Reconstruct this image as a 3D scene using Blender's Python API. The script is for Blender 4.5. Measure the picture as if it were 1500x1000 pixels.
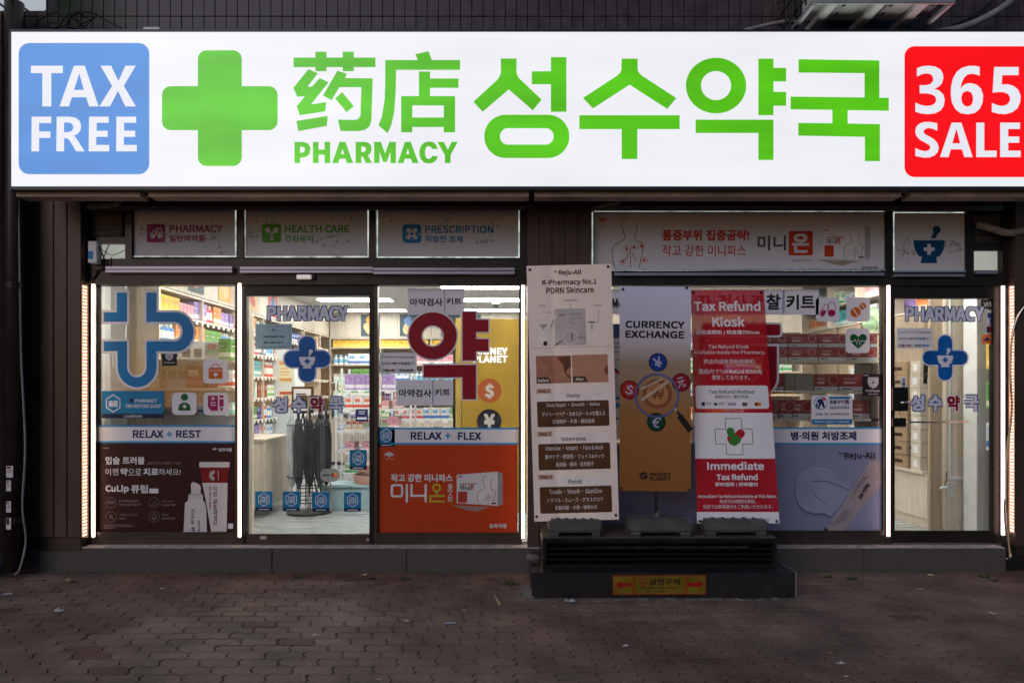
import bpy, bmesh, math, random
from mathutils import Vector, Matrix
random.seed(11)
SC = bpy.context.scene; COL = SC.collection
for o in list(bpy.data.objects): bpy.data.objects.remove(o)
R = math.radians
# ------------------------------------------------------------------ camera, sky, sun, exposure
# the shopfront glass is the plane Y = 0, X runs right along it, Z is up from the pavement (metres)
D, F, CX, HY, H = 6.29, 1050.0, 750.0, 572.0, 1.55
cam = bpy.data.cameras.new('camera'); co = bpy.data.objects.new('camera', cam); COL.objects.link(co)
co.location = (0, -D, H); co.rotation_euler = (R(90), 0, 0)
cam.sensor_width = 36; cam.lens = 36*F/1500; cam.shift_y = 72/1500; cam.clip_end = 2000
SC.camera = co
SUN_EL, SUN_AZ = 3, 205
wd = bpy.data.worlds.new('World'); SC.world = wd; wd.use_nodes = True
wn = wd.node_tree
sky = wn.nodes.new('ShaderNodeTexSky'); sky.sky_type = 'NISHITA'; sky.sun_disc = False
sky.sun_elevation = R(SUN_EL); sky.sun_rotation = R(SUN_AZ); sky.air_density = 1.0; sky.dust_density = 1.0; sky.ozone_density = 4.0
wn.links.new(sky.outputs[0], wn.nodes['Background'].inputs[0])
wn.nodes['Background'].inputs[1].default_value = 0.15
sl = bpy.data.lights.new('sun', 'SUN'); sl.energy = 0.95; sl.angle = R(40); sl.color = (.96, .92, 1.0)
so = bpy.data.objects.new('sun', sl); COL.objects.link(so)
so.rotation_euler = (R(60), 0, R(-30))
SC.view_settings.view_transform = 'Standard'; SC.view_settings.look = 'None'
SC.view_settings.exposure = 0.0; SC.view_settings.gamma = 1.0; SC.view_settings.use_curve_mapping = False
SC.cycles.use_denoising = True
SC.cycles.max_bounces = 8; SC.cycles.transparent_max_bounces = 24; SC.cycles.sample_clamp_indirect = 6

# ------------------------------------------------------------------ helpers
def P(x, y, Y):
    """the point of the plane at depth Y that the photograph shows at pixel x, y"""
    s = (D+Y)/F
    return Vector(((x-CX)*s, Y, H-(y-HY)*s))
def X_(x, Y): return (x-CX)*(D+Y)/F
def Z_(y, Y): return H-(y-HY)*(D+Y)/F
def lin(v):
    v /= 255.0
    return v/12.92 if v <= .04045 else ((v+.055)/1.055)**2.4
def rgb(*c): return tuple(lin(v) for v in c)
WLOC = {}
def thing(name, label, cat, loc=(0, 0, 0), group=None):
    o = bpy.data.objects.new(name, None); COL.objects.link(o); o.empty_display_size = .1
    o.location = loc; WLOC[o.name] = Vector(loc); o['label'] = label; o['category'] = cat
    if group: o['group'] = group
    return o
def tag(o, label=None, cat=None, group=None, kind=None):
    if label: o['label'] = label
    if cat: o['category'] = cat
    if group: o['group'] = group
    if kind: o['kind'] = kind
    return o
def link(name, me, parent=None):
    o = bpy.data.objects.new(name, me); COL.objects.link(o)
    if parent is not None:
        o.parent = parent; o.matrix_parent_inverse = Matrix.Translation(-WLOC.get(parent.name, Vector()))
    return o
class MB:
    def __init__(s): s.v = []; s.f = []; s.m = []
    def face(s, pts, m=0):
        i = len(s.v); s.v += [tuple(p) for p in pts]; s.f.append(tuple(range(i, i+len(pts)))); s.m.append(m); return s
    def box(s, x0, x1, y0, y1, z0, z1, m=0):
        i = len(s.v)
        s.v += [(x0,y0,z0),(x1,y0,z0),(x1,y1,z0),(x0,y1,z0),(x0,y0,z1),(x1,y0,z1),(x1,y1,z1),(x0,y1,z1)]
        for q in ((0,3,2,1),(4,5,6,7),(0,1,5,4),(1,2,6,5),(2,3,7,6),(3,0,4,7)):
            s.f.append(tuple(i+k for k in q)); s.m.append(m)
        return s
    def pbox(s, x0, y0, x1, y1, Yf, Yb, m=0):
        a, b = P(x0, y0, Yf), P(x1, y1, Yf)
        return s.box(a.x, b.x, Yf, Yb, b.z, a.z, m)
    def obox(s, c, sx, sy, sz, rz=0, m=0, rx=0):
        M_ = Matrix.Translation(c) @ Matrix.Rotation(rz, 4, 'Z') @ Matrix.Rotation(rx, 4, 'X')
        t = MB().box(-sx/2, sx/2, -sy/2, sy/2, -sz/2, sz/2)
        i = len(s.v); s.v += [tuple(M_ @ Vector(p)) for p in t.v]
        s.f += [tuple(i+k for k in q) for q in t.f]; s.m += [m]*6
        return s
    def tube(s, pts, r, n=8, m=0, caps=True):
        pts = [Vector(p) for p in pts]; rs = r if isinstance(r, (list, tuple)) else [r]*len(pts)
        base = len(s.v); up = None
        for k, p in enumerate(pts):
            t = (pts[min(k+1, len(pts)-1)]-pts[max(k-1, 0)]).normalized()
            if up is None: up = Vector((0, 0, 1)) if abs(t.z) < .9 else Vector((1, 0, 0))
            a = t.cross(up).normalized(); b = a.cross(t).normalized(); up = b
            for j in range(n):
                an = 2*math.pi*j/n; s.v.append(tuple(p+a*math.cos(an)*rs[k]+b*math.sin(an)*rs[k]))
        for k in range(len(pts)-1):
            for j in range(n):
                s.f.append((base+k*n+j, base+k*n+(j+1) % n, base+(k+1)*n+(j+1) % n, base+(k+1)*n+j)); s.m.append(m)
        if caps:
            s.f.append(tuple(base+j for j in range(n))[::-1]); s.m.append(m)
            s.f.append(tuple(base+(len(pts)-1)*n+j for j in range(n))); s.m.append(m)
        return s
    def lathe(s, prof, c=(0, 0, 0), n=16, m=0):
        return s.tube([(c[0], c[1], c[2]+z) for r, z in prof], [max(r, 1e-4) for r, z in prof], n, m)
    def build(s, name, mats, parent=None, bevel=0, smooth=False):
        me = bpy.data.meshes.new(name); me.from_pydata(s.v, [], s.f)
        mats = mats if isinstance(mats, (list, tuple)) else [mats]
        for m in mats: me.materials.append(m)
        for p, m in zip(me.polygons, s.m): p.material_index = m; p.use_smooth = smooth
        bm = bmesh.new(); bm.from_mesh(me); bmesh.ops.recalc_face_normals(bm, faces=bm.faces)
        if bevel: bmesh.ops.bevel(bm, geom=list(bm.edges), offset=bevel, segments=2, affect='EDGES', clamp_overlap=True)
        bm.to_mesh(me); bm.free(); me.update()
        return link(name, me, parent)
def spline(pts, n=6):
    pts = [Vector(p) for p in pts]; out = []
    for i in range(len(pts)-1):
        p0, p1, p2, p3 = pts[max(i-1, 0)], pts[i], pts[i+1], pts[min(i+2, len(pts)-1)]
        for k in range(n):
            t = k/n
            out.append(.5*((2*p1)+(-p0+p2)*t+(2*p0-5*p1+4*p2-p3)*t*t+(-p0+3*p1-3*p2+p3)*t**3))
    return out+[pts[-1]]
# ---- flat print: everything drawn in the photograph's pixels and laid on a real surface by mp(px, py, lift)
def plane(Y): return lambda x, y, l: P(x, y, Y-l)
try: INTER = bpy.data.fonts.load(bpy.utils.system_resource('DATAFILES')+'/fonts/Noto Sans CJK Regular.woff2')
except Exception: INTER = None
def rr_loop(x0, y0, x1, y1, r, n=6):
    if r <= 0: return [(x0, y0), (x1, y0), (x1, y1), (x0, y1)]
    out = []
    for cx, cy, a in ((x1-r, y0+r, -90), (x1-r, y1-r, 0), (x0+r, y1-r, 90), (x0+r, y0+r, 180)):
        for k in range(n+1):
            t = R(a+90*k/n); out.append((cx+r*math.cos(t), cy+r*math.sin(t)))
    return out
def circ_loop(cx, cy, rx, ry=None, n=28):
    ry = ry or rx
    return [(cx+rx*math.cos(2*math.pi*k/n), cy+ry*math.sin(2*math.pi*k/n)) for k in range(n)]
def grow(loop, d):
    a = sum(p[0]*q[1]-q[0]*p[1] for p, q in zip(loop, loop[1:]+loop[:1]))
    if a < 0: loop = loop[::-1]
    n = len(loop); out = []
    for i in range(n):
        p, q, r_ = loop[i-1], loop[i], loop[(i+1) % n]
        def nrm(a_, b_):
            dx, dy = b_[0]-a_[0], b_[1]-a_[1]; L = math.hypot(dx, dy) or 1; return dy/L, -dx/L
        n1, n2 = nrm(p, q), nrm(q, r_)
        bx, by = n1[0]+n2[0], n1[1]+n2[1]; k = 1+n1[0]*n2[0]+n1[1]*n2[1]
        k = max(k, .35)
        out.append((q[0]+d*bx/k, q[1]+d*by/k))
    return out
def cross_loop(cx, cy, w, h, t, r):
    """a plus sign with rounded ends"""
    a, b, q = w/2, h/2, t/2; out = []
    def arc(x, y, a0):
        for k in range(6): an = R(a0+18*k); out.append((x+r*math.cos(an), y+r*math.sin(an)))
    arc(cx+q-r, cy-b+r, -90); out.append((cx+q, cy-q)); arc(cx+a-r, cy-q+r, -90); arc(cx+a-r, cy+q-r, 0); out.append((cx+q, cy+q))
    arc(cx+q-r, cy+b-r, 0); arc(cx-q+r, cy+b-r, 90); out.append((cx-q, cy+q)); arc(cx-a+r, cy+q-r, 90); arc(cx-a+r, cy-q+r, 180); out.append((cx-q, cy-q))
    arc(cx-q+r, cy-b+r, 180)
    return out
TXT = {}
def text_mesh(body, off=0.0):
    k = (body, off)
    if k not in TXT:
        c = bpy.data.curves.new('t', 'FONT'); c.body = body; c.resolution_u = 3; c.offset = off
        if INTER and all(ord(ch) < 0x250 for ch in body): c.font = INTER
        o = bpy.data.objects.new('t', c); me = bpy.data.meshes.new_from_object(o)
        v = [(q.co.x, q.co.y) for q in me.vertices]; f = [tuple(p.vertices) for p in me.polygons]
        bpy.data.objects.remove(o); bpy.data.curves.remove(c); bpy.data.meshes.remove(me)
        TXT[k] = (v, f)
    return TXT[k]
class Flat:
    def __init__(s, mp, z=(0, 0, 1), lay=.001): s.mp = mp; s.z = z; s.lay = lay; s.v = []; s.f = []; s.n = 0
    def c(s, x, y): return (s.z[0]+x/s.z[2], s.z[1]+y/s.z[2])
    def put(s, pts, faces):
        l = s.lay+s.n*1.5e-4; s.n += 1; i = len(s.v)
        step = getattr(s.mp, 'step', 0)
        if step:
            bm = bmesh.new(); vs = [bm.verts.new((x, y, 0)) for x, y in pts]
            for q in faces:
                try: bm.faces.new([vs[k] for k in q])
                except ValueError: pass
            a, b = min(p[0] for p in pts), max(p[0] for p in pts)
            if b-a > step*.5:
                bmesh.ops.triangulate(bm, faces=bm.faces)
                k = math.ceil(a/step)
                while k*step < b:
                    bmesh.ops.bisect_plane(bm, geom=bm.verts[:]+bm.edges[:]+bm.faces[:], plane_co=(k*step, 0, 0), plane_no=(1, 0, 0), dist=1e-5); k += 1
            bm.verts.index_update(); pts = [(v.co.x, v.co.y) for v in bm.verts]; faces = [tuple(v.index for v in f.verts) for f in bm.faces]; bm.free()
        s.v += [tuple(s.mp(x, y, l)) for x, y in pts]; s.f += [tuple(i+k for k in q) for q in faces]
    def p(s, *loops):
        loops = [[s.c(*q) for q in lp] for lp in loops]
        if len(loops) == 1: s.put(loops[0], [tuple(range(len(loops[0])))]); return s
        c = bpy.data.curves.new('t', 'CURVE'); c.dimensions = '2D'; c.fill_mode = 'BOTH'
        for lp in loops:
            sp = c.splines.new('POLY'); sp.points.add(len(lp)-1); sp.use_cyclic_u = True
            for q, w in zip(lp, sp.points): w.co = (q[0], -q[1], 0, 1)
        o = bpy.data.objects.new('t', c); me = bpy.data.meshes.new_from_object(o)
        s.put([(q.co.x, -q.co.y) for q in me.vertices], [tuple(q.vertices) for q in me.polygons])
        bpy.data.objects.remove(o); bpy.data.curves.remove(c); bpy.data.meshes.remove(me)
        return s
    def r(s, x0, y0, x1, y1, rad=0): return s.p(rr_loop(x0, y0, x1, y1, rad))
    def o(s, cx, cy, rx, ry=None): return s.p(circ_loop(cx, cy, rx, ry))
    def ring(s, cx, cy, r, w): return s.p(circ_loop(cx, cy, r), circ_loop(cx, cy, r-w))
    def frame(s, x0, y0, x1, y1, w, rad=0): return s.p(rr_loop(x0, y0, x1, y1, rad), rr_loop(x0+w, y0+w, x1-w, y1-w, max(rad-w, 0)))
    def loop(s, pts, w): return s.p(grow(pts, w/2), grow(pts, -w/2))
    def l(s, pts, w):
        pts = [Vector(q).to_2d() if len(q) > 2 else Vector(q) for q in pts]; a = []; b = []
        for k, q in enumerate(pts):
            t = (pts[min(k+1, len(pts)-1)]-pts[max(k-1, 0)]); t = t.normalized() if t.length else Vector((1, 0))
            n = Vector((-t.y, t.x))*w/2; a.append(s.c(*(q+n))); b.append(s.c(*(q-n)))
        n = len(pts); s.put(a+b, [(k, k+1, n+k+1, n+k) for k in range(n-1)]); return s
    def t(s, body, x0, y0, x1, y1, bold=0, rot=0, off=0.0, spread=0):
        """body fitted to the box; bold = stroke growth as a share of the height; rot in degrees"""
        (ax, ay), (bx, by) = s.c(x0, y0), s.c(x1, y1)
        bold = bold*(.62 if any(ord(q) > 0x2000 for q in body) else 1)+off/.73
        v, f = text_mesh(body)
        if not v: return s
        mx0, mx1 = min(q[0] for q in v), max(q[0] for q in v); my0, my1 = min(q[1] for q in v), max(q[1] for q in v)
        w, h = bx-ax, by-ay
        cx, cy = (ax+bx)/2, (ay+by)/2
        if abs(rot) == 90: w, h = h, w
        g = bold*h
        sx, sy = (w-2*g)/max(mx1-mx0, 1e-6), (h-2*g)/max(my1-my0, 1e-6)
        ca, sa = math.cos(R(rot)), math.sin(R(rot))
        ks = [(0, 0)]
        if g: ks = [(-g, -g), (0, -g), (g, -g), (g, 0), (g, g), (0, g), (-g, g), (-g, 0), (0, 0)]
        for gx, gy in ks:
            pts = []
            for qx, qy in v:
                lx, ly = (qx-(mx0+mx1)/2)*sx+gx, -(qy-(my0+my1)/2)*sy+gy
                pts.append((cx+lx*ca-ly*sa, cy+lx*sa+ly*ca))
            s.put(pts, f)
            s.n -= .7
        s.n += 1
        return s
    def build(s, name, mat, parent=None):
        me = bpy.data.meshes.new(name); me.from_pydata(s.v, [], s.f); me.materials.append(mat); me.update()
        return link(name, me, parent)
def dec(par, name, mat, mp, z, ops, lay=.001):
    """one printed layer: ops are (method, args...)"""
    fl = Flat(mp, z, lay)
    for op in ops: getattr(fl, op[0])(*op[1:])
    return fl.build(name, mat, par)
def sheet(par, name, mat, mp, loop, z=(0, 0, 1), th=.0015):
    """a thin panel of real thickness with the given outline"""
    pts = [(z[0]+x/z[2], z[1]+y/z[2]) for x, y in loop]; n = len(pts)
    v = [tuple(mp(x, y, 0)) for x, y in pts]+[tuple(mp(x, y, -th)) for x, y in pts]
    f = [tuple(range(n)), tuple(range(2*n-1, n-1, -1))]+[(k, (k+1) % n, n+(k+1) % n, n+k) for k in range(n)]
    me = bpy.data.meshes.new(name); me.from_pydata(v, [], f); me.materials.append(mat); me.update()
    bm = bmesh.new(); bm.from_mesh(me); bmesh.ops.recalc_face_normals(bm, faces=bm.faces); bm.to_mesh(me); bm.free()
    return link(name, me, par)

# ------------------------------------------------------------------ materials
MATS = {}
def M(name, col, rough=.55, metal=0, var=.1, vs=6, bump=0, bs=60, emit=0, evar=0, alpha=1, spec=.22, stretch=None, trans=0):
    if name in MATS: return MATS[name]
    m = bpy.data.materials.new(name); m.use_nodes = True; nt = m.node_tree; N = nt.nodes; L = nt.links
    b = N['Principled BSDF']
    tc = N.new('ShaderNodeTexCoord'); mpn = N.new('ShaderNodeMapping'); L.new(tc.outputs['Object'], mpn.inputs[0])
    if stretch: mpn.inputs['Scale'].default_value = stretch
    ns = N.new('ShaderNodeTexNoise'); ns.inputs['Scale'].default_value = vs; ns.inputs['Detail'].default_value = 5
    L.new(mpn.outputs[0], ns.inputs[0])
    mr = N.new('ShaderNodeMapRange'); mr.inputs[1].default_value = .3; mr.inputs[2].default_value = .7
    mr.inputs[3].default_value = 1-var; mr.inputs[4].default_value = 1+var; L.new(ns.outputs['Fac'], mr.inputs[0])
    mx = N.new('ShaderNodeVectorMath'); mx.operation = 'SCALE'; mx.inputs[0].default_value = col; L.new(mr.outputs[0], mx.inputs['Scale'])
    b.inputs['Roughness'].default_value = rough; b.inputs['Metallic'].default_value = metal
    b.inputs['Specular IOR Level'].default_value = spec
    if emit:
        b.inputs['Base Color'].default_value = (0.02, .02, .02, 1)
        L.new(mx.outputs[0], b.inputs['Emission Color']); b.inputs['Emission Strength'].default_value = emit
    else: L.new(mx.outputs[0], b.inputs['Base Color'])
    rv = N.new('ShaderNodeMapRange'); rv.inputs[3].default_value = max(rough-.12, .02); rv.inputs[4].default_value = min(rough+.12, 1)
    L.new(ns.outputs['Fac'], rv.inputs[0]); L.new(rv.outputs[0], b.inputs['Roughness'])
    if bump:
        n2 = N.new('ShaderNodeTexNoise'); n2.inputs['Scale'].default_value = bs; n2.inputs['Detail'].default_value = 6; L.new(mpn.outputs[0], n2.inputs[0])
        bp = N.new('ShaderNodeBump'); bp.inputs['Strength'].default_value = bump; bp.inputs['Distance'].default_value = .004
        L.new(n2.outputs['Fac'], bp.inputs['Height']); L.new(bp.outputs[0], b.inputs['Normal'])
    if trans:
        t = N.new('ShaderNodeBsdfTransparent'); mix = N.new('ShaderNodeMixShader'); mix.inputs[0].default_value = trans
        L.new(b.outputs[0], mix.inputs[1]); L.new(t.outputs[0], mix.inputs[2]); L.new(mix.outputs[0], N['Material Output'].inputs[0])
    MATS[name] = m; return m
def glass_mat():
    m = bpy.data.materials.new('window_glass'); m.use_nodes = True; nt = m.node_tree; N = nt.nodes; L = nt.links; N.clear()
    out = N.new('ShaderNodeOutputMaterial'); mix = N.new('ShaderNodeMixShader'); t = N.new('ShaderNodeBsdfTransparent')
    g = N.new('ShaderNodeBsdfGlossy'); g.inputs['Roughness'].default_value = .015
    t.inputs[0].default_value = (.94, .96, .95, 1)
    fr = N.new('ShaderNodeFresnel'); fr.inputs[0].default_value = 1.4
    tc = N.new('ShaderNodeTexCoord'); ns = N.new('ShaderNodeTexNoise'); ns.inputs['Scale'].default_value = 1.1; L.new(tc.outputs['Object'], ns.inputs[0])
    bp = N.new('ShaderNodeBump'); bp.inputs['Strength'].default_value = .04; L.new(ns.outputs['Fac'], bp.inputs['Height']); L.new(bp.outputs[0], g.inputs['Normal'])
    ns2 = N.new('ShaderNodeTexNoise'); ns2.inputs['Scale'].default_value = 5; ns2.inputs['Detail'].default_value = 6; ns2.inputs['Distortion'].default_value = 1.5; L.new(tc.outputs['Object'], ns2.inputs[0])
    sm = N.new('ShaderNodeMapRange'); sm.inputs[1].default_value = .45; sm.inputs[2].default_value = .8; sm.inputs[3].default_value = .008; sm.inputs[4].default_value = .07; L.new(ns2.outputs['Fac'], sm.inputs[0])
    df = N.new('ShaderNodeBsdfDiffuse'); df.inputs[0].default_value = (.6, .6, .6, 1); m2_ = N.new('ShaderNodeMixShader')
    L.new(sm.outputs[0], m2_.inputs[0]); L.new(t.outputs[0], m2_.inputs[1]); L.new(df.outputs[0], m2_.inputs[2])
    L.new(fr.outputs[0], mix.inputs[0]); L.new(m2_.outputs[0], mix.inputs[1]); L.new(g.outputs[0], mix.inputs[2]); L.new(mix.outputs[0], out.inputs[0])
    return m
GLASS = glass_mat()
def wood_mat(name, c1, c2, rough=.5):
    m = bpy.data.materials.new(name); m.use_nodes = True; nt = m.node_tree; N = nt.nodes; L = nt.links; b = N['Principled BSDF']
    tc = N.new('ShaderNodeTexCoord'); mp = N.new('ShaderNodeMapping'); mp.inputs['Scale'].default_value = (22, 22, 1.2); L.new(tc.outputs['Object'], mp.inputs[0])
    ns = N.new('ShaderNodeTexNoise'); ns.inputs['Scale'].default_value = 1.5; ns.inputs['Detail'].default_value = 8; L.new(mp.outputs[0], ns.inputs[0])
    cr = N.new('ShaderNodeValToRGB'); cr.color_ramp.elements[0].position = .3; cr.color_ramp.elements[1].position = .7
    cr.color_ramp.elements[0].color = (*c1, 1); cr.color_ramp.elements[1].color = (*c2, 1)
    L.new(ns.outputs['Fac'], cr.inputs[0]); L.new(cr.outputs[0], b.inputs['Base Color']); b.inputs['Roughness'].default_value = rough
    return m
WOOD = wood_mat('pale_oak_laminate', (.50, .41, .32), (.62, .53, .43))
WOODD = wood_mat('tan_oak_laminate', (.30, .215, .14), (.40, .30, .205))
WOODG = wood_mat('grey_oak_laminate', (.36, .31, .26), (.46, .40, .33))
DARK = M('dark_bronze_metal', (.030, .025, .023), .32, .5, .25, 3)
DARKF = M('dark_bronze_frame', (.066, .052, .044), .38, .55, .2, 4)
BLACK = M('black_frame', (.012, .012, .013), .35, .2, .2, 4)
CLAD = M('brown_panel_cladding', (.066, .046, .037), .45, .3, .28, 3, .15, 25, stretch=(1, 1, .35))
GRAN = M('grey_granite', (.080, .070, .064), .75, 0, .45, 160, .35, 180)
ALU = M('brushed_aluminium', (.55, .55, .58), .3, .9, .1, 12)
STEEL = M('stainless_steel', (.62, .58, .52), .22, 1, .1, 10)
WHITEP = M('white_painted_metal', (.62, .63, .64), .4, 0, .06, 5)
PLAST = M('dark_grey_plastic', (.085, .083, .082), .5, 0, .25, 9, .15, 90)
CABLE = M('grey_conduit', (.22, .22, .24), .5, 0, .2, 12)
BCAB = M('black_cable', (.015, .015, .017), .5, 0, .2, 12)
VINW = M('white_vinyl', (.66, .65, .68), .4, 0, .05, 5)
VINN = M('navy_vinyl', rgb(22, 24, 80), .4)
VINB = M('blue_vinyl', rgb(0, 112, 172), .4, var=.12, vs=3)
VINC = M('cyan_vinyl', rgb(45, 140, 190), .4)
INK = M('black_ink', (.012, .011, .012), .5)
GREYI = M('grey_ink', (.16, .16, .17), .5)
# ================================================================== SETTING
# base ground reaching the horizon, then the wavy interlocking pavers laid on it
def paver_mat():
    m = bpy.data.materials.new('worn_interlocking_pavers'); m.use_nodes = True; nt = m.node_tree; N = nt.nodes; L = nt.links; b = N['Principled BSDF']
    at = N.new('ShaderNodeAttribute'); at.attribute_name = 'stone'
    tc = N.new('ShaderNodeTexCoord'); n1 = N.new('ShaderNodeTexNoise'); n1.inputs['Scale'].default_value = 2.2; n1.inputs['Detail'].default_value = 7; L.new(tc.outputs['Object'], n1.inputs[0])
    n2 = N.new('ShaderNodeTexNoise'); n2.inputs['Scale'].default_value = 140; n2.inputs['Detail'].default_value = 3; L.new(tc.outputs['Object'], n2.inputs[0])
    r1 = N.new('ShaderNodeMapRange'); r1.inputs[1].default_value = .3; r1.inputs[2].default_value = .7; r1.inputs[3].default_value = .52; r1.inputs[4].default_value = 1.3; L.new(n1.outputs['Fac'], r1.inputs[0])
    r2 = N.new('ShaderNodeMapRange'); r2.inputs[1].default_value = .25; r2.inputs[2].default_value = .75; r2.inputs[3].default_value = .6; r2.inputs[4].default_value = 1.4; L.new(n2.outputs['Fac'], r2.inputs[0])
    mm = N.new('ShaderNodeMath'); mm.operation = 'MULTIPLY'; L.new(r1.outputs[0], mm.inputs[0]); L.new(r2.outputs[0], mm.inputs[1])
    vm = N.new('ShaderNodeVectorMath'); vm.operation = 'SCALE'; L.new(at.outputs['Color'], vm.inputs[0]); L.new(mm.outputs[0], vm.inputs['Scale'])
    vo = N.new('ShaderNodeTexVoronoi'); vo.inputs['Scale'].default_value = 55; L.new(tc.outputs['Object'], vo.inputs[0])
    ls = N.new('ShaderNodeMath'); ls.operation = 'LESS_THAN'; ls.inputs[1].default_value = .12; L.new(vo.outputs['Distance'], ls.inputs[0])
    mxs = N.new('ShaderNodeMix'); mxs.data_type = 'RGBA'; L.new(ls.outputs[0], mxs.inputs[0]); L.new(vm.outputs[0], mxs.inputs[6]); mxs.inputs[7].default_value = (.36, .33, .30, 1)
    L.new(mxs.outputs[2], b.inputs['Base Color']); b.inputs['Roughness'].default_value = .78
    bp = N.new('ShaderNodeBump'); bp.inputs['Strength'].default_value = .5; bp.inputs['Distance'].default_value = .003; L.new(n2.outputs['Fac'], bp.inputs['Height']); L.new(bp.outputs[0], b.inputs['Normal'])
    return m
GROUND = M('dirty_joint_sand', (.016, .013, .012), .9, 0, .4, 30, .5, 80)
tag(MB().face([(-60, -60, -.006), (60, -60, -.006), (60, 12, -.006), (-60, 12, -.006)]).build('ground', GROUND), kind='structure')
ROADM = M('asphalt', (.05, .05, .052), .85, 0, .2, 3, .4, 90)
tag(MB().face([(-60, -60, .0), (60, -60, .0), (60, -8.2, .0), (-60, -8.2, .0)]).build('road', ROADM), kind='structure')
from mathutils import noise as mnoise
def build_pavers():
    bm = bmesh.new(); lay = bm.loops.layers.float_color.new('stone')
    PL, PW, gap = .225, .1125, .0036
    ca, sa = math.cos(R(.5)), math.sin(R(.5))
    def wave(u, v, fv):
        x = u+.013*math.sin(2*math.pi*fv); y = v+.0085*math.sin(2*math.pi*x/PW)+.002*math.sin(9*x)
        return x, y
    for row in range(-72, 2):
        for k in range(-42, 42):
            u0 = k*PL+(PL/2 if row % 2 else 0); v0 = row*PW
            if not (-8.6 < u0 < 8.6): continue
            fw = D+v0
            if v0 > -3.4 and abs(u0) > (abs(fw)*.75+2.0): continue
            h = random.gauss(0, .0012); tx, ty = random.gauss(0, .006), random.gauss(0, .008)
            loop = []
            def add(u, v, fv): loop.append(wave(u, v, fv))
            n = 6
            for i in range(n): add(u0+gap+(PL-2*gap)*i/n, v0+gap, .03)
            for i in range(4): add(u0+PL-gap, v0+gap+(PW-2*gap)*i/4, .03+.94*i/4)
            for i in range(n): add(u0+PL-gap-(PL-2*gap)*i/n, v0+PW-gap, .97)
            for i in range(4): add(u0+gap, v0+PW-gap-(PW-2*gap)*i/4, .97-.94*i/4)
            cx, cy = u0+PL/2, v0+PW/2
            def T(x, y, z, q=1.0):
                x, y = cx+(x-cx)*q, cy+(y-cy)*q
                z = z+h+(x-cx)*tx+(y-cy)*ty
                return (x*ca-y*sa, x*sa+y*ca, z)
            top = [bm.verts.new(T(x, y, .002, .965)) for x, y in loop]
            mid = [bm.verts.new(T(x, y, -.001)) for x, y in loop]
            low = [bm.verts.new(T(x, y, -.012)) for x, y in loop]
            red = mnoise.noise((cx*.55+3, cy*.8+9, 1.3)); red = max(0, min(1, .34+red*1.3+random.gauss(0, .12)))
            if random.random() < .02: red = 1.15
            if cy > -.75: red = min(1, red+.22)
            br = 1+random.gauss(0, .075)
            col = tuple((a*(1-red)+b_*red)*br for a, b_ in zip((.174, .122, .092), (.132, .070, .050)))
            nn = len(loop); fs = [bm.faces.new(top)]
            for i in range(nn):
                j = (i+1) % nn
                fs.append(bm.faces.new((mid[i], mid[j], top[j], top[i]))); fs.append(bm.faces.new((low[i], low[j], mid[j], mid[i])))
            for f in fs:
                for lp in f.loops: lp[lay] = (*col, 1)
    me = bpy.data.meshes.new('pavement'); bm.to_mesh(me); bm.free(); me.materials.append(paver_mat())
    return tag(link('pavement', me), kind='structure')
build_pavers()
# ------------------------------------------------------------------ the shop building
bd = thing('shop_building', 'dark tiled shop building with glazed front under the long lit signboard', 'building', (0, 0, 0))
TILE = M('dark_purple_tile', (.062, .050, .056), .35, 0, .3, 9, .08, 40)
TILEB = M('dark_brown_tile', (.060, .044, .038), .4, 0, .3, 9, .08, 40)
GROUT = M('black_grout', (.010, .009, .010), .9)
def tiles(name, x0, x1, rows, w, yf, mat, grout=True):
    b = MB(); g = .006
    n = int((x1-x0)/w)
    for za, zb in rows:
        for i in range(n):
            dz = random.gauss(0, .0008)
            b.box(x0+i*w+g/2, x0+(i+1)*w-g/2, yf+dz, yf+.02, za+g/2, zb-g/2)
    o = b.build(name, mat, bd, bevel=.0015)
    return o
YU = -.15
MB().box(-4.45, 8.6, YU+.012, 7.4, 3.2, 6.0).build('upper_wall', GROUT, bd)
zj = Z_(25, YU)
tiles('wall_tile_facing', -4.45, 8.6, [(zj-.228, zj), (zj, zj+.228), (zj+.228, zj+.456), (zj+.456, zj+.684)], .0955, YU-.008, TILE)
MB().pbox(120, 277, 1490, 306, -.06, .1).build('lintel_wall', GROUT, bd)
zl = Z_(306, -.07)
tiles('lintel_tile_facing', X_(120, -.07), X_(1490, -.07), [(zl, zl+.06), (zl+.06, zl+.12), (zl+.12, zl+.18)], .2, -.075, TILEB)
MB().pbox(110, 302, 770, 307, -.10, -.07).pbox(862, 302, 1470, 308, -.10, -.07).build('lintel_strip', M('tan_metal', (.20, .16, .13), .5, .2), bd)
# ribbed pillars
def pillar(x0, x1, y0, y1, grooves, yb=.12):
    b = MB(); es = [x0]+grooves+[x1]
    for a, c in zip(es, es[1:]): b.pbox(a+.9, y0, c-.9, y1, YU, YU+.02)
    b.pbox(x0+.5, y0, x1-.5, y1+.5, YU+.012, yb)
    return b.build('pillar', CLAD, bd, bevel=.002)
MB().box(-6.0, X_(27, -.1), -.09, 1.0, -.02, 3.6).build('side_wall', DARK, bd)
pillar(27, 119, 284, 786, [58, 78.5, 98])
pillar(772, 866, 284, 800, [790, 809, 828, 847])
pillar(1487, 2200, 284, 800, [1506+20*k for k in range(34)])
for q_ in ((45, 787, 118, 806), (1489, 797, 2195, 812)): MB().pbox(*q_, -.13, .1).build('pillar_base', DARKF, bd, bevel=.003)
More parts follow.
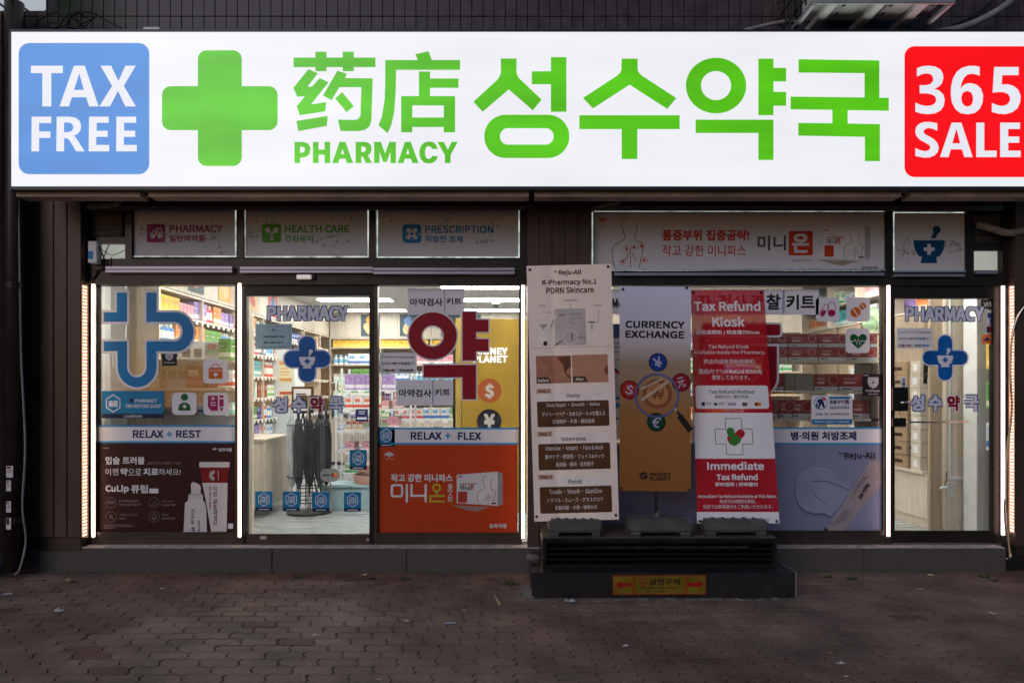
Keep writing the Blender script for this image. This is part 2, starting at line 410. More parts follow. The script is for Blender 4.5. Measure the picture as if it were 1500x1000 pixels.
# plinth of granite blocks under the shopfront
b = MB(); zt = .204
for x0, x1 in ((-4.20, -3.68), (-3.676, -2.05), (-2.046, -.9), (-.896, .35), (.354, 1.9), (1.904, 3.0), (3.004, 4.22)):
    b.box(x0, x1, -.17+(.03 if x0 < -4 else 0), .25, -.02, zt-(.03 if x0 < -4 else 0))
b.build('plinth', GRAN, bd, bevel=.006)
MB().box(-3.68, 4.215, -.165, -.036, zt, zt+.006).build('lit_step_top', M('led_lit_stone', (.36, .33, .31), .7, 0, .35, 14, .3, 60), bd, bevel=.002)  # step top lit by the LED strips, the light put into a paler stone
MB().box(4.23, 8.6, -.12, .25, -.02, .15).build('plinth', DARK, bd, bevel=.004)
# frames, beams, panes
MB().pbox(133, 379, 772, 417, -.06, .05).pbox(866, 398, 1484, 418, -.06, .05).build('header_beam', DARK, bd, bevel=.003)
MB().pbox(119, 300, 134, 412, -.05, .1).pbox(183, 300, 193, 380, -.05, .05).pbox(347, 302, 356.5, 379, -.05, .05).pbox(541, 302, 550.5, 379, -.05, .05).pbox(762, 300, 774, 379, -.05, .05)\
    .pbox(1298, 300, 1307.5, 398, -.05, .05).pbox(1416, 300, 1427, 398, -.05, .05).pbox(1469, 300, 1480, 398, -.05, .05).pbox(193, 303, 762, 306.5, -.03, .05).pbox(866, 303, 1300, 308.5, -.03, .05).pbox(1307.5, 303, 1416, 310, -.03, .05)\
    .build('transom_mullion', DARK, bd, bevel=.002)
MB().pbox(193, 306, 762, 380, .03, .05).pbox(866, 308, 1416, 398, .03, .05).build('transom_backing', BLACK, bd)
def window(x0, y0, x1, y1, yb, left=5, right=5, sill=True):
    f = MB(); f.pbox(x0-left, y0-1, x0, yb, -.035, .045).pbox(x1, y0-1, x1+right, yb, -.035, .045)
    f.pbox(x0, y0-2, x1, y0, -.03, .045).pbox(x0, y1, x1, yb, -.035, .06)
    f.pbox(x0, y1-1.2, x1, y1+.6, -.042, -.034)
    w = f.build('window_frame', DARKF, bd, bevel=.002)
    a, c = P(x0, y0, 0), P(x1, y1, 0)
    MB().box(a.x, c.x, 0, .008, c.z, a.z).build('glass_pane', GLASS, w)
    return w
window(141, 417, 344, 780, 801, 8, 4)
window(553, 418, 760, 781, 801, 5, 5)
window(868, 418, 1294, 778, 799, 5, 5)
def door(x0, y0, x1, y1, yb, hdr, lt, rt, mat, rail):
    f = MB(); f.pbox(x0-lt, hdr, x0, yb, -.03, .03).pbox(x1, hdr, x1+rt, yb, -.03, .03).pbox(x0, hdr, x1, y0, -.03, .03)
    d = f.build('door', mat, bd, bevel=.002)
    MB().pbox(x0, y1, x1, yb, -.028, .028).pbox(x0, y1-1, x1, y1+1, -.033, -.027).build('kick_rail', rail, d, bevel=.002)
    a, c = P(x0, y0, 0), P(x1, y1, 0)
    MB().box(a.x, c.x, 0, .008, c.z, a.z).build('glass_pane', GLASS, d)
    return d
d1 = door(361, 433, 541, 783, 797, 416, 5, 11, BLACK, DARKF)
dec(d1, 'label_plate', ALU, plane(-.030), (345, 590, 4.763), [('r', 172, 926, 215, 950, 4)])
MB().lathe([(.008, 0), (.008, .004)], (0, 0, 0), 12)
dec(d1, 'lock_cylinder', STEEL, plane(-.031), (345, 590, 4.763), [('o', 922, 952, 11)])
d2 = door(1311, 437, 1455, 778, 795, 418, 4, 4, DARK, DARK)
h = MB(); h.pbox(1308, 567, 1331, 602, -.09, -.02); h.pbox(1308, 612, 1328, 625, -.09, -.02)
h.build('lock_box', M('black_lock_metal', (.02, .02, .02), .3, .6), d2, bevel=.006)
h = MB(); h.tube([P(1322, 619.5, -.07), P(1330, 618, -.09), P(1420, 617.5, -.09)], .008, 10); h.tube([P(1420, 617.5, -.09), P(1420, 617.5, -.03)], .008, 8)
h.tube([P(1318, 590, -.09), P(1333, 588, -.09)], .011, 10); h.tube([P(1317, 625, -.03), P(1317, 600, -.03)], .004, 6)
h.build('handle', STEEL, d2, smooth=True)
MB().pbox(1459.5, 420, 1467, 795, -.03, .04).pbox(346, 416, 354, 800, -.03, .06).pbox(1296, 418, 1307, 799, -.03, .06).build('jamb', DARKF, bd, bevel=.002)
# rough inner shell of the shop
WALLW = M('white_plaster', (.66, .65, .62), .7, 0, .04, 3)
CEIL = M('ceiling_board', (.58, .57, .55), .8, 0, .05, 3)
FLOORM = M('pale_floor_tile', (.27, .28, .275), .28, 0, .10, 3, stretch=(1, 6, 1))
XL, XR, YB, ZF, ZC = -3.70, 4.5, 7.0, .215, 2.95
MB().box(XL, XR, .06, YB, ZF-.05, ZF).build('shop_floor', FLOORM, bd)
MB().box(XL, XR, .06, YB, ZC, ZC+.06).build('shop_ceiling', CEIL, bd)
MB().box(XL-.1, XL, .06, YB, ZF, ZC).build('inner_wall', WALLW, bd)
MB().box(XR, XR+.1, .06, YB, ZF, ZC).build('inner_wall', WALLW, bd)
MB().box(XL, XR, YB, YB+.1, ZF, ZC).build('inner_wall', WOODG, bd)
MB().box(XL-.1, XR+.1, .055, .1, ZC-.16, 3.2).build('inner_wall', WALLW, bd)
# neighbours at the two edges
nb = thing('neighbour_wall', 'pink painted neighbouring wall at the edge left of the drainpipe', 'wall', (-4.9, -.4, 0))
PINK = M('pink_render', (.58, .33, .29), .8, 0, .12, 4, .2, 40)
MB().box(-6.0, -4.374, -.62, -.10, .0, 5.5).build('wall_face', PINK, nb, bevel=.006)
MB().box(-6.0, -4.366, -.63, -.10, 0, .05).build('skirting', M('grey_cement', (.2, .19, .18), .85, 0, .3, 12, .4, 50), nb, bevel=.004)
dp = thing('drainpipe', 'thick dark drainpipe with small stickers left of the brown pillar', 'pipe', (X_(20, -.3), -.3, 0))
PIPE = M('dark_brown_pipe', (.035, .026, .024), .4, .2, .2, 6)
MB().tube([(X_(21, -.3), -.3, .05), (X_(21, -.3), -.3, 6)], .072, 18).build('pipe', PIPE, dp, smooth=True)
MB().lathe([(.08, 0), (.08, .05)], (X_(21, -.3), -.3, .45), 18).lathe([(.08, 0), (.08, .05)], (X_(21, -.3), -.3, 2.4), 18).build('bracket', PIPE, dp)
for (x0, y0, x1, y1) in ((9, 682, 19, 699), (9, 703, 16, 719), (9, 734, 16, 750), (9, 758, 16, 775)):
    s = sheet(dp, 'paper_sticker', VINW, plane(-.378), [(x0, y0), (x1, y0), (x1, y1), (x0, y1)])
    dec(s, 'lettering', M('red_ink', rgb(150, 30, 35)), plane(-.378), (0, 0, 1), [('r', x0+1, y0+1, x1-3, y0+4), ('r', x0+1, y0+6, x1-1, y0+7), ('r', x0+1, y0+9, x1-2, y0+10)])
gc = MB().tube(spline([P(27, 283, -.33), P(29, 400, -.33), P(31, 520, -.32), P(37, 650, -.33), P(33, 740, -.33), P(38, 790, -.3), P(30, 830, -.36), P(22, 842, -.4)]), .009, 8).build('hanging_cable', CABLE, smooth=True)
tag(gc, 'long grey cable hanging down between the drainpipe and the brown pillar', 'cable')
# ================================================================== THE BIG SIGN
YS = -.62
sg = thing('signboard', 'long white backlit signboard with green cross and green lettering across the facade', 'sign', (0, YS, 3.15))
SX0, SX1, SY0, SY1 = 15, 1556, 46, 273
b = MB(); b.pbox(SX0, SY0, SX1, SY1, YS+.012, YS+.22); b.build('housing', M('dark_sign_housing', (.03, .03, .035), .4, .4), sg)
b = MB(); b.pbox(SX0-2, SY0-3, SX1+2, SY0, YS-.012, YS+.05).pbox(SX0-2, SY1, SX1+2, SY1+5, YS-.012, YS+.05).pbox(SX0-2.5, SY0, SX0, SY1, YS-.012, YS+.05)
b.build('rim', M('dark_sign_rim', (.035, .035, .045), .35, .5), sg, bevel=.002)
b = MB()
for x0, x1 in ((24, 205), (217, 775), (783, 1320), (1334, 1560)): b.pbox(x0, 280.5, x1, 288, YS+.05, YS+.19)
b.build('underside_strip', M('tan_soffit_metal', (.36, .28, .22), .5, .1, .2, 5), sg)
def sign_light(name, col, st, band=.09):
    m = bpy.data.materials.new(name); m.use_nodes = True; nt = m.node_tree; N = nt.nodes; L = nt.links; N.clear()
    out = N.new('ShaderNodeOutputMaterial'); em = N.new('ShaderNodeEmission'); em.inputs[0].default_value = (*col, 1)
    tc = N.new('ShaderNodeTexCoord'); mp = N.new('ShaderNodeMapping'); mp.inputs['Scale'].default_value = (.55, 1, 2.2); L.new(tc.outputs['Object'], mp.inputs[0])
    ns = N.new('ShaderNodeTexNoise'); ns.inputs['Scale'].default_value = 1.6; ns.inputs['Detail'].default_value = 2; L.new(mp.outputs[0], ns.inputs[0])
    r = N.new('ShaderNodeMapRange'); r.inputs[1].default_value = .3; r.inputs[2].default_value = .7; r.inputs[3].default_value = st*(1-band); r.inputs[4].default_value = st*(1+band)
    L.new(ns.outputs['Fac'], r.inputs[0]); L.new(r.outputs[0], em.inputs[1])
    gl = N.new('ShaderNodeBsdfGlossy'); gl.inputs['Roughness'].default_value = .3; gl.inputs[0].default_value = (.04, .04, .04, 1); ad = N.new('ShaderNodeAddShader')
    L.new(em.outputs[0], ad.inputs[0]); L.new(gl.outputs[0], ad.inputs[1]); L.new(ad.outputs[0], out.inputs[0])
    return m
S_W = sign_light('lit_white_acrylic', (.95, .955, 1.0), .91, .035); S_WL = sign_light('lit_white_letter', (.90, .91, 1.0), .88, .02)
S_G = sign_light('lit_green_vinyl', (.108, .60, .004), .90, .16); S_B = sign_light('lit_blue_vinyl', (.085, .30, .78), .86, .08); S_R = sign_light('lit_red_vinyl', (1.0, .004, .006), .97, .05)
mS = plane(YS); A_ = (0, 0, 3); B_ = (400, 0, 3); C_ = (850, 0, 1500/650)
sheet(sg, 'face', S_W, mS, [(SX0, SY0), (SX1, SY0), (SX1, SY1), (SX0, SY1)], th=.008)
tp = dec(sg, 'blue_panel', S_B, mS, A_, [('r', 82, 190, 656, 766, 46)])
A2_ = (20, 60, 1000/210)
dec(tp, 'lettering', S_WL, mS, A2_, [('p', *q) for q in (
    [[(120,174),(343,174),(343,226),(263,226),(263,458),(200,458),(200,226),(120,226)]],
    [[(420,174),(496,174),(593,458),(526,458),(506,394),(406,394),(387,458),(320,458)], [(458,228),(490,343),(421,343)]],
    [[(606,174),(680,174),(731,281),(779,174),(852,174),(768,315),(853,458),(779,458),(728,350),(672,458),(598,458),(687,315)]],
    [[(125,529),(263,529),(263,574),(178,574),(178,632),(257,632),(257,677),(178,677),(178,771),(124,771)]],
    [[(300,529),(385,529),(430,536),(460,558),(471,592),(466,625),(448,648),(420,662),(435,676),(495,771),(436,771),(390,694),(375,681),(352,678),(352,771),(298,771)], [(352,570),(380,570),(405,577),(417,600),(410,625),(385,636),(352,638)]],
    [[(526,529),(663,529),(663,572),(579,572),(579,627),(656,627),(656,670),(576,670),(576,726),(667,726),(667,771),(523,771)]],
    [[(717,529),(855,529),(855,572),(771,572),(771,627),(848,627),(848,670),(769,670),(769,726),(859,726),(859,771),(715,771)]])], .003)
dec(sg, 'green_cross', S_G, mS, A_, [('p', cross_loop(966, 476, 508, 508, 193, 38))])
dec(sg, 'hanzi_lettering', S_G, mS, B_, [
    ('r', 90, 254, 450, 296), ('p', [(186, 228), (235, 228), (235, 254), (186, 254)]), ('r', 306, 228, 355, 254), ('r', 186, 296, 235, 314), ('r', 306, 296, 355, 314),
    ('p', [(155, 305), (197, 323), (152, 381), (171, 382), (205, 344), (244, 362), (167, 460), (234, 449), (229, 490), (117, 507), (104, 467), (140, 424), (106, 426), (89, 387)]),
    ('p', [(102, 532), (240, 510), (236, 554), (111, 577)]),
    ('p', [(283, 311), (324, 325), (316, 344), (438, 345), (432, 530), (425, 555), (405, 571), (375, 577), (296, 576), (285, 526), (350, 528), (372, 525), (384, 510), (388, 384), (291, 384), (258, 441), (219, 421)]),
    ('p', [(304, 406), (355, 467), (323, 494), (273, 433)]),
    ('p', [(493, 265), (636, 265), (625, 239), (683, 226), (698, 265), (822, 265), (822, 308), (541, 308), (539, 400), (533, 490), (520, 550), (503, 586), (463, 551), (478, 515), (490, 440), (493, 370)]),
    ('r', 641, 315, 690, 423), ('r', 690, 346, 815, 387),
    ('p', [(563, 423), (800, 423), (800, 582), (750, 582), (750, 559), (612, 559), (612, 582), (563, 582)], [(612, 464), (750, 464), (750, 517), (612, 517)])])
dec(sg, 'latin_lettering', S_G, mS, B_, [('p', *q) for q in (
    [[(94,624),(132,624),(152,630),(162,643),(164,658),(160,676),(150,687),(135,692),(119,693),(119,717),(94,717)], [(119,645),(130,645),(138,650),(140,658),(137,667),(130,671),(119,672)]],
    [[(175,624),(200,624),(200,658),(226,658),(226,624),(251,624),(251,717),(226,717),(226,680),(200,680),(200,717),(175,717)]],
    [[(292,624),(318,624),(352,717),(325,717),(318,698),(292,698),(286,717),(260,717)], [(305,654),(312,678),(298,678)]],
    [[(363,624),(405,624),(422,629),(432,642),(433,658),(429,673),(417,684),(436,717),(408,717),(394,688),(388,688),(388,717),(363,717)], [(388,645),(400,645),(407,650),(408,658),(405,665),(398,668),(388,668)]],
    [[(444,624),(474,624),(492,675),(511,624),(540,624),(540,717),(516,717),(516,668),(500,712),(484,712),(468,668),(468,717),(444,717)]],
    [[(579,624),(605,624),(639,717),(612,717),(605,698),(579,698),(573,717),(548,717)], [(592,654),(599,678),(585,678)]],
    [[(724,655),(699,655),(692,645),(682,642),(672,648),(668,665),(668,680),(673,694),(684,699),(694,695),(700,685),(725,688),(716,706),(702,716),(684,719),(664,715),(649,700),(643,678),(643,662),(650,641),(664,627),(684,622),(704,625),(717,637)]],
    [[(722,624),(750,624),(768,658),(785,624),(812,624),(780,682),(780,717),(755,717),(755,682)]])])
dec(sg, 'hangul_lettering', S_G, mS, B_, [
    ('p', [(1001, 258), (1070, 258), (1070, 320), (1074, 333), (1082, 346), (1180, 438), (1142, 486), (1036, 394), (921, 492), (880, 448), (985, 352), (996, 336), (1001, 318)]),
    ('p', [(1137, 314), (1221, 314), (1221, 252), (1289, 252), (1289, 492), (1221, 492), (1221, 371), (1137, 371)]),
    ('p', rr_loop(928, 505, 1302, 695, 94, 10), rr_loop(997, 564, 1233, 636, 35))])
dec(sg, 'hangul_lettering', S_G, mS, C_, [
    ('p', [(140, 199), (194, 199), (194, 236), (198, 246), (208, 256), (325, 332), (294, 369), (167, 287), (43, 367), (9, 332), (125, 256), (135, 246), (139, 236)]),
    ('p', [(-3, 390), (336, 390), (336, 437), (193, 437), (193, 538), (140, 538), (140, 437), (-3, 437)])])
dec(sg, 'hangul_lettering', S_G, mS, C_, [
    ('p', circ_loop(459, 290, 102, 94, 48), circ_loop(459, 290, 51, 49, 40)),
    ('p', [(602, 199), (653, 199), (653, 230), (696, 230), (696, 276), (653, 276), (653, 311), (696, 311), (696, 358), (653, 358), (653, 390), (602, 390)]),
    ('p', [(390, 405), (653, 405), (653, 541), (602, 541), (602, 450), (390, 450)])])
dec(sg, 'hangul_lettering', S_G, mS, C_, [
    ('p', [(738, 201), (1011, 205), (1011, 331), (1043, 331), (1043, 375), (904, 373), (904, 418), (1013, 420), (1013, 545), (962, 545), (962, 463), (737, 459), (737, 416), (852, 417), (852, 372), (711, 370), (711, 327), (961, 330), (961, 248), (738, 246)])])
rp = dec(sg, 'red_panel', S_R, mS, C_, [('r', 1096, 157, 1560, 599, 34)])
C2_ = (1310, 60, 905/190)
dec(rp, 'lettering', S_WL, mS, C2_, [('p', *q) for q in (
    [[(158,191),(195,178),(238,174),(285,180),(322,200),(340,232),(342,262),(332,298),(310,320),(280,335),(315,348),(342,375),(352,412),(345,455),(322,487),(285,506),(235,512),(190,508),(147,494),(147,431),(185,448),(225,455),(262,450),(285,435),(293,412),(285,388),(262,374),(225,367),(177,367),(177,310),(220,310),(252,302),(270,282),(272,262),(264,243),(248,231),(220,228),(190,234),(158,250)]],
    [[(596,182),(596,244),(570,235),(540,230),(510,236),(485,260),(468,300),(462,335),(480,312),(505,298),(535,296),(575,306),(605,335),(620,380),(616,430),(598,472),(565,502),(515,513),(462,505),(425,475),(402,430),(394,375),(397,315),(410,262),(435,218),(470,190),(515,176),(560,175)], [(467,395),(475,368),(492,354),(512,350),(535,360),(548,385),(550,415),(543,440),(528,455),(510,459),(488,452),(472,430)]],
    [[(697,183),(868,183),(868,240),(753,240),(750,305),(790,303),(832,315),(865,342),(882,385),(878,430),(860,470),(825,498),(775,512),(730,509),(681,497),(681,434),(715,448),(750,455),(785,447),(806,422),(808,395),(795,372),(765,359),(730,357),(686,362)]],
    [[(300,575),(300,627),(270,614),(240,608),(215,615),(203,632),(212,650),(240,665),(275,685),(300,712),(310,740),(304,775),(280,800),(245,814),(205,815),(147,803),(147,748),(180,763),(215,770),(240,764),(253,745),(245,727),(215,710),(178,690),(155,665),(146,635),(152,602),(172,580),(205,567),(250,566)]],
    [[(400,571),(468,571),(547,811),(489,811),(472,757),(394,757),(378,811),(319,811)], [(434,612),(460,715),(405,715)]],
    [[(572,571),(628,571),(628,766),(714,766),(714,811),(572,811)]],
    [[(739,571),(877,571),(877,615),(795,615),(795,668),(872,668),(872,711),(795,711),(795,766),(882,766),(882,811),(739,811)]])], .003)
# small projecting sign at the top left corner
bs = thing('projecting_sign', 'white box sign with a green mark jutting out at the upper left corner', 'sign', (-4.2, -.6, 4.79))
MB().box(-4.42, -3.98, -1.15, -.16, 4.79, 5.6).build('housing', M('lit_pale_acrylic', (.55, .60, .66), .4, emit=.75, var=.03), bs, bevel=.01)
MB().box(-4.30, -4.28, -1.14, -.17, 4.783, 4.79).box(-4.14, -4.12, -1.14, -.17, 4.783, 4.79).build('seam', GREYI, bs)
MB().face([(-3.978, -.55, 4.93), (-3.978, -.30, 4.93), (-3.978, -.30, 5.4), (-3.978, -.55, 5.4)]).build('green_mark', S_G, bs)
# outdoor unit on its bracket, top right
ac = thing('outdoor_unit', 'white air conditioner unit on a bracket above the signboard', 'air conditioner', (2.8, -.5, 4.45))
ACW = M('pale_steel_sheet', (.80, .80, .78), .4, .1, .15, 6)
MB().box(2.34, 3.30, -.90, -.50, 4.53, 5.3).build('casing', ACW, ac, bevel=.012)
MB().box(2.38, 3.05, -.91, -.899, 4.58, 5.25).build('fan_grille', BLACK, ac)
b = MB()
for x in (2.44, 2.80, 3.13): b.box(x-.035, x+.035, -.93, -.4, 4.475, 4.53)
for x in (2.56, 2.95): b.box(x-.06, x+.13, -.86, -.55, 4.515, 4.532)
b.build('base_rail', ACW, ac, bevel=.006)
b = MB()
for x in (2.52, 2.88, 3.2): b.box(x-.012, x+.012, -.88, -.83, 4.470, 4.476).box(x-.012, x+.012, -.74, -.69, 4.470, 4.476)
b.build('slot', BLACK, ac)
b = MB(); b.box(2.24, 3.30, -.96, -.935, 4.43, 4.49).box(2.24, 2.275, -.934, -.16, 4.43, 4.46).box(3.265, 3.30, -.934, -.16, 4.43, 4.46)
b.build('bracket', M('galvanised_steel', (.38, .38, .40), .45, .6), ac, bevel=.004)
b = MB()
for k in range(5): b.tube([(2.25, -.8+k*.13, 4.5), (2.25, -.8+k*.13, 5.2)], .008, 6)
for k in range(4): b.tube([(2.25, -.8, 4.55+k*.14), (2.25, -.2, 4.55+k*.14)], .006, 6)
b.build('side_guard', BCAB, ac)
tag(MB().tube(spline([P(1330, 52, -.25), P(1395, 44, -.3), P(1440, 28, -.3), P(1480, 2, -.3), P(1496, -25, -.3)]), .028, 10).build('insulated_pipe', CABLE, smooth=True), 'thick grey insulated pipe right of the outdoor unit above the sign', 'pipe')
tag(MB().tube(spline([P(1395, 38, -.22), P(1430, 22, -.22), P(1460, -6, -.22)]), .012, 8).build('black_hose', BCAB, smooth=True), 'thin black hose curving behind the thick grey insulated pipe', 'hose')
tag(MB().tube(spline([P(1085, 47, -.25), P(1110, 40, -.28), P(1150, 32, -.3), P(1172, 34, -.3)]), .016, 8).build('insulated_pipe', CABLE, smooth=True), 'short grey pipe running left from the outdoor unit to the sign', 'pipe')
b = MB()
for k in range(4):
    a = random.uniform(40, 110); pts = [P(a+j*14+random.uniform(-8, 8), random.uniform(18, 44), -.25-random.random()*.1) for j in range(6)]
    b.tube(spline(pts, 5), .005, 5)
b.tube(spline([P(95, 25, -.3), P(130, 18, -.3), P(150, 28, -.3), P(178, 42, -.35)]), .006, 5)
tag(b.build('cable_tangle', BCAB, smooth=True), 'tangle of thin black cables above the left end of the signboard', 'cables')
tag(MB().pbox(209, 39, 234, 46, -.6, -.5).build('sign_clamp', WHITEP, bevel=.008), 'small white clamp standing on top of the signboard', 'clamp')
# ================================================================== TRANSOM SIGNS
FILM = M('grey_white_film', (.52, .515, .535), .5, 0, .04, 5)
LEAK = M('light_leak_edge', (.9, 1.0, .92), .5, emit=.5, var=.6, vs=9)  # light leaking round the panels, put in as a glowing frame
DOT = M('pale_grey_dot', (.30, .30, .30), .5)
YT = -.02; mT = plane(YT)
def transom(name, label, x0, y0, x1, y1, dots):
    t = thing(name, label, 'sign', P((x0+x1)/2, y1, YT), 'printed panels above the windows')
    sheet(t, 'panel', FILM, mT, [(x0+2.2, y0+2.2), (x1-2.2, y0+2.2), (x1-2.2, y1-2.4), (x0+2.2, y1-2.4)], th=.012)
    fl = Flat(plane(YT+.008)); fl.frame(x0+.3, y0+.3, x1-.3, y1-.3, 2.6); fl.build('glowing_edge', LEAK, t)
    if dots:
        fl = Flat(mT); rd = random.Random(x0)
        for cx, cy, n, sx, sy in dots:
            for k in range(n):
                a, c, r = cx+rd.gauss(0, sx), cy+rd.gauss(0, sy), rd.choice((.9, 1.2, 1.5, 2.4))
                if x0+6 < a < x1-6 and y0+6 < c < y1-6: fl.p([(a, c-r), (a+r, c), (a, c+r), (a-r, c)])
        fl.build('dot_pattern', DOT, t)
    return t
PURP = M('purple_ink', rgb(140, 20, 90), .5); GRNI = M('green_ink', rgb(70, 140, 30), .5); BLUI = M('blue_ink', rgb(15, 110, 165), .5)
t = transom('transom_sign', 'grey panel with purple pill icon reading PHARMACY, above the leftmost window', 194, 306, 346.5, 377, [(222, 330, 26, 14, 8), (318, 340, 26, 12, 14), (265, 352, 14, 30, 8)])
dec(t, 'icon', PURP, mT, (0, 270, 3.75), [('r', 806, 218, 908, 320, 14)])
dec(t, 'pill_symbol', FILM, mT, (0, 270, 3.75), [('r', 866, 238, 889, 296, 11), ('p', [(832, 268), (846, 250), (860, 258), (862, 270), (846, 296), (830, 296), (826, 284)])], .002)
dec(t, 'pill_half', PURP, mT, (0, 270, 3.75), [('r', 871, 244, 884, 268, 6), ('p', [(836, 271), (848, 256), (856, 262), (846, 278)])], .003)
dec(t, 'lettering', PURP, mT, (0, 270, 3.75), [('t', 'PHARMACY', 930, 222, 1220, 265, 0, 0, .028), ('t', '일반의약품', 930, 277, 1128, 317, .05)])
t = transom('transom_sign', 'grey panel with green heart icon reading HEALTH CARE, above the glass door', 357.5, 306, 540.5, 377.5, [(395, 320, 20, 16, 8), (372, 342, 14, 8, 6), (470, 350, 24, 14, 6), (520, 322, 24, 12, 8)])
g = (340, 280, 4.545)
dec(t, 'icon', GRNI, mT, g, [('r', 200, 218, 327, 342, 18)])
dec(t, 'heart_symbol', FILM, mT, g, [('p', [(263, 282), (240, 280), (222, 268), (217, 252), (224, 242), (238, 240), (252, 252)]), ('p', [(265, 282), (290, 280), (306, 268), (311, 252), (304, 242), (290, 240), (276, 252)])]+[('o', x, y, 5) for x, y in ((264, 288), (256, 298), (273, 298), (264, 308), (256, 318), (273, 318), (264, 326))], .002)
dec(t, 'lettering', GRNI, mT, g, [('t', 'HEALTH CARE', 350, 226, 781, 277, 0, 0, .026), ('t', '건강관리', 350, 293, 540, 338, .045)])
t = transom('transom_sign', 'grey panel with blue crossed plasters icon reading PRESCRIPTION, left of the dark pillar', 551.5, 306, 761.5, 378, [(566, 322, 14, 8, 6), (620, 350, 14, 20, 6), (672, 322, 26, 18, 8), (725, 322, 20, 12, 10), (712, 350, 12, 8, 6)])
g = (540, 290, 5.883)
dec(t, 'icon', BLUI, mT, g, [('r', 292, 227, 454, 388, 26)])
def rot_rr(cx, cy, w, h, r, a): return [(cx+x*math.cos(R(a))-y*math.sin(R(a)), cy+x*math.sin(R(a))+y*math.cos(R(a))) for x, y in rr_loop(-w/2, -h/2, w/2, h/2, r)]
dec(t, 'plaster_symbol', FILM, mT, g, [('p', rot_rr(372, 308, 122, 36, 17, 45)), ('p', rot_rr(372, 308, 122, 36, 17, -45))], .002)
dec(t, 'plaster_pad', BLUI, mT, g, [('p', rot_rr(372, 308, 26, 26, 5, -45))], .003)
dec(t, 'lettering', BLUI, mT, g, [('t', 'PRESCRIPTION', 486, 237, 1075, 304, 0, 0, .024), ('t', '처방전 조제', 486, 324, 812, 384, .05)])
# the wide one with the drawn back and the box of patches
def person_lines(sc, ox, oy):
    S = lambda pts: spline([(ox+x*sc, oy+y*sc, 0) for x, y in pts], 6)
    return [S(q) for q in ([(98, 0), (72, 8), (60, 40), (70, 80), (82, 110), (60, 135), (20, 160), (4, 200), (12, 260), (22, 290)],
            [(146, 30), (150, 60), (138, 95), (146, 130), (176, 145), (186, 180), (176, 230), (162, 290)],
            [(112, 180), (112, 290)], [(62, 250), (90, 235), (98, 205)], [(150, 250), (132, 230), (128, 200)])]
ORG = M('tan_line_ink', rgb(150, 100, 40), .5); REDO = M('red_orange_ink', rgb(175, 50, 20), .5)
w_ = (850, 280, 3.191)
t = transom('transom_sign', 'wide grey panel with drawn shoulders, red Korean headline and a medicine box', 866.5, 308, 1298, 397, [])
dec(t, 'line_drawing', ORG, mT, w_, [('l', q, 4) for q in person_lines(.8, 145, 125)])
dec(t, 'patch_mark', REDO, mT, w_, [('p', rot_rr(x, y, 12, 12, 1, 20)) for x, y in ((216, 269), (252, 262), (286, 256), (197, 330), (299, 322))]+[('ring', x, y, 15, 1.2) for x, y in ((216, 269), (252, 262), (286, 256), (197, 330), (299, 322))])
def fan(cx, cy, r):
    return [('l', [(cx+r*.25*math.cos(R(a)), cy-r*.25*math.sin(R(a))), (cx+r*math.cos(R(a)), cy-r*.8*math.sin(R(a)))], r*.17) for a in range(15, 171, 22)]+[('o', cx, cy+r*.12, r*.2)]
dec(t, 'fan_emblem', REDO, mT, w_, fan(107, 140, 22)+[('r', 90, 159, 126, 161)])
dec(t, 'headline_lettering', REDO, mT, w_, [('t', '통증부위 집중공략!', 383, 180, 790, 232, .06), ('t', '작고 강한 미니파스', 383, 251, 775, 304, .015)])
dec(t, 'product_lettering', M('slate_ink', rgb(70, 75, 85), .5), mT, w_, [('t', '미니', 828, 207, 962, 277, .05)])
pl = dec(t, 'red_square', REDO, mT, w_, [('r', 974, 186, 1087, 300, 8)])
dec(pl, 'lettering', FILM, mT, w_, [('t', '온', 990, 198, 1070, 288, .05)], .002)
dec(t, 'small_lettering', GREYI, mT, w_, [('t', '소염진통 플라스타 제품 안내', 990, 320, 1085, 328, .03), ('t', '동화약품', 1315, 350, 1390, 370, .06)])
def patch_box(t, mp, z, x0, y0, sc, mw, mr, mo, mg):
    """the drawn carton: front, side and the patches it lies on"""
    q = lambda pts: [(x0+x*sc, y0+y*sc) for x, y in pts]
    dec(t, 'printed_patch', mo, mp, z, [('p', q([(-26, 160), (170, 168), (205, 160), (140, 175), (95, 190), (50, 185)]))])
    b = dec(t, 'printed_carton', mw, mp, z, [('p', q([(0, 15), (195, 0), (195, 163), (0, 150)]))], .0015)
    dec(t, 'carton_side', mg, mp, z, [('p', q([(195, 0), (220, 10), (220, 158), (195, 163)]))], .0015)
    dec(b, 'carton_print', mr, mp, z, [('r', *q([(6, 95)])[0], *q([(50, 148)])[0], 4*sc), ('t', '온', *q([(62, 62)])[0], *q([(82, 88)])[0], .06), ('r', *q([(16, 56)])[0], *q([(95, 60)])[0])]+fan(*q([(17, 26)])[0], 10*sc), .0025)
    dec(b, 'carton_lettering', INK, mp, z, [('t', '미니', *q([(16, 64)])[0], *q([(60, 90)])[0], .05), ('r', *q([(165, 148)])[0], *q([(190, 154)])[0])], .0025)
    dec(b, 'carton_drawing', ORG, mp, z, [('l', l, 2.6*sc) for l in person_lines(.48*sc, *q([(96, 20)])[0])], .0025)
patch_box(t, mT, w_, 1135, 158, 1.0, M('film_white', (.60, .60, .60), .5), REDO, M('tan_patch', (.30, .24, .20), .6), M('film_grey', (.32, .32, .33), .5))
MB().pbox(867, 393.5, 1297, 396, -.06, -.03).build('lower_ledge', ALU, t)
t = transom('transom_sign', 'square grey panel with dark blue mortar and pestle, above the right-hand door', 1308, 310, 1415, 400, [(1318, 362, 26, 8, 8), (1332, 372, 18, 10, 8), (1402, 358, 26, 10, 6)])
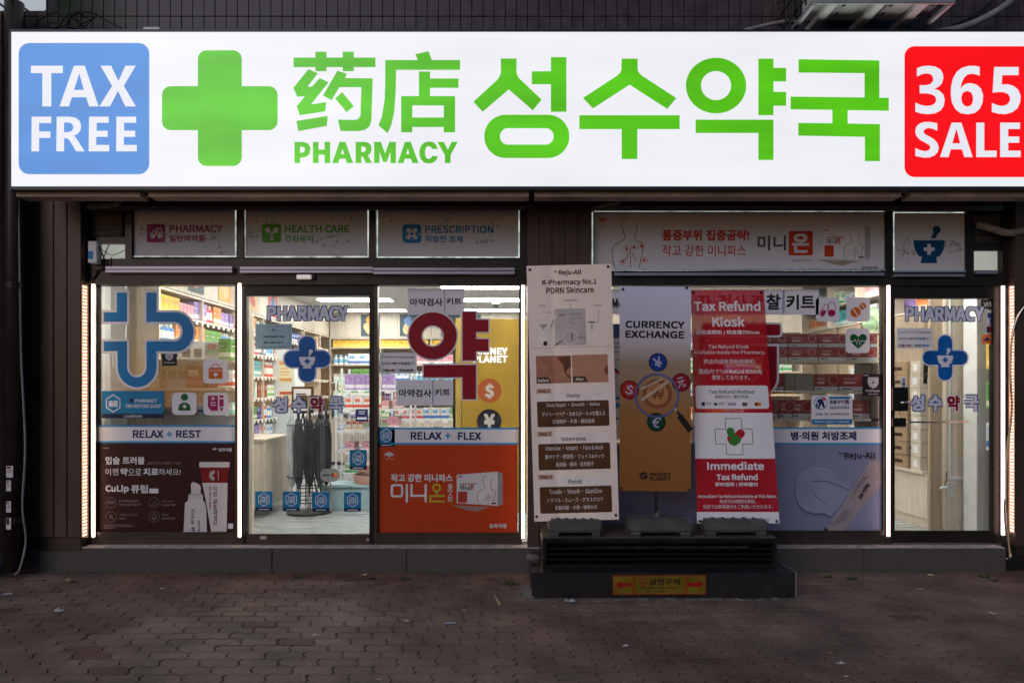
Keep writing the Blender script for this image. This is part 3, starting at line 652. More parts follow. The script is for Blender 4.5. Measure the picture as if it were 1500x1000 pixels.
xz = (1280, 280, 6.818)
DBL = M('dark_blue_ink', rgb(0, 62, 100), .5)
def bowl(x0, x1, y0, y1, fx0, fx1, fy): 
    n = 10; c = []
    for k in range(n+1): a = k/n*math.pi/2; c.append((x1-(x1-fx1)*(1-math.cos(a))*1.0, y0+(y1-y0)*math.sin(a)))
    L_ = [(x0+x1-x, y) for x, y in c]
    return [(x0, y0), (x1, y0)]+c[1:]+[(fx1+8, fy), (fx0-8, fy)]+L_[1:][::-1]
dec(t, 'mortar_symbol', DBL, mT, xz, [('p', bowl(397, 710, 490, 658, 472, 625, 718)), ('o', 628, 385, 40), ('p', [(602, 400), (640, 412), (620, 470), (567, 470)])])
dec(t, 'plus_symbol', FILM, mT, xz, [('p', cross_loop(552, 580, 106, 108, 36, 2))], .002)
MB().pbox(1309, 396, 1415, 399, -.06, -.03).build('lower_ledge', ALU, t)
# ------------------------------------------------------------------ niches with fans, boxes, hoses
def niche(x0, y0, x1, y1, name, label, gx0, gy0, gx1, gy1):
    t = thing(name, label, 'vent', P((x0+x1)/2, y1, -.02))
    MB().pbox(x0, y0, x1, y1, -.03, .04).build('cover', M('grime_brown_metal', (.07, .06, .055), .55, .2, .3, 7), t, bevel=.006)
    b = MB()
    n = 6
    for k in range(n): yy = y0+(y1-y0)*(k+.5)/n; b.pbox(x0+3, yy-1, x1-3, yy+1, -.036, -.03)
    b.build('louvre', M('grime_dark_metal', (.04, .035, .03), .5, .3, .3, 7), t)
    return t
niche(134, 304, 179, 346, 'vent_cover', 'grimy louvred vent cover at the upper left, under a hose end', 0, 0, 0, 0)
niche(1428, 312, 1466, 355, 'vent_cover', 'grimy vent cover at the upper right behind a drooping hose', 0, 0, 0, 0)
PANE = M('frosted_glow', (.80, .82, .72), .5, emit=.42, var=.12, vs=4)
for q_ in ((134, 356, 183, 378), (1427, 366, 1466, 398)): MB().pbox(*q_, .02, .03).build('side_light', PANE, bd)
for q_ in ((140, 347, 183, 357), (1427, 356, 1466, 367)): MB().pbox(*q_, -.02, .03).build('niche_rail', DARK, bd)
for q_ in ((134, 300, 183, 348), (1427, 306, 1470, 357)): MB().pbox(*q_, .0, .05).build('niche_backing', BLACK, bd)
dh = M('dusty_hose', (.22, .18, .15), .7, 0, .25, 20, .4, 60)
tag(MB().tube(spline([P(178, 286, -.1), P(172, 298, -.12), P(155, 302, -.13), P(129, 302, -.13)]), .025, 10).build('vent_hose', dh, smooth=True), 'dusty pale hose curling under the sign at the upper left', 'hose')
tag(MB().tube(spline([P(1430, 329, -.08), P(1450, 334, -.12), P(1475, 341, -.14), P(1500, 338, -.16), P(1530, 328, -.16)]), .03, 10).build('vent_hose', dh, smooth=True), 'dusty thick hose drooping across the vent at the upper right', 'hose')
tag(MB().tube(spline([P(866, 309, -.12), P(885, 300, -.14), P(905, 297, -.16), P(912, 288, -.2)]), .016, 8).build('vent_hose', dh, smooth=True), 'short dusty hose above the left end of the wide panel', 'hose')
jb = thing('junction_box', 'small white electrical box beside the upper left light slot', 'electrical box', P(135, 384, -.12))
MB().pbox(128.5, 353, 142, 385, -.14, -.06).build('case', WHITEP, jb, bevel=.006)
MB().pbox(129, 368, 136, 379, -.142, -.138).build('sticker', VINB, jb)
b = MB(); b.tube(spline([P(143, 356, -.1), P(150, 372, -.1), P(154, 388, -.08), P(146, 396, -.07), P(139, 396, -.07)]), .006, 6)
b.tube(spline([P(160, 358, -.05), P(152, 378, -.06), P(152, 394, -.06)]), .004, 6).tube(spline([P(183, 366, -.04), P(164, 374, -.05), P(148, 364, -.06)]), .003, 6).tube(spline([P(163, 377, -.06), P(160, 392, -.07), P(138, 396, -.08)]), .004, 6)
b.tube([P(144, 398, -.07), P(131, 416, -.07)], .008, 6)
tag(b.build('loose_wires', BCAB, smooth=True), 'loose black wires dangling below the small white electrical box', 'wires')
# ------------------------------------------------------------------ unlit batten lights under the transoms
BATT = M('lavender_grey_aluminium', (.30, .29, .36), .35, .6, .1, 6)
for x0, x1, y0, y1, lb in ((154, 340, 390, 399, 'unlit metal batten light over the leftmost window'), (351, 546, 390.5, 399.5, 'unlit metal batten light over the left glass door'), (546.6, 754, 392, 401.5, 'unlit metal batten light over the window with big red Korean letters')):
    t = thing('batten_light', lb, 'light fitting', P((x0+x1)/2, y1, -.1), 'unlit batten lights over the shopfront')
    MB().pbox(x0, y0, x1, y0+4.2, -.12, -.06).build('upper_channel', BATT, t, bevel=.003)
    MB().pbox(x0, y0+5.2, x1, y1, -.11, -.06).build('lower_channel', BATT, t, bevel=.003)
    MB().pbox(x0+1, y0+3.5, x1-1, y0+6, -.10, -.062).build('dark_gap', BLACK, t)
for x0, x1, y0, y1, lb in ((900, 1296, 399.5, 403.5, 'long slim unlit batten light under the wide panel'), (1310, 1414, 401.5, 405, 'short slim unlit batten light over the right-hand door'), (1430, 1462, 395.5, 401, 'shortest batten light, under the upper right vent')):
    t = thing('batten_light', lb, 'light fitting', P((x0+x1)/2, y1, -.08), 'unlit batten lights over the shopfront')
    MB().pbox(x0, y0, x1, y1, -.1, -.06).build('upper_channel', BATT, t, bevel=.003)
    MB().pbox(x0+2, y1, x1-2, y1+1, -.09, -.06).build('lower_channel', BLACK, t)
sn = thing('door_sensor', 'small grey motion sensor over the left glass door', 'sensor', P(447, 410, -.09))
MB().pbox(434, 402, 456, 409, -.10, -.06).build('casing', ALU, sn, bevel=.006); MB().pbox(456.2, 401.5, 461, 409.5, -.09, -.06).build('lens', BLACK, sn, bevel=.002)
# ------------------------------------------------------------------ LED strips
def led_mat(name, col, st):
    m = bpy.data.materials.new(name); m.use_nodes = True; nt = m.node_tree; N = nt.nodes; L = nt.links; N.clear()
    out = N.new('ShaderNodeOutputMaterial'); em = N.new('ShaderNodeEmission'); em.inputs[0].default_value = (*col, 1)
    tc = N.new('ShaderNodeTexCoord'); w = N.new('ShaderNodeTexWave'); w.bands_direction = 'Z'; w.inputs['Scale'].default_value = 12; L.new(tc.outputs['Object'], w.inputs[0])
    r = N.new('ShaderNodeMapRange'); r.inputs[3].default_value = st*.75; r.inputs[4].default_value = st*1.25; L.new(w.outputs['Fac'], r.inputs[0]); L.new(r.outputs[0], em.inputs[1])
    L.new(em.outputs[0], out.inputs[0]); return m
FILL_LED = led_mat('added_inner_glow', (1, .97, .92), 9.0); LEDW = led_mat('warm_led_diffuser', (1, .70, .48), 8.5); LEDP = led_mat('cool_led_diffuser', (1, .66, .58), 8.0)
for x, y0, y1, m, lb in ((136, 416, 786, LEDW, 'lit LED strip beside the brown pillar at the far left'), (350.5, 415, 786, LEDW, 'lit LED strip between the leftmost window and the glass door'),
                         (766, 418, 788, LEDW, 'lit LED strip left of the beige skincare banner'), (1302, 418, 785, LEDP, 'lit LED strip on the left edge of the right-hand door'), (1470, 419, 783, LEDP, 'lit LED strip on the right edge of the right-hand door')):
    t = thing('led_strip', lb, 'strip light', P(x, y1, -.05), 'lit vertical strips on the shopfront')
    MB().pbox(x-1.7, y0, x+1.7, y1, -.075, -.06).build('diffuser', m, t)
    MB().pbox(x-2.8, y0-2, x+2.8, y1+2, -.06, -.03).build('channel', ALU, t)
    MB().pbox(x-2.2, y0, x+2.2, y1, .064, .075).build('diffuser', FILL_LED, t)  # unseen strip added behind the jamb to brighten the front of the shop
    MB().tube([P(x, y0-1, -.05), P(x+2, y0-14, -.05)], .004, 6).build('lead_wire', BCAB, t)
# strip lights' reflections on the pillars' inner cheeks, put in as glowing bars
GLINT = M('strip_reflection_glow', (1, .74, .54), .5, emit=2.4, var=.25, vs=20)
def tape(xa, xb, ya, yb, Ya, Yb, lb):  # builds the glowing bars put in for a strip light's reflection
    t = thing('strip_reflection', lb, 'strip light', P((xa+xb)/2, yb, Ya), 'lit vertical strips on the shopfront')
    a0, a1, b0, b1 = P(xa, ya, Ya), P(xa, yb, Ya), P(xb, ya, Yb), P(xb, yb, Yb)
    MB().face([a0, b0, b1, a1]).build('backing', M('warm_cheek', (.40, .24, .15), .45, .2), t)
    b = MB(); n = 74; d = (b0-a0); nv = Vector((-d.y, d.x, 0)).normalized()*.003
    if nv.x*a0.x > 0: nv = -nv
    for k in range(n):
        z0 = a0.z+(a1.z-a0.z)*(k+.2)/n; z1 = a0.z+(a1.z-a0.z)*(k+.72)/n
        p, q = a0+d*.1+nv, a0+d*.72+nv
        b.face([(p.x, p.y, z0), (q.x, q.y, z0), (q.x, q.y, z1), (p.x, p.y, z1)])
    b.build('light_chip', GLINT, t)  # bars of the strip reflection
tape(119.7, 129.5, 417, 787, -.15, -.05, 'LED tape of tiny bars on the inner side of the far left pillar')  # glowing bars put in for the LED strip's reflection on the left pillar
tape(1486.3, 1477.7, 418, 780, -.15, -.078, 'LED tape of tiny bars on the inner side of the far right pillar')  # glowing bars put in for the LED strip's reflection on the right pillar
b = MB(); b.tube(spline([P(1520, 436, -.2), P(1498, 452, -.19), P(1484, 485, -.17), P(1480, 540, -.16), P(1482, 600, -.16), P(1476, 660, -.15), P(1474, 720, -.15), P(1477, 775, -.16), P(1479, 820, -.18)]), .009, 8)
b.tube(spline([P(1471, 730, -.14), P(1473, 775, -.15), P(1481, 812, -.17), P(1474, 818, -.18)]), .008, 8)
tag(b.build('hanging_cable', STEEL, smooth=True), 'pale cable looping down beside the strip light at the far right', 'cable')
# ================================================================== STICKERS AND POSTERS ON THE GLASS
GL = plane(-.002)
def sticker(name, label, z, loop, mat=None, cat='sticker', group=None, Y=None):
    pts = [(z[0]+x/z[2], z[1]+y/z[2]) for x, y in loop]
    t = thing(name, label, cat, P(sum(p[0] for p in pts)/len(pts), max(p[1] for p in pts), -.002), group)
    if mat: sheet(t, 'backing', mat, GL, loop, z)
    return t
e = (100, 400, 5)
# blue pharmacy mark of four bars
def bend(pts): return pts
shapesE = [[(355, 143), (430, 143), (430, 356), (260, 356), (260, 287), (355, 287)],
           [(572, 143), (646, 143), (646, 287)]+[(790+127*math.sin(R(a)), 430-143*math.cos(R(a))) for a in range(0, 181, 15)]+[(646, 571)]+[(504+142*math.cos(R(a)), 690+145*math.sin(R(a))) for a in range(0, 181, 15)]+[(360, 571), (260, 571), (260, 499), (430, 499), (430, 690)]+[(502-71*math.cos(R(a)), 690+72*math.sin(R(a))) for a in range(15, 180, 15)]+[(574, 690), (574, 499), (790, 499)]+[(780+58*math.cos(R(a)), 428-71*math.sin(R(a)) ) for a in range(-75, 91, 15)]+[(572, 356)]]
t = sticker('pharmacy_symbol', 'large blue looping cross symbol with pale outline on the leftmost window', e, [(240, 130), (930, 130), (930, 860), (240, 860)], None)
for s_ in shapesE: sheet(t, 'outline', VINW, GL, grow(s_, 17), e)
dec(t, 'blue_shape', VINB, GL, e, [('p', s_) for s_ in shapesE])
OR = M('orange_vinyl', rgb(190, 90, 20), .45); GRV = M('green_vinyl', rgb(10, 85, 35), .45); MAG = M('magenta_vinyl', rgb(150, 15, 85), .45)
t = sticker('icon_sticker', 'white rounded sticker with an orange medical bag, leftmost window', e, rr_loop(988, 630, 1168, 808, 32), VINW, group='rounded white icon stickers')
dec(t, 'bag_icon', OR, GL, e, [('r', 1028, 692, 1130, 773, 8), ('p', [(1046, 692)]+[(1079-33*math.cos(R(a)), 692-30*math.sin(R(a))) for a in range(0, 181, 20)]+[(1105, 692)]+[(1079+27*math.cos(R(a)), 692-24*math.sin(R(a))) for a in range(0, 181, 20)])])
dec(t, 'bag_mark', VINW, GL, e, [('p', cross_loop(1079, 742, 34, 34, 11, 1)), ('r', 1035, 710, 1123, 714)], .002)
f_ = (100, 580, 4.165)
t = sticker('icon_sticker', 'white rounded sticker with a green person and plus, leftmost window', f_, rr_loop(633, -22, 783, 114, 26), VINW, group='rounded white icon stickers')
dec(t, 'person_icon', GRV, GL, f_, [('o', 709, 6, 22), ('p', [(672, 88), (672, 70)]+[(709-37*math.cos(R(a)), 72-34*math.sin(R(a))) for a in range(0, 181, 20)]+[(746, 88)])])
dec(t, 'plus_mark', VINW, GL, f_, [('p', cross_loop(709, 62, 26, 26, 8, 1))], .002)
t = sticker('icon_sticker', 'white rounded sticker with a magenta form and pencil, leftmost window', f_, rr_loop(825, -22, 976, 116, 26), VINW, group='rounded white icon stickers')
dec(t, 'form_icon', MAG, GL, f_, [('r', 852, -4, 913, 90, 2), ('r', 921, 18, 948, 64), ('p', [(921, 70), (948, 70), (934, 93)]), ('r', 921, -6, 948, 10, 8)])
dec(t, 'form_mark', VINW, GL, f_, [('p', cross_loop(883, 15, 22, 22, 6, 1)), ('r', 868, 38, 900, 43), ('r', 868, 53, 900, 58), ('p', [(852, 66), (872, 90), (852, 91)])], .002)
# tax refund shop sticker
TEAL = M('teal_vinyl', rgb(10, 115, 160), .45); NAV = M('dark_navy_vinyl', rgb(12, 28, 62), .45); PALE = M('pale_print', (.62, .66, .72), .5)
def hexagon(cx, cy, r, w): return ('loop', [(cx+r*.92*math.cos(R(60*k-90)), cy+r*math.sin(R(60*k-90))) for k in range(6)], w)
t = sticker('refund_shop_sticker', 'wide teal tax refund shop sticker with hexagon emblem, leftmost window', f_, rr_loop(205, -32, 583, 135, 8), TEAL)
dec(t, 'dark_band', NAV, GL, f_, [('r', 206, 107, 582, 134, 6)])
dec(t, 'emblem', PALE, GL, f_, [hexagon(274, 44, 52, 6), ('t', '退税', 244, 26, 304, 66, .05)])
dec(t, 'lettering', PALE, GL, f_, [('t', 'PHARMACY', 408, 17, 541, 39, 0, 0, .024), ('t', 'TAX REFUND SHOP', 348, 49, 566, 71, 0, 0, .024), ('t', 'CubeREFUND', 340, 114, 450, 130, .02)], .002)
dec(t, 'mortar_symbol', NAV, GL, f_, [('p', bowl(371, 399, 17, 32, 379, 391, 38)), ('l', [(386, 16), (394, 6)], 4)])
SH = M('shield_grey', (.45, .46, .48), .5)
def shield(z, x0, y0, x1, y1, label, sx0, sy0, sx1, sy1, rows):
    t = sticker('security_sticker', label, z, rr_loop(x0, y0, x1, y1, 2), INK, group='black security stickers')
    w, h = sx1-sx0, sy1-sy0
    dec(t, 'shield_emblem', SH, GL, z, [('p', [(sx0, sy0), (sx1, sy0), (sx1, sy0+h*.55), (sx1-w*.2, sy0+h*.85), (sx0+w/2, sy1), (sx0+w*.2, sy0+h*.85), (sx0, sy0+h*.55)])])
    dec(t, 'shield_lines', INK, GL, z, [('l', [((sx0+sx1)/2, sy0+h*.45), ((sx0+sx1)/2+w*.5*math.cos(a), sy0+h*.45+h*.5*math.sin(a))], w*.025) for a in (.3, 1.2, 2.0, 2.9, 4.0, 5.3)]+[('o', (sx0+sx1)/2, sy0+h*.45, w*.08)], .002)
    dec(t, 'lettering', SH, GL, z, rows)
shield(e, 686, 590, 795, 678, 'small black security sticker with pale shield, leftmost window', 712, 592, 768, 640, [('t', 'GiGAeyes', 700, 648, 780, 662, 0, 0, .02)])
s_z = (1130, 400, 5)
shield(s_z, 666, 736, 825, 898, 'large black security sticker with white shield, by the right-hand door', 706, 762, 784, 845, [('t', 'GiGAeyes', 690, 852, 795, 872, 0, 0, .02), ('t', '안전 지킴이', 708, 879, 778, 890, .03), ('r', 672, 745, 712, 750)])
# lower posters
def band(label, x0, x1, y0, y1, words, tx):
    t = sticker('banner_strip', label, (0, 0, 1), [(x0, y0), (x1, y0), (x1, y1), (x0, y1)], VINW, 'window strip', 'white strips with blue edges')
    dec(t, 'blue_edge', VINC, GL, (0, 0, 1), [('r', x0, y0, x1, y0+2.6), ('r', x0, y1-2.8, x1, y1)])
    dec(t, 'lettering', VINN, GL, (0, 0, 1), tx[0])
    if tx[1]: dec(t, 'plus_mark', VINC, GL, (0, 0, 1), tx[1])
band('white strip reading RELAX + REST above the dark lip balm poster', 143.5, 346, 622.5, 648.5, '', ([('t', 'RELAX', 194.6, 629.8, 239, 641, 0, 0, .03), ('t', 'REST', 257.8, 629.8, 294.6, 641, 0, 0, .03)], [('p', cross_loop(248.2, 635.6, 7.5, 8.4, 2.6, .2))]))
band('white strip reading RELAX + FLEX above the orange poster', 573, 759, 626, 651, '', ([('t', 'RELAX', 601.6, 632.5, 646.8, 643.5, 0, 0, .03), ('t', 'FLEX', 670.8, 632.8, 704.7, 644, 0, 0, .03)], [('p', cross_loop(656, 638, 7.5, 8.4, 2.6, .2))]))
band('white strip with navy Korean lettering above the lavender poster', 1013, 1293, 625.5, 651, '', ([('t', '병·의원 처방조제', 1158.5, 631.5, 1254.5, 644.5, .06)], None))
MAR = M('maroon_print', rgb(46, 10, 9), .45, var=.05); WPR = M('white_print', (.62, .60, .62), .5); DIM = M('dim_print', (.22, .17, .17), .5)
t = sticker('lip_balm_poster', 'dark maroon lip balm poster with two white tubes, low on the leftmost window', f_, [(182, 284), (1022, 284), (1022, 829), (182, 829)], MAR, 'poster')
dec(t, 'headline_lettering', WPR, GL, f_, [('t', '입술 트러블', 226, 368, 466, 416, .05), ('t', '이젠', 226, 440, 306, 482, .01), ('t', '약', 318, 438, 362, 484, .06), ('t', '으로', 366, 442, 446, 482, .01), ('t', '치료', 458, 438, 550, 484, .06), ('t', '하세요!', 552, 442, 686, 482, .01),
    ('t', 'CuLip', 227, 541, 369, 592, 0, 0, .03), ('t', '큐립', 382, 540, 486, 592, .06), ('r', 494, 563, 550, 592, 3), ('t', '동화약품', 916, 316, 998, 338, .04), ('r', 974, 776, 1006, 808, 3)]+fan(893, 326, 14))
dec(t, 'small_lettering', MAR, GL, f_, [('t', '연고', 502, 567, 542, 588, .04)], .0025)
dec(t, 'fine_print', DIM, GL, f_, [('t', '(입술 갈라짐, 입술염, 구각염)', 480, 400, 684, 418, .02), ('t', '5가지 복합성분으로', 308, 632, 432, 646, .03), ('t', '다양한 입술트러블 완화', 308, 653, 448, 668, .02), ('t', '산뜻한 느낌으로', 570, 634, 640, 646, .02), ('t', '부드러운 제형', 570, 656, 652, 670, .04), ('t', '스테로이드, 항생제', 312, 717, 420, 730, .02), ('t', '무첨가', 312, 738, 350, 752, .04), ('t', '상쾌한', 570, 717, 612, 730, .02), ('t', '프레쉬아로마향', 570, 738, 650, 752, .04),
    ('ring', 261, 649, 33, 2), ('ring', 524, 649, 33, 2), ('ring', 261, 735, 33, 2), ('ring', 524, 735, 33, 2), ('loop', circ_loop(261, 646, 20, 9, 16), 2.5), ('l', [(242, 647), (280, 647)], 2.5), ('l', [(505, 664), (524, 652), (530, 640), (541, 626)], 3), ('l', [(500, 668), (530, 668), (546, 650)], 2.5), ('l', [(255, 750), (256, 722), (266, 722), (268, 748)], 2.5), ('l', [(246, 720), (278, 752)], 2.5), ('loop', [(524, 712), (540, 738), (534, 752), (514, 752), (508, 738)], 2.5), ('o', 524, 742, 6), ('r', 214, 314, 250, 320), ('r', 218, 782, 380, 785), ('r', 218, 792, 400, 795), ('r', 218, 802, 288, 805)])
TUBEW = M('tube_white_print', (.58, .54, .53), .45, var=.03); RINK = M('dark_red_ink', rgb(120, 15, 15), .5)
dec(t, 'printed_tube', TUBEW, GL, f_, [('r', 799, 401, 984, 434, 4), ('p', [(817, 528), (972, 528), (966, 822), (950, 829), (872, 829), (840, 640)]),
    ('p', [(748, 534), (762, 522), (775, 527), (800, 538), (808, 552), (808, 594), (820, 598), (823, 640), (834, 645), (842, 690), (846, 829), (703, 829), (712, 650), (730, 638), (733, 600), (750, 594)])], .0018)
dec(t, 'tube_collar', RINK, GL, f_, [('p', [(802, 435), (982, 435), (970, 527), (822, 527)])], .0018)
dec(t, 'tube_lettering', RINK, GL, f_, [('t', '큐립 연고', 884, 550, 908, 690, .03, -90), ('t', '입술염 구각염 치료', 860, 548, 870, 690, .03, -90)], .0026)
dec(t, 'tube_lettering', INK, GL, f_, [('t', 'CuLip', 884, 688, 912, 782, 0, -90, .03), ('t', 'CuLip 큐', 746, 690, 772, 826, .03, 90), ('t', '입술염 치료', 792, 756, 802, 826, .03, 90)], .0026)
dec(t, 'tube_ring', M('tube_grey_print', (.36, .33, .33), .5), GL, f_, [('r', 733, 601, 822, 606), ('r', 731, 618, 822, 622), ('r', 748, 593, 808, 597), ('r', 869, 822, 952, 829)], .0026)
dec(t, 'fan_emblem', WPR, GL, f_, [('l', [(888+10*math.cos(R(a)), 483+10*math.sin(R(a))), (888+30*math.cos(R(a)), 483+32*math.sin(R(a)))], 5) for a in range(90, 275, 26)]+[('l', [(915, 455), (915, 510)], 3)], .0026)
l_ = (545, 615, 5.404)
ORP = M('orange_print', rgb(172, 56, 16), .45, var=.05, vs=2)
t = sticker('patch_poster', 'orange poster with white Korean lettering and a printed carton, beside the left door', l_, [(43, 194), (1150, 194), (1150, 900), (43, 900)], ORP, 'poster')
dec(t, 'headline_lettering', WPR, GL, l_, [('t', '작고 강한 미니파스', 150, 426, 638, 488, .05), ('p', rr_loop(148, 506, 246, 610, 22), rr_loop(166, 522, 230, 594, 10)), ('r', 266, 506, 284, 650, 2), ('p', [(304, 506), (321, 506), (321, 590), (416, 590), (416, 506), (433, 506), (433, 650), (416, 650), (416, 606), (304, 606)])]+
    [('t', ch, 600, 506+k*36, 638, 540+k*36, .03) for k, ch in enumerate('플라스타')]+[('t', '동화약품', 930, 820, 1066, 854, .03), ('r', 104, 305, 172, 308)]+fan(136, 282, 38))
dec(t, 'yellow_lettering', M('olive_yellow_print', rgb(175, 165, 45), .5), GL, l_, [('ring', 512, 536, 34, 14), ('r', 504, 568, 520, 596), ('r', 452, 594, 574, 608), ('p', [(454, 612), (470, 612), (470, 636), (574, 636), (574, 650), (454, 650)])])
patch_box(t, GL, l_, 670, 407, 1.66, M('carton_white_print', (.55, .54, .55), .5), M('carton_red_print', rgb(160, 55, 45), .5), M('patch_tan_print', (.30, .18, .15), .5), M('carton_grey_print', (.26, .22, .23), .5))
t_ = (1120, 590, 4.763)
LAV = M('lavender_print', rgb(122, 126, 154), .45, var=.06, vs=2)
t = sticker('skincare_poster', 'lavender skincare poster with a smear of cream and a tube, low on the right window', (0, 0, 1), [(868, 651), (1293, 651), (1293, 778), (868, 778)], LAV, 'poster')
dec(t, 'headline_lettering', INK, GL, t_, [('t', 'Reju-All', 556, 342, 773, 398, 0, 0, .022), ('t', 'Dr.', 520, 342, 556, 360, .03)]+[('r', x, 385, x+20, 389) for x in (556, 708, 735)])
CR1 = M('cream_light_print', rgb(134, 138, 166), .4); CR2 = M('cream_shadow_print', rgb(88, 90, 122), .5)
smear = spline([(330, 448, 0), (262, 478, 0), (224, 540, 0), (216, 620, 0), (232, 690, 0), (280, 745, 0), (350, 768, 0), (420, 768, 0), (470, 780, 0), (600, 600, 0), (540, 520, 0), (460, 465, 0), (390, 446, 0), (330, 448, 0)], 5)
dec(t, 'cream_shadow', CR2, GL, t_, [('p', [(x-6, y+14) for x, y, _ in smear[:-1]])], .0012)
dec(t, 'cream_smear', CR1, GL, t_, [('p', [(x, y) for x, y, _ in smear[:-1]])], .002)
dec(t, 'cream_fold', CR2, GL, t_, [('l', spline([(330, 545, 0), (420, 545, 0), (500, 570, 0), (590, 606, 0)]), 7), ('l', spline([(250, 520, 0), (330, 478, 0), (420, 480, 0), (520, 520, 0), (600, 590, 0)]), 3), ('l', spline([(330, 610, 0), (370, 660, 0), (430, 710, 0)]), 5)], .0028)
TPINK = M('tube_pink_print', rgb(146, 136, 140), .45)
dec(t, 'printed_tube', TPINK, GL, t_, [('p', [(730, 410), (800, 400), (822, 420), (822, 560), (545, 900), (420, 900)])], .0022)
dec(t, 'tube_cap', M('dark_cap_print', rgb(50, 38, 42), .5), GL, t_, [('p', [(400, 903), (425, 866), (458, 903)])], .003)
dec(t, 'tube_lettering', INK, GL, t_, [('t', 'Reju-All', 632, 596, 752, 632, .05, 121), ('t', 'Advanced Pure', 600, 555, 720, 568, .02, 128), ('t', 'Rejuvenating Cream', 585, 570, 750, 582, .02, 128), ('r', 520, 700, 523, 703)]+[('l', [(480+k*28, 846-k*4), (570+k*14, 740+k*4)], 3) for k in range(3)]+[('l', [(600, 645), (640, 700)], 2)], .003)
dec(t, 'thin_line', CR1, GL, t_, [('l', [(555, 840), (615, 905)], 2.5), ('l', spline([(640, 700, 0), (700, 740, 0), (720, 830, 0)]), 2)], .001)
# the slice of another poster left of the middle banners
t = sticker('notice_strip', 'long white paper notice with black Korean letters across the right window top', (0, 0, 1), [(870, 424), (1200, 424), (1199, 461), (870, 460)], VINW, 'notice')
q_ = (1005, 410, 5)
dec(t, 'lettering', INK, GL, (0, 0, 1), [('t', '찰', 1122.5, 430.5, 1143.5, 453.5, .05), ('t', '키트', 1152, 431.5, 1193.5, 453.5, .05), ('t', '관', 1099, 431, 1119, 454, .05), ('t', '사', 1074, 431, 1094, 454, .05), ('t', '검', 1050, 431, 1071, 454, .05), ('t', '자', 1022, 431, 1042, 454, .05), ('t', 'Me', 897, 437, 912, 451, .03)])
dec(t, 'join_line', M('lavender_tape', rgb(150, 150, 180), .4), GL, (0, 0, 1), [('r', 1146, 424, 1149.5, 460.5), ('r', 1045, 424, 1048, 460.5)])
t = sticker('paper_notice', 'pale notice with blue blocks showing between the beige and grey banners', (0, 0, 1), [(880, 474), (912, 474), (912, 622), (880, 622)], VINW, 'notice')
dec(t, 'blue_block', M('slate_blue_print', rgb(70, 75, 110), .5), GL, (0, 0, 1), [('r', 897, 475, 912, 495)])
dec(t, 'pink_mark', MAG, GL, (0, 0, 1), [('l', [(900, 540), (907, 547)], 4)])
dec(t, 'cyan_mark', VINC, GL, (0, 0, 1), [('r', 901, 581, 910, 585), ('r', 902, 590, 910, 597), ('r', 890, 612, 912, 614)])
dec(t, 'lettering', GREYI, GL, (0, 0, 1), [('r', 900, 502, 912, 503.5), ('r', 901, 507, 908, 509), ('r', 900, 514, 912, 515.5), ('r', 900, 527, 912, 528)])
# dark red Korean letter, big, on the window by the left door
k_ = (545, 410, 4.545)
DRED = M('dark_red_vinyl', rgb(136, 5, 30), .45, var=.06)
def red_letter(t, z, parts):
    for i, p in enumerate(parts): sheet(t, 'outline', VINW, plane(-.004-.0004*i), [(x, y) for x, y in grow(p[0], p[1])], z) if len(p) == 2 else None
t = sticker('red_letter', 'huge dark red Korean letter with pale outline on the window beside the left door', k_, [(240, 210), (780, 210), (780, 800), (240, 800)], None)
GL2 = plane(-.0055)
va = [(602, 212), (692, 212), (692, 264), (775, 264), (775, 346), (692, 346), (692, 393), (775, 393), (775, 474), (692, 474), (692, 535), (602, 535)]
ga = [(343, 565), (692, 565), (692, 794), (602, 794), (602, 647), (343, 647)]
dec(t, 'outline', VINW, GL2, k_, [('p', circ_loop(404, 371, 170, 166, 48), circ_loop(404, 373, 65, 62, 36)), ('p', grow(va, 9)), ('p', grow(ga, 9))], .0008)
dec(t, 'red_shape', DRED, GL2, k_, [('p', circ_loop(404, 371, 160, 156, 48), circ_loop(404, 373, 74, 71, 36)), ('p', va), ('p', ga)], .002)
def notice(label, z, x0, y0, x1, y1, sx, tx):
    t = sticker('paper_notice', label, z, [(x0, y0), (x1, y0), (x1, y1), (x0, y1)], VINW, 'notice', 'white paper notices on the red letter window')
    dec(t, 'fold', M('lavender_tape', rgb(150, 150, 180)), GL, z, [('r', sx-4, y0, sx+4, y1)])
    dec(t, 'lettering', INK, GL, z, tx)
notice('white paper notice above the huge dark red letter', k_, 238, 58, 614, 232, 482, [('t', '마약검사', 254, 122, 470, 172, .05), ('t', '키트', 494, 120, 596, 164, .05)])
notice('white paper notice below the ring of the huge dark red letter', k_, 162, 664, 540, 834, 405, [('t', '마약검사', 180, 726, 396, 778, .05), ('t', '키트', 418, 724, 520, 770, .05)])
t = sticker('refund_notice', 'small pale notice about tax refunds left of the huge red letter', k_, [(50, 484), (298, 486), (298, 624), (50, 622)], VINW, 'notice')
dec(t, 'lettering', INK, GL, k_, [('t', 'Tax-free in just', 64, 506, 182, 520, 0, 0, .02), ('t', 'わずか', 64, 546, 122, 564, .03), ('t', 'で免税完了！', 168, 546, 284, 564, .03), ('t', '只需', 66, 592, 106, 610, .03), ('t', '，即刻退税！', 158, 592, 280, 610, .03)])
dec(t, 'red_lettering', RINK, GL, k_, [('t', '10 seconds!', 188, 506, 282, 519, 0, 0, .03), ('t', '10秒', 124, 546, 166, 564, .05), ('t', '10秒', 108, 592, 154, 610, .05)])
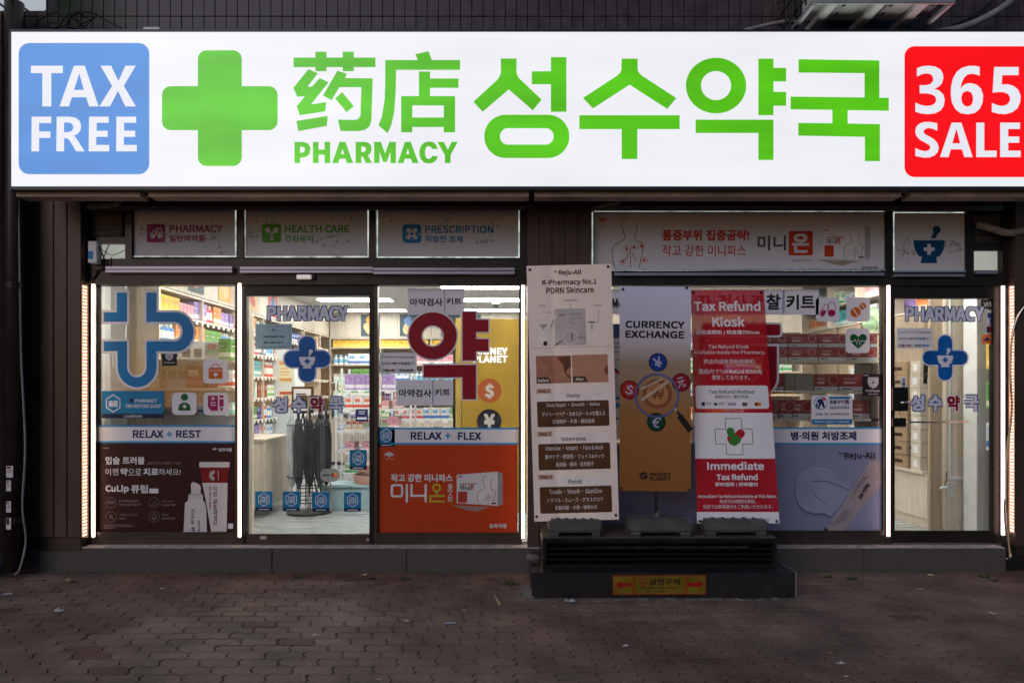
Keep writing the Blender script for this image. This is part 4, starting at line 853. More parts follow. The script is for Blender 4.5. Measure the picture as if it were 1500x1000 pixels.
# small refund tags
TAGG = 'small teal square refund stickers'
def teal(label, z, x0, y0, x1, y1, lines):
    t = sticker('refund_sticker', label, z, rr_loop(x0, y0, x1, y1, 4), TEAL, group=TAGG)
    w, h = x1-x0, y1-y0
    dec(t, 'dark_band', NAV, GL, z, [('r', x0, y0+h*.83, x1, y1, 3)])
    cx, cy = (x0+x1)/2, y0+h*.42
    ops = [hexagon(cx, cy, h*.34, w*.04), ('r', x0+w*.2, y0+h*.9, x1-w*.2, y0+h*.94)]
    n = len(lines); th = h*.36/n
    for k, s_ in enumerate(lines): ops.append(('t', s_, cx-w*.22, cy-h*.18+k*th+th*.08, cx+w*.22, cy-h*.18+(k+1)*th-th*.08, 0, 0, .03))
    dec(t, 'lettering', PALE, GL, z, ops)
i_ = (345, 590, 4.763)
teal('teal square TAX FREE sticker, first from the left at the bottom of the glass door', i_, 137, 616, 258, 751, ['TAX', 'FREE'])
teal('teal square TAX FREE sticker, second from the left at the bottom of the door', i_, 329, 616, 449, 753, ['TAX', 'FREE'])
teal('teal square refund sticker, third from the left at the bottom of the door', i_, 536, 622, 656, 756, ['TAX', 'REFUND', 'SHOP'])
teal('teal square refund sticker, last on the right at the bottom of the door', i_, 757, 622, 876, 756, ['TAX', 'REFUND', 'SHOP'])
teal('teal square TAX FREE sticker, highest one, at mid height of the glass door', i_, 796, 327, 916, 463, ['TAX', 'FREE'])
teal('teal square refund sticker on the left end of the RELAX + FLEX strip', l_, 44, 56, 180, 210, ['TAX', 'REFUND', 'SHOP'])
# door decals
hz = (345, 420, 5.553)
GRD = M('grey_decal', rgb(205, 205, 220), .45); OUTB = M('blue_outline_vinyl', rgb(20, 80, 135), .45)
def outlined(t, z, body, x0, y0, x1, y1, fb, gb, fill, line):
    q = (y1-y0)*(gb-fb)
    dec(t, 'outline', line, GL, z, [('t', body, x0, y0, x1, y1, gb)], .0006)
    dec(t, 'lettering', fill, GL, z, [('t', body, x0+q, y0+q, x1-q, y1-q, fb)], .0024)
for z, x0, y0, x1, y1, hx, hy, dx, lb in ((hz, 252, 150, 920, 282, (298, 882, 882, 1022), 0, 0, 'left'), ((1290, 400, 4.548), 160, 218, 692, 326, None, 0, 0, 'right-hand')):
    t = sticker('pharmacy_decal', f'grey PHARMACY lettering with blue outline on the {lb} glass door', z, [(x0, y0), (x1, y0), (x1, y1), (x0, y1)], None)
    outlined(t, z, 'PHARMACY', x0, y0, x1, y1, .045, .095, GRD, OUTB)
CRB = M('cross_blue_vinyl', rgb(10, 88, 160), .4, var=.3, vs=3.5)
def cross_decal(z, cx, cy, w, h, tk, label, bw):
    t = sticker('mortar_cross', label, z, [(cx-w/2, cy-h/2), (cx+w/2, cy-h/2), (cx+w/2, cy+h/2), (cx-w/2, cy+h/2)], None)
    sheet(t, 'outline', GRD, GL, cross_loop(cx, cy, w, h, tk, tk*.47), z)
    g = w*.03
    dec(t, 'blue_cross', CRB, GL, z, [('p', cross_loop(cx, cy, w-2*g, h-2*g, tk-2*g, (tk-2*g)*.47))])
    k = bw/130
    dec(t, 'mortar_symbol', GRD, GL, z, [('p', bowl(cx-65*k, cx+65*k, cy-18*k, cy+56*k, cx-28*k, cx+28*k, cy+76*k)), ('o', cx+29*k, cy-62*k, 17*k), ('p', [(cx+20*k, cy-56*k), (cx+38*k, cy-50*k), (cx+22*k, cy-26*k), (cx+8*k, cy-26*k)])], .002)
    dec(t, 'plus_mark', CRB, GL, z, [('p', cross_loop(cx, cy+18*k, 44*k, 42*k, 16*k, 1))], .003)
cross_decal(hz, 583, 587, 396, 392, 156, 'blue rounded cross with mortar symbol on the left glass door', 130)
u_ = (1290, 400, 4.548)
cross_decal(u_, 430, 563, 314, 316, 112, 'blue rounded cross with mortar symbol on the right-hand door', 106)
for z, xs, y0, y1, lb in ((hz, ((300, 430), (450, 580), (600, 722), (755, 884)), 886, 1032, 'left'), (u_, ((192, 298), (314, 416), (436, 536), (556, 658)), 806, 924, 'right-hand')):
    t = sticker('hangul_decal', f'four Korean letters, one red, outlined in blue on the {lb} glass door', z, [(xs[0][0], y0), (xs[3][1], y0), (xs[3][1], y1), (xs[0][0], y1)], None)
    for (a, b_), ch in zip(xs, '성수약국'):
        red = ch == '약'
        hh = y1-y0
        dec(t, 'outline', GRD if red else OUTB, GL, z, [('t', ch, a, y0, b_, y1, .15)], .0006)
        dec(t, 'lettering', DRED if red else GRD, GL, z, [('t', ch, a+hh*.06, y0+hh*.06, b_-hh*.06, y1-hh*.06, .07)], .0024)
PBL = M('pale_blue_paper', rgb(150, 178, 186), .6)
t = sticker('umbrella_notice', 'pale blue bordered notice about umbrellas on the left glass door', hz, [(160, 300), (462, 302), (458, 508), (160, 508)], PBL, 'notice')
dec(t, 'border_line', M('slate_line', rgb(70, 100, 120), .5), GL, hz, [('frame', 182, 322, 440, 490, 2.5), ('p', [(288, 356), (298, 346), (308, 343), (318, 346), (330, 356)]), ('o', 308, 376, 3)])
dec(t, 'lettering', INK, GL, hz, [('t', 'Umbrellas for Sale', 222, 394, 398, 412, .03), ('t', '雨伞 / 傘あります', 230, 444, 386, 460, .04)])
t = sticker('refund_notice', 'small pale notice hanging at the left edge of the right-hand door', u_, [(107, 365), (350, 366), (348, 504), (107, 503)], VINW, 'notice')
dec(t, 'lettering', INK, GL, u_, [('t', 'in just', 184, 386, 234, 399, 0, 0, .02), ('t', 'わずか', 122, 428, 172, 444, .03), ('t', 'で', 220, 428, 236, 444, .03), ('t', '完了！', 278, 428, 328, 444, .03), ('t', '只需', 120, 474, 158, 490, .03), ('t', '，即刻', 206, 474, 270, 490, .03)])
dec(t, 'red_lettering', RINK, GL, u_, [('t', '10 seconds!', 240, 386, 332, 399, 0, 0, .02), ('t', '10秒', 176, 428, 218, 444, .05), ('t', '10秒', 160, 474, 204, 490, .05)])
dec(t, 'blue_lettering', VINC, GL, u_, [('t', 'Tax-free', 120, 386, 180, 399, 0, 0, .02), ('t', '免税', 240, 428, 276, 444, .05), ('t', '退税！', 272, 474, 330, 490, .05)])
t = sticker('door_tag', 'tiny upright paper tag above the lock of the right-hand door', u_, [(133, 692), (170, 692), (170, 788), (133, 788)], VINW)
dec(t, 'lettering', VINN, GL, u_, [('t', c_, 142, 702+k*26, 162, 724+k*26, .08) for k, c_ in enumerate('고정문')])
# payment stickers on the far right
t = sticker('payment_sticker', 'black payment card sticker with white word, top right of the right-hand door', u_, [(670, 176), (774, 176), (774, 238), (670, 238)], M('payment_black', (.03, .028, .025), .4))
dec(t, 'lettering', M('cream_print', (.6, .58, .5), .5), GL, u_, [('t', 'VISA', 686, 192, 764, 222, 0, -3, .02)])
t = sticker('payment_sticker', 'blue and white payment notice below the black card sticker', u_, [(710, 246), (770, 250), (772, 342), (708, 338)], VINW)
dec(t, 'blue_block', M('royal_blue_print', rgb(40, 60, 130), .5), GL, u_, [('r', 712, 264, 770, 300), ('r', 726, 302, 756, 336)])
t = sticker('payment_sticker', 'small card logo sticker in three colours, right edge of the right-hand door', u_, [(706, 350), (768, 354), (768, 402), (704, 400)], VINW)
dec(t, 'colour_block', M('teal_block', rgb(30, 110, 90), .5), GL, u_, [('r', 742, 354, 766, 398, 4)]); dec(t, 'colour_block', RINK, GL, u_, [('r', 722, 354, 742, 398, 4)]); dec(t, 'colour_block', VINN, GL, u_, [('r', 706, 354, 722, 398, 4)])
t = sticker('payment_sticker', 'orange and navy payment sticker, lowest on the right-hand door edge', u_, [(676, 410), (778, 404), (776, 472), (674, 470)], M('orange_card', rgb(190, 100, 40), .5))
dec(t, 'dark_block', VINN, GL, u_, [('r', 742, 412, 772, 466), ('p', [(684, 452), (708, 420), (732, 452)])])
# right window icons
t = sticker('icon_sticker', 'white rounded sticker with two magenta capsules, right window', s_z, rr_loop(325, 178, 498, 353, 28), VINW, group='rounded white icon stickers')
dec(t, 'capsule_icon', MAG, GL, s_z, [('p', rr_loop(414, 210, 469, 318, 27), rr_loop(419, 215, 464, 313, 22)), ('r', 419, 266, 464, 312, 20), ('p', rot_rr(386, 272, 40, 100, 19, 32), rot_rr(386, 272, 31, 91, 15, 32)), ('p', rot_rr(379, 290, 30, 46, 14, 32))])
t = sticker('icon_sticker', 'white rounded sticker with two orange tablets, right window', s_z, rr_loop(548, 178, 722, 355, 28), VINW, group='rounded white icon stickers')
dec(t, 'tablet_icon', OR, GL, s_z, [('o', 616, 286, 37), ('o', 670, 242, 25)])
dec(t, 'tablet_score', VINW, GL, s_z, [('l', [(592, 252), (640, 320)], 8), ('l', [(654, 218), (688, 266)], 6)], .002)
t = sticker('icon_sticker', 'white rounded sticker with a green heart and pulse line, right window', s_z, rr_loop(544, 406, 719, 585, 28), VINW, group='rounded white icon stickers')
dec(t, 'heart_icon', GRV, GL, s_z, [('p', [(636, 553), (592, 515), (575, 486), (577, 460), (594, 446), (614, 447), (636, 466), (658, 447), (680, 446), (696, 460), (698, 486), (680, 515)])])
dec(t, 'pulse_line', VINW, GL, s_z, [('l', [(572, 497), (606, 497), (616, 484), (626, 526), (638, 476), (650, 526), (660, 490), (668, 497), (700, 497)], 6)], .002)
t = sticker('animal_medicine_sticker', 'white sticker with a blue ring of animals and Korean lettering, right window', s_z, rr_loop(294, 893, 594, 1108, 12), VINW)
dec(t, 'blue_mark', BLUI, GL, s_z, [('ring', 361, 950, 49, 5), ('r', 422, 904, 578, 920, 6), ('r', 296, 1068, 592, 1106, 10), ('r', 424, 968, 576, 970)])
dec(t, 'animal_icon', M('navy_icon', rgb(25, 50, 90), .5), GL, s_z, [('p', [(330, 935), (352, 918), (372, 920), (385, 948), (394, 985), (380, 985), (366, 958), (350, 992), (338, 990), (348, 956)]), ('p', [(330, 950), (342, 958), (334, 985), (322, 978)])])
dec(t, 'red_mark', M('red_vinyl', rgb(190, 30, 45), .5), GL, s_z, [('p', cross_loop(386, 920, 28, 28, 10, 1))], .002)
dec(t, 'lettering', VINN, GL, s_z, [('t', '동물의', 426, 926, 500, 958, .05), ('t', '품', 536, 926, 572, 958, .05), ('t', '취급·판매 허가약국', 426, 975, 572, 995, .03), ('t', '상담 후 구매하세요', 320, 1022, 570, 1040, .02)])
dec(t, 'red_lettering', RINK, GL, s_z, [('t', '약', 502, 926, 534, 958, .05)])
dec(t, 'white_lettering', VINW, GL, s_z, [('t', '약국에서 상담받고 구매하세요', 316, 1078, 572, 1096, .02)], .002)
# dark red bracket-shaped letter behind the red banner
t = sticker('red_letter', 'huge dark red rounded letter with pale outline, mostly behind the red banner', (0, 0, 1), [(1026, 470), (1147, 470), (1147, 585), (1026, 585)], None)
top = rr_loop(1030, 475, 1143, 491, 3); low = [(1034, 507), (1138, 507)]+[(1138-24*(1-math.cos(R(a))), 552+26*math.sin(R(a))) for a in range(0, 91, 15)]+[(1058, 578)]+[(1058-24*math.sin(R(a)), 552+26*math.cos(R(a))) for a in range(15, 91, 15)]
dec(t, 'outline', VINW, GL2, (0, 0, 1), [('p', grow(top, 3.2)), ('p', grow(low, 3.4), [(1060, 524), (1116, 524), (1114, 545), (1102, 556), (1074, 556), (1062, 545)])])
dec(t, 'red_shape', DRED, GL2, (0, 0, 1), [('p', top), ('p', low, [(1058, 522), (1118, 522), (1116, 548), (1104, 559), (1072, 559), (1060, 548)])], .002)
# ================================================================== PLATFORM AND BANNERS
pf = thing('entrance_platform', 'two-step black platform carrying three banner stands, slatted upper step', 'platform', (1.1, -.5, 0))
BT = M('black_glazed_tile', (.022, .020, .022), .3, 0, .3, 5, .05, 30)
BM = M('black_slat_metal', (.016, .015, .016), .35, .3, .3, 6)
x0, x1 = X_(778, -.936), X_(1167, -.936)
MB().box(x0+.004, x1-.004, -.932, -.175, -.02, .190).build('lower_step', BT, pf, bevel=.004)
b = MB()
b.box(x1-.012, x1, -.94, -.3, .0, .196)
b.build('edge_trim', ALU, pf, bevel=.001)
b = MB(); xa, xb = X_(795, -.77), X_(1138, -.77); zt2 = .414
b.box(xa, xb, -.77, -.19, zt2-.03, zt2).box(xa, xa+.03, -.77, -.19, .192, zt2-.03).box(xb-.03, xb, -.77, -.19, .192, zt2-.03).box(xa+.03, xb-.03, -.77, -.74, .192, .212).box(xa+.03, xb-.03, -.70, -.19, .192, .2)
b.build('upper_frame', BM, pf, bevel=.003)
b = MB()
for k in range(4): b.obox(((xa+xb)/2, -.735, .235+k*.042), xb-xa-.06, .05, .008, rx=R(-35))
b.build('slat', BM, pf)
MB().box(xa+.004, xb-.004, -.765, -.195, zt2+.0005, zt2+.004).build('wooden_top', M('worn_brown_board', (.11, .085, .065), .55, 0, .35, 5, .2, 30, stretch=(1, 5, 1)), pf)
y_ = (760, 740, 3.571); mY = plane(-.9335)
YEL = M('yellow_sign_film', rgb(112, 92, 20), .45, 0, .35, 9); REDS = M('red_sign_ink', rgb(150, 25, 25), .5)
t = thing('no_smoking_sign', 'yellow no smoking sign with red arrows on the front of the black platform', 'sign', P(966, 870, -.934))
sheet(t, 'panel', YEL, mY, [(490, 366), (978, 362), (980, 462), (492, 467)], y_, th=.0012)
dec(t, 'red_border', REDS, mY, y_, [('frame', 491, 365, 979, 465, 3.5), ('r', 597, 366, 604, 464), ('r', 872, 364, 879, 463), ('p', [(502, 414), (536, 392), (536, 404), (588, 404), (588, 426), (536, 426), (536, 436)]), ('p', [(970, 411), (938, 390), (938, 402), (884, 402), (884, 424), (938, 424), (938, 434)]), ('ring', 650, 400, 21, 5), ('l', [(638, 388), (662, 412)], 4)])
dec(t, 'lettering', INK, mY, y_, [('t', '금연구역', 682, 382, 842, 416, .05), ('t', '흡연시 10만원의 과태료가 부과됩니다', 640, 426, 832, 436, .02), ('t', '성동구보건소', 712, 443, 764, 454, .03), ('r', 640, 400, 660, 404)])
for k, (px, py, s, lb) in enumerate(((772, 874, .10, 'broken grey concrete lump at the left foot of the black platform'), (781, 826, .075, 'chipped pale brick wedged beside the left end of the platform'))):
    Yk = -.86 if k == 0 else -.62
    c = P(px, py, Yk); bm = bmesh.new(); bmesh.ops.create_icosphere(bm, subdivisions=2, radius=1)
    for v in bm.verts:
        n = mnoise.noise(v.co*1.6+Vector((k*7, 2, 3)))*.45+mnoise.noise(v.co*5)*.15; v.co *= 1+n; v.co = Vector((v.co.x*s*.55, v.co.y*s*.8, v.co.z*s*.45))
    me = bpy.data.meshes.new('rubble_lump'); bm.to_mesh(me); bm.free(); me.materials.append(M('broken_concrete', (.15, .135, .12), .9, 0, .3, 14, .5, 60))
    o = link('rubble_lump', me); o.location = (c.x, Yk, s*.2 if k == 0 else .225); o.rotation_euler = (.2, .1, k*1.3+.5); tag(o, lb, 'rubble')
b = MB()
for i in range(26):
    xx = random.uniform(x0-.1, x1+.05); b.obox((xx, -.955-random.random()*.03, .004), random.uniform(.02, .09), random.uniform(.012, .03), .014, random.uniform(-.4, .4))
tag(b.build('mortar_rubble', M('broken_concrete', (.23, .21, .19)), bevel=.002), 'line of crumbled mortar debris along the foot of the black platform', 'rubble', kind='stuff')
def stand(cx, y_top, w, Yc, mp_top, label, seedk):
    """water-filled foot, pole and clips of a banner stand; the printed cloth is added by the caller"""
    t = thing('banner_stand', label, 'banner', P(cx, y_top, Yc).xyz*0+Vector((X_(cx, Yc), Yc, .418)), 'banner stands on the platform')
    return t
def foot(t, cx, Yc, px_w, zb=.419):
    x = X_(cx, Yc); w = px_w*(D+Yc)/F
    b = MB()
    b.box(x-w/2, x+w/2, Yc-.145, Yc+.15, zb+.035, zb+.128)
    b.box(x-w/2, x-w*.28, Yc-.145, Yc+.15, zb, zb+.035).box(x+w*.28, x+w/2, Yc-.145, Yc+.15, zb, zb+.035)
    o = b.build('foot_tank', PLAST, t, bevel=.022)
    r = MB()
    for k in range(-2, 3): r.box(x+k*w*.16-.012, x+k*w*.16+.012, Yc-.11, Yc+.12, zb+.126, zb+.136)
    r.build('rib', PLAST, o, bevel=.004)
    MB().lathe([(.028, 0), (.028, .02), (.018, .045)], (x, Yc, zb+.128), 16).build('socket', PLAST, o)
    return x, zb+.128
def pole(t, x, Yc, z0, z1, name='pole'):
    MB().tube([(x, Yc, z0), (x, Yc, z1)], .013, 12).build(name, STEEL, t, smooth=True)
def cloth(t, mat, mp, x0, y0, x1, y1, name='banner_cloth', nx=10, ny=30):
    v = []; f = []; st = mp.step; xs = [x0]+[k*st for k in range(math.ceil(x0/st+1e-6), math.floor(x1/st-1e-6)+1)]+[x1]; nx = len(xs)-1
    for side in (0, 1):
        for j in range(ny+1):
            for i in range(nx+1): v.append(tuple(mp(xs[i], y0+(y1-y0)*j/ny, -.0012*side)))
    m_ = (nx+1)*(ny+1)
    for side in (0, 1):
        for j in range(ny):
            for i in range(nx):
                a = side*m_+j*(nx+1)+i; f.append((a, a+1, a+nx+2, a+nx+1))
    me = bpy.data.meshes.new(name); me.from_pydata(v, [], f); me.materials.append(mat); me.update()
    for p in me.polygons: p.use_smooth = True
    return link(name, me, t)
def eyelets(t, mp, pts):
    b = MB()
    for x, y in pts:
        c = mp(x, y, .003); b.tube([c+Vector((0, .006, 0)), c+Vector((0, -.002, 0)), c+Vector((0, -.008, 0))], [.011, .011, .006], 12)
    b.build('eyelet', M('dark_bolt', (.05, .05, .055), .3, .8), t, smooth=True)
# ---- beige skincare banner
BCX, BCY, KX, KY = 838.8, 575.0, .031, .024
def m1(px, py, l):
    x = px+KX*(py-BCY); y = py-KY*(px-BCX)
    w = .010*math.sin((px-777)/124*math.pi*1.7+.6)+.010*math.exp(-((px-813)/7)**2)
    return P(x, y, -.66+w-l)
m1.step = 3.0
def inv1(x, y): return x-KX*(y-BCY), y+KY*(x-BCX)
BEI = M('beige_banner_cloth', (.90, .75, .64), .6, 0, .05, 3); BRN = M('brown_banner_ink', rgb(88, 56, 32), .55); BRT = M('dark_brown_ink', rgb(55, 30, 24), .55)
t = stand(840, 390, 124, -.52, None, 'tall beige skincare banner with brown boxes, leftmost of the three stands', 1)
fx, fz = foot(t, 841, -.615, 76); pole(t, fx, -.60, fz, 2.2)
cloth(t, BEI, m1, BCX-61.8, BCY-187, BCX+62.2, BCY+187)
b = MB(); 
for sx in (-1, 1): b.tube([P(BCX+sx*50, 400, -.635), P(BCX, 470, -.615)], .005, 6).tube([P(BCX+sx*52+4, 750, -.635), P(BCX+2, 690, -.615)], .005, 6)
b.build('cross_arm', BCAB, t)
eyelets(t, m1, [inv1(776, 395), inv1(890.5, 390.5), inv1(786, 756), inv1(902, 754)])
def B1(z):
    def f(x0, y0, x1, y1):
        cx, cy = z[0]+(x0+x1)/2/z[2], z[1]+(y0+y1)/2/z[2]; hx, hy = (x1-x0)/2/z[2], (y1-y0)/2/z[2]
        ux, uy = inv1(cx, cy); return ux-hx, uy-hy, ux+hx, uy+hy
    return f
m_ = B1((765, 380, 5)); n_ = B1((765, 560, 4.545)); O = (0, 0, 1)
def serifs(x0, y0, x1, y1, xs, w=.06, h=.09):
    return [('r', x0+(x1-x0)*a, y1-(y1-y0)*h, x0+(x1-x0)*(a+w), y1) for a in xs]
dec(t, 'headline_lettering', BRT, m1, O, [('t', 'Reju-All', *m_(268, 76, 432, 120), 0, 0, .022), ('t', 'Dr.', *m_(236, 82, 262, 98), .02), ('t', 'K-Pharmacy No.1', *m_(146, 144, 544, 194), 0, 0, .016), ('t', 'PDRN Skincare', *m_(176, 200, 524, 246), 0, 0, .016)])
dec(t, 'small_lettering', GREYI, m1, O, [('t', 'Daily', *m_(118, 328, 170, 350)), ('t', 'Intensive', *m_(306, 286, 400, 306)), ('t', 'Point', *m_(528, 324, 580, 344)), ('r', *m_(147, 360, 149, 390)), ('r', *m_(147, 388, 208, 390)), ('o', (m_(210, 390, 210, 390))[0], m_(210, 390, 210, 390)[1], .9), ('r', *m_(353, 312, 355, 356)), ('o', m_(355, 358, 355, 358)[0], m_(355, 358, 355, 358)[1], .9), ('r', *m_(556, 352, 558, 460)), ('r', *m_(508, 458, 558, 460)), ('o', m_(510, 461, 510, 461)[0], m_(510, 461, 510, 461)[1], .9)]+
    [('t', 'Reju-All', *m_(266, 400, 316, 414), .02), ('t', 'Intensive PDRN', *m_(342, 388, 430, 397)), ('t', 'Rejuvenating Mask', *m_(342, 402, 434, 411)), ('r', *m_(342, 428, 434, 430)), ('r', *m_(342, 442, 380, 444)), ('r', *m_(342, 454, 366, 456)), ('r', *m_(342, 466, 406, 468))])
PKG = M('pack_grey_beige', (.52, .46, .43), .6); PKL = M('pack_light', (.85, .76, .70), .6); PKD = M('pack_shade', (.45, .38, .34), .6)
dec(t, 'printed_pack', PKG, m1, O, [('r', *m_(238, 360, 466, 628))], .0006)
dec(t, 'printed_item', PKL, m1, O, [('p', [m_(232, 430, 232, 430)[:2], m_(258, 396, 258, 396)[:2], m_(184, 600, 184, 600)[:2], m_(156, 596, 156, 596)[:2]]), ('p', [m_(486, 458, 486, 458)[:2], m_(528, 458, 528, 458)[:2], m_(516, 620, 516, 620)[:2], m_(498, 620, 498, 620)[:2]]), ('ring', m_(352, 568, 352, 568)[0], m_(352, 568, 352, 568)[1], 11, .8), ('p', [m_(116, 430, 116, 430)[:2], m_(186, 430, 186, 430)[:2], m_(154, 520, 154, 520)[:2], m_(190, 600, 190, 600)[:2], m_(110, 600, 110, 600)[:2], m_(146, 520, 146, 520)[:2]])])
dec(t, 'item_detail', BRT, m1, O, [('p', [m_(160, 596, 160, 596)[:2], m_(186, 604, 186, 604)[:2], m_(178, 634, 178, 634)[:2], m_(152, 626, 152, 626)[:2]]), ('r', *m_(484, 454, 530, 462)), ('l', [m_(405, 570, 405, 570)[:2], m_(466, 574, 466, 574)[:2]], .8), ('l', [m_(238, 630, 238, 630)[:2], m_(300, 590, 300, 590)[:2]], 1.2), ('r', *m_(508, 478, 513, 512)), ('r', *m_(360, 540, 366, 590)), ('l', [m_(228, 440, 228, 440)[:2], m_(210, 500, 210, 500)[:2]], .8)], .002)
dec(t, 'sand_print', PKD, m1, O, [('p', [m_(122, 474, 122, 474)[:2], m_(182, 474, 182, 474)[:2], m_(154, 516, 154, 516)[:2]]), ('r', *m_(60, 640, 660, 642))], .002)
SK1 = M('skin_print', rgb(172, 118, 92), .6, 0, .16, 14, stretch=(1, 1, 1)); SK2 = M('smooth_skin_print', rgb(186, 132, 106), .6, 0, .06, 9); SKD = M('skin_shade_print', rgb(110, 62, 46), .6, var=.3, vs=20)
p = dec(t, 'skin_photo', SK1, m1, O, [('r', *m_(102, 704, 356, 906), 1.2)]); q_ = m_(102, 704, 356, 906)
dec(p, 'shade', SKD, m1, O, [('p', [m_(250, 716, 250, 716)[:2], m_(356, 706, 356, 706)[:2], m_(356, 790, 356, 790)[:2], m_(336, 796, 336, 796)[:2], m_(320, 830, 320, 830)[:2], m_(352, 850, 352, 850)[:2], m_(356, 880, 356, 880)[:2], m_(310, 830, 310, 830)[:2], m_(300, 770, 300, 770)[:2]])], .0022)
p = dec(t, 'skin_photo', SK2, m1, O, [('r', *m_(366, 696, 628, 900), 1.2)])
dec(p, 'shade', SKD, m1, O, [('p', [m_(626, 770, 626, 770)[:2], m_(598, 800, 598, 800)[:2], m_(606, 832, 606, 832)[:2], m_(628, 840, 628, 840)[:2]])], .0022)
dec(t, 'photo_tab', M('tab_brown', rgb(78, 62, 50), .55), m1, O, [('p', [m_(104, 864, 104, 864)[:2], m_(190, 860, 190, 860)[:2], m_(214, 904, 214, 904)[:2], m_(106, 906, 106, 906)[:2]]), ('p', [m_(370, 856, 370, 856)[:2], m_(458, 852, 458, 852)[:2], m_(484, 894, 484, 894)[:2], m_(372, 898, 372, 898)[:2]])], .0024)
WB = M('cream_banner_ink', (.84, .75, .68), .6)
dec(t, 'tab_lettering', WB, m1, O, [('t', 'Before', *m_(116, 874, 194, 897), 0, 0, .02), ('t', 'After', *m_(390, 864, 450, 886), 0, 0, .02)], .0032)
TAN = M('tan_tab_ink', rgb(205, 165, 140), .6)
steps = [('Step 1', (94, 42, 192, 74), (100, 122, 578, 292), 'Daily', (296, 72, 384, 104), ['Daily Repair · Smooth · Refine', 'デイリーリペア・なめらか・キメを整える', '日常修护・平滑・精炼肌底'], [(164, 134, 516, 164), (132, 192, 552, 222), (204, 244, 482, 272)]),
         ('Step 2', (100, 326, 200, 360), (108, 404, 586, 578), 'Intensive', (262, 358, 424, 388), ['Intensive · Instant · Face & Neck', '集中ケア・即効性・フェイス&ネック', '高浓缩・瞬间・脸和脖子'], [(156, 418, 540, 448), (152, 476, 546, 506), (224, 528, 478, 558)]),
         ('Step 3', (106, 612, 208, 646), (118, 690, 596, 866), 'Point', (308, 642, 398, 674), ['Trouble · Smooth · GlassGlow', 'トラブル・スムーズ・グラスグロウ', '肌肤问题・光滑・玻璃水光'], [(180, 706, 532, 738), (170, 764, 538, 794), (220, 816, 498, 844)])]
for st, tab, box_, hd, hr, lines, rects in steps:
    dec(t, 'light_field', PKL, m1, O, [('r', *n_(box_[0]+4, box_[1]-66, box_[2]-4, box_[1]), 1.5)], .0008)
    dec(t, 'step_tab', TAN, m1, O, [('r', *n_(*tab), .6)], .0016)
    dec(t, 'step_lettering', BRT, m1, O, [('t', st, *n_(tab[0]+12, tab[1]+4, tab[2]-12, tab[3]-2), 0, 0, .02), ('t', hd, *n_(*hr), 0, 0, .008)], .0026)
    pb = dec(t, 'brown_box', BRN, m1, O, [('r', *n_(*box_), 2.2)], .0016)
    dec(pb, 'lettering', WB, m1, O, [('t', s_, *n_(*r_), .004) for s_, r_ in zip(lines, rects)], .0028)
    dec(pb, 'divider', M('divider_brown', rgb(120, 90, 66), .6), m1, O, [('r', *n_(box_[0]+26, box_[1]+60, box_[2]-26, box_[1]+62)), ('r', *n_(box_[0]+26, box_[1]+114, box_[2]-26, box_[1]+116))], .0024)
# ---- silver and gold currency banner
def grad_mat(name, stops, z0, z1):
    m = bpy.data.materials.new(name); m.use_nodes = True; nt = m.node_tree; N = nt.nodes; L = nt.links; b_ = N['Principled BSDF']
    tc = N.new('ShaderNodeTexCoord'); sp = N.new('ShaderNodeSeparateXYZ'); L.new(tc.outputs['Object'], sp.inputs[0])
    r = N.new('ShaderNodeMapRange'); r.inputs[1].default_value = z0; r.inputs[2].default_value = z1; L.new(sp.outputs[2], r.inputs[0])
    cr = N.new('ShaderNodeValToRGB'); L.new(r.outputs[0], cr.inputs[0])
    cr.color_ramp.elements[0].position = stops[0][0]; cr.color_ramp.elements[0].color = (*stops[0][1], 1)
    cr.color_ramp.elements[1].position = stops[-1][0]; cr.color_ramp.elements[1].color = (*stops[-1][1], 1)
    for p_, c_ in stops[1:-1]: e_ = cr.color_ramp.elements.new(p_); e_.color = (*c_, 1)
    L.new(cr.outputs[0], b_.inputs['Base Color']); b_.inputs['Roughness'].default_value = .45
    return m
Y2 = -.66
def m2(px, py, l): return P(px+(py-570)*.0000, py+(px-960)*.012, Y2+.012*math.sin((px-908)/104*math.pi)-l)
m2.step = 8.0
SILG = grad_mat('silver_to_gold_print', [(0, rgb(136, 84, 30)), (.38, rgb(146, 98, 44)), (.62, rgb(152, 128, 104)), (.74, rgb(190, 182, 186)), (1, rgb(205, 205, 228))], Z_(720, Y2), Z_(420, Y2))
t = stand(960, 420, 104, -.47, None, 'silver to gold currency exchange banner with magnifier, middle of the three stands', 2)
fx, fz = foot(t, 963, -.615, 92); pole(t, X_(961, -.615), -.615, fz, 2.2)
cloth(t, SILG, m2, 907.5, 420, 1012, 719)
eyelets(t, m2, [(912.5, 424), (1006, 421), (910, 715.5), (1009, 716.5)])
o_ = (895, 400, 5); p_ = (895, 570, 4.346)
dec(t, 'headline_lettering', INK, m2, o_, [('t', 'CURRENCY', 106, 350, 538, 404, 0, 0, .036), ('t', 'EXCHANGE', 106, 422, 538, 476, 0, 0, .036)])
def coin(col, cx, cy, r, ch, rot=0, fillc=None):
    c_ = M('coin_'+col[0], rgb(*col[1]), .35); d_ = M('coin_dark_'+col[0], rgb(*col[2]), .4)
    o = dec(t, 'printed_coin', d_, m2, o_, [('o', cx, cy, r)], .0012)
    dec(o, 'coin_face', c_, m2, o_, [('o', cx, cy, r*.84)], .002)
    if ch: dec(o, 'lettering', M('coin_white', rgb(175, 175, 195), .5), m2, o_, [('t', ch, cx-r*.42, cy-r*.55, cx+r*.42, cy+r*.55, .015, rot)], .003)
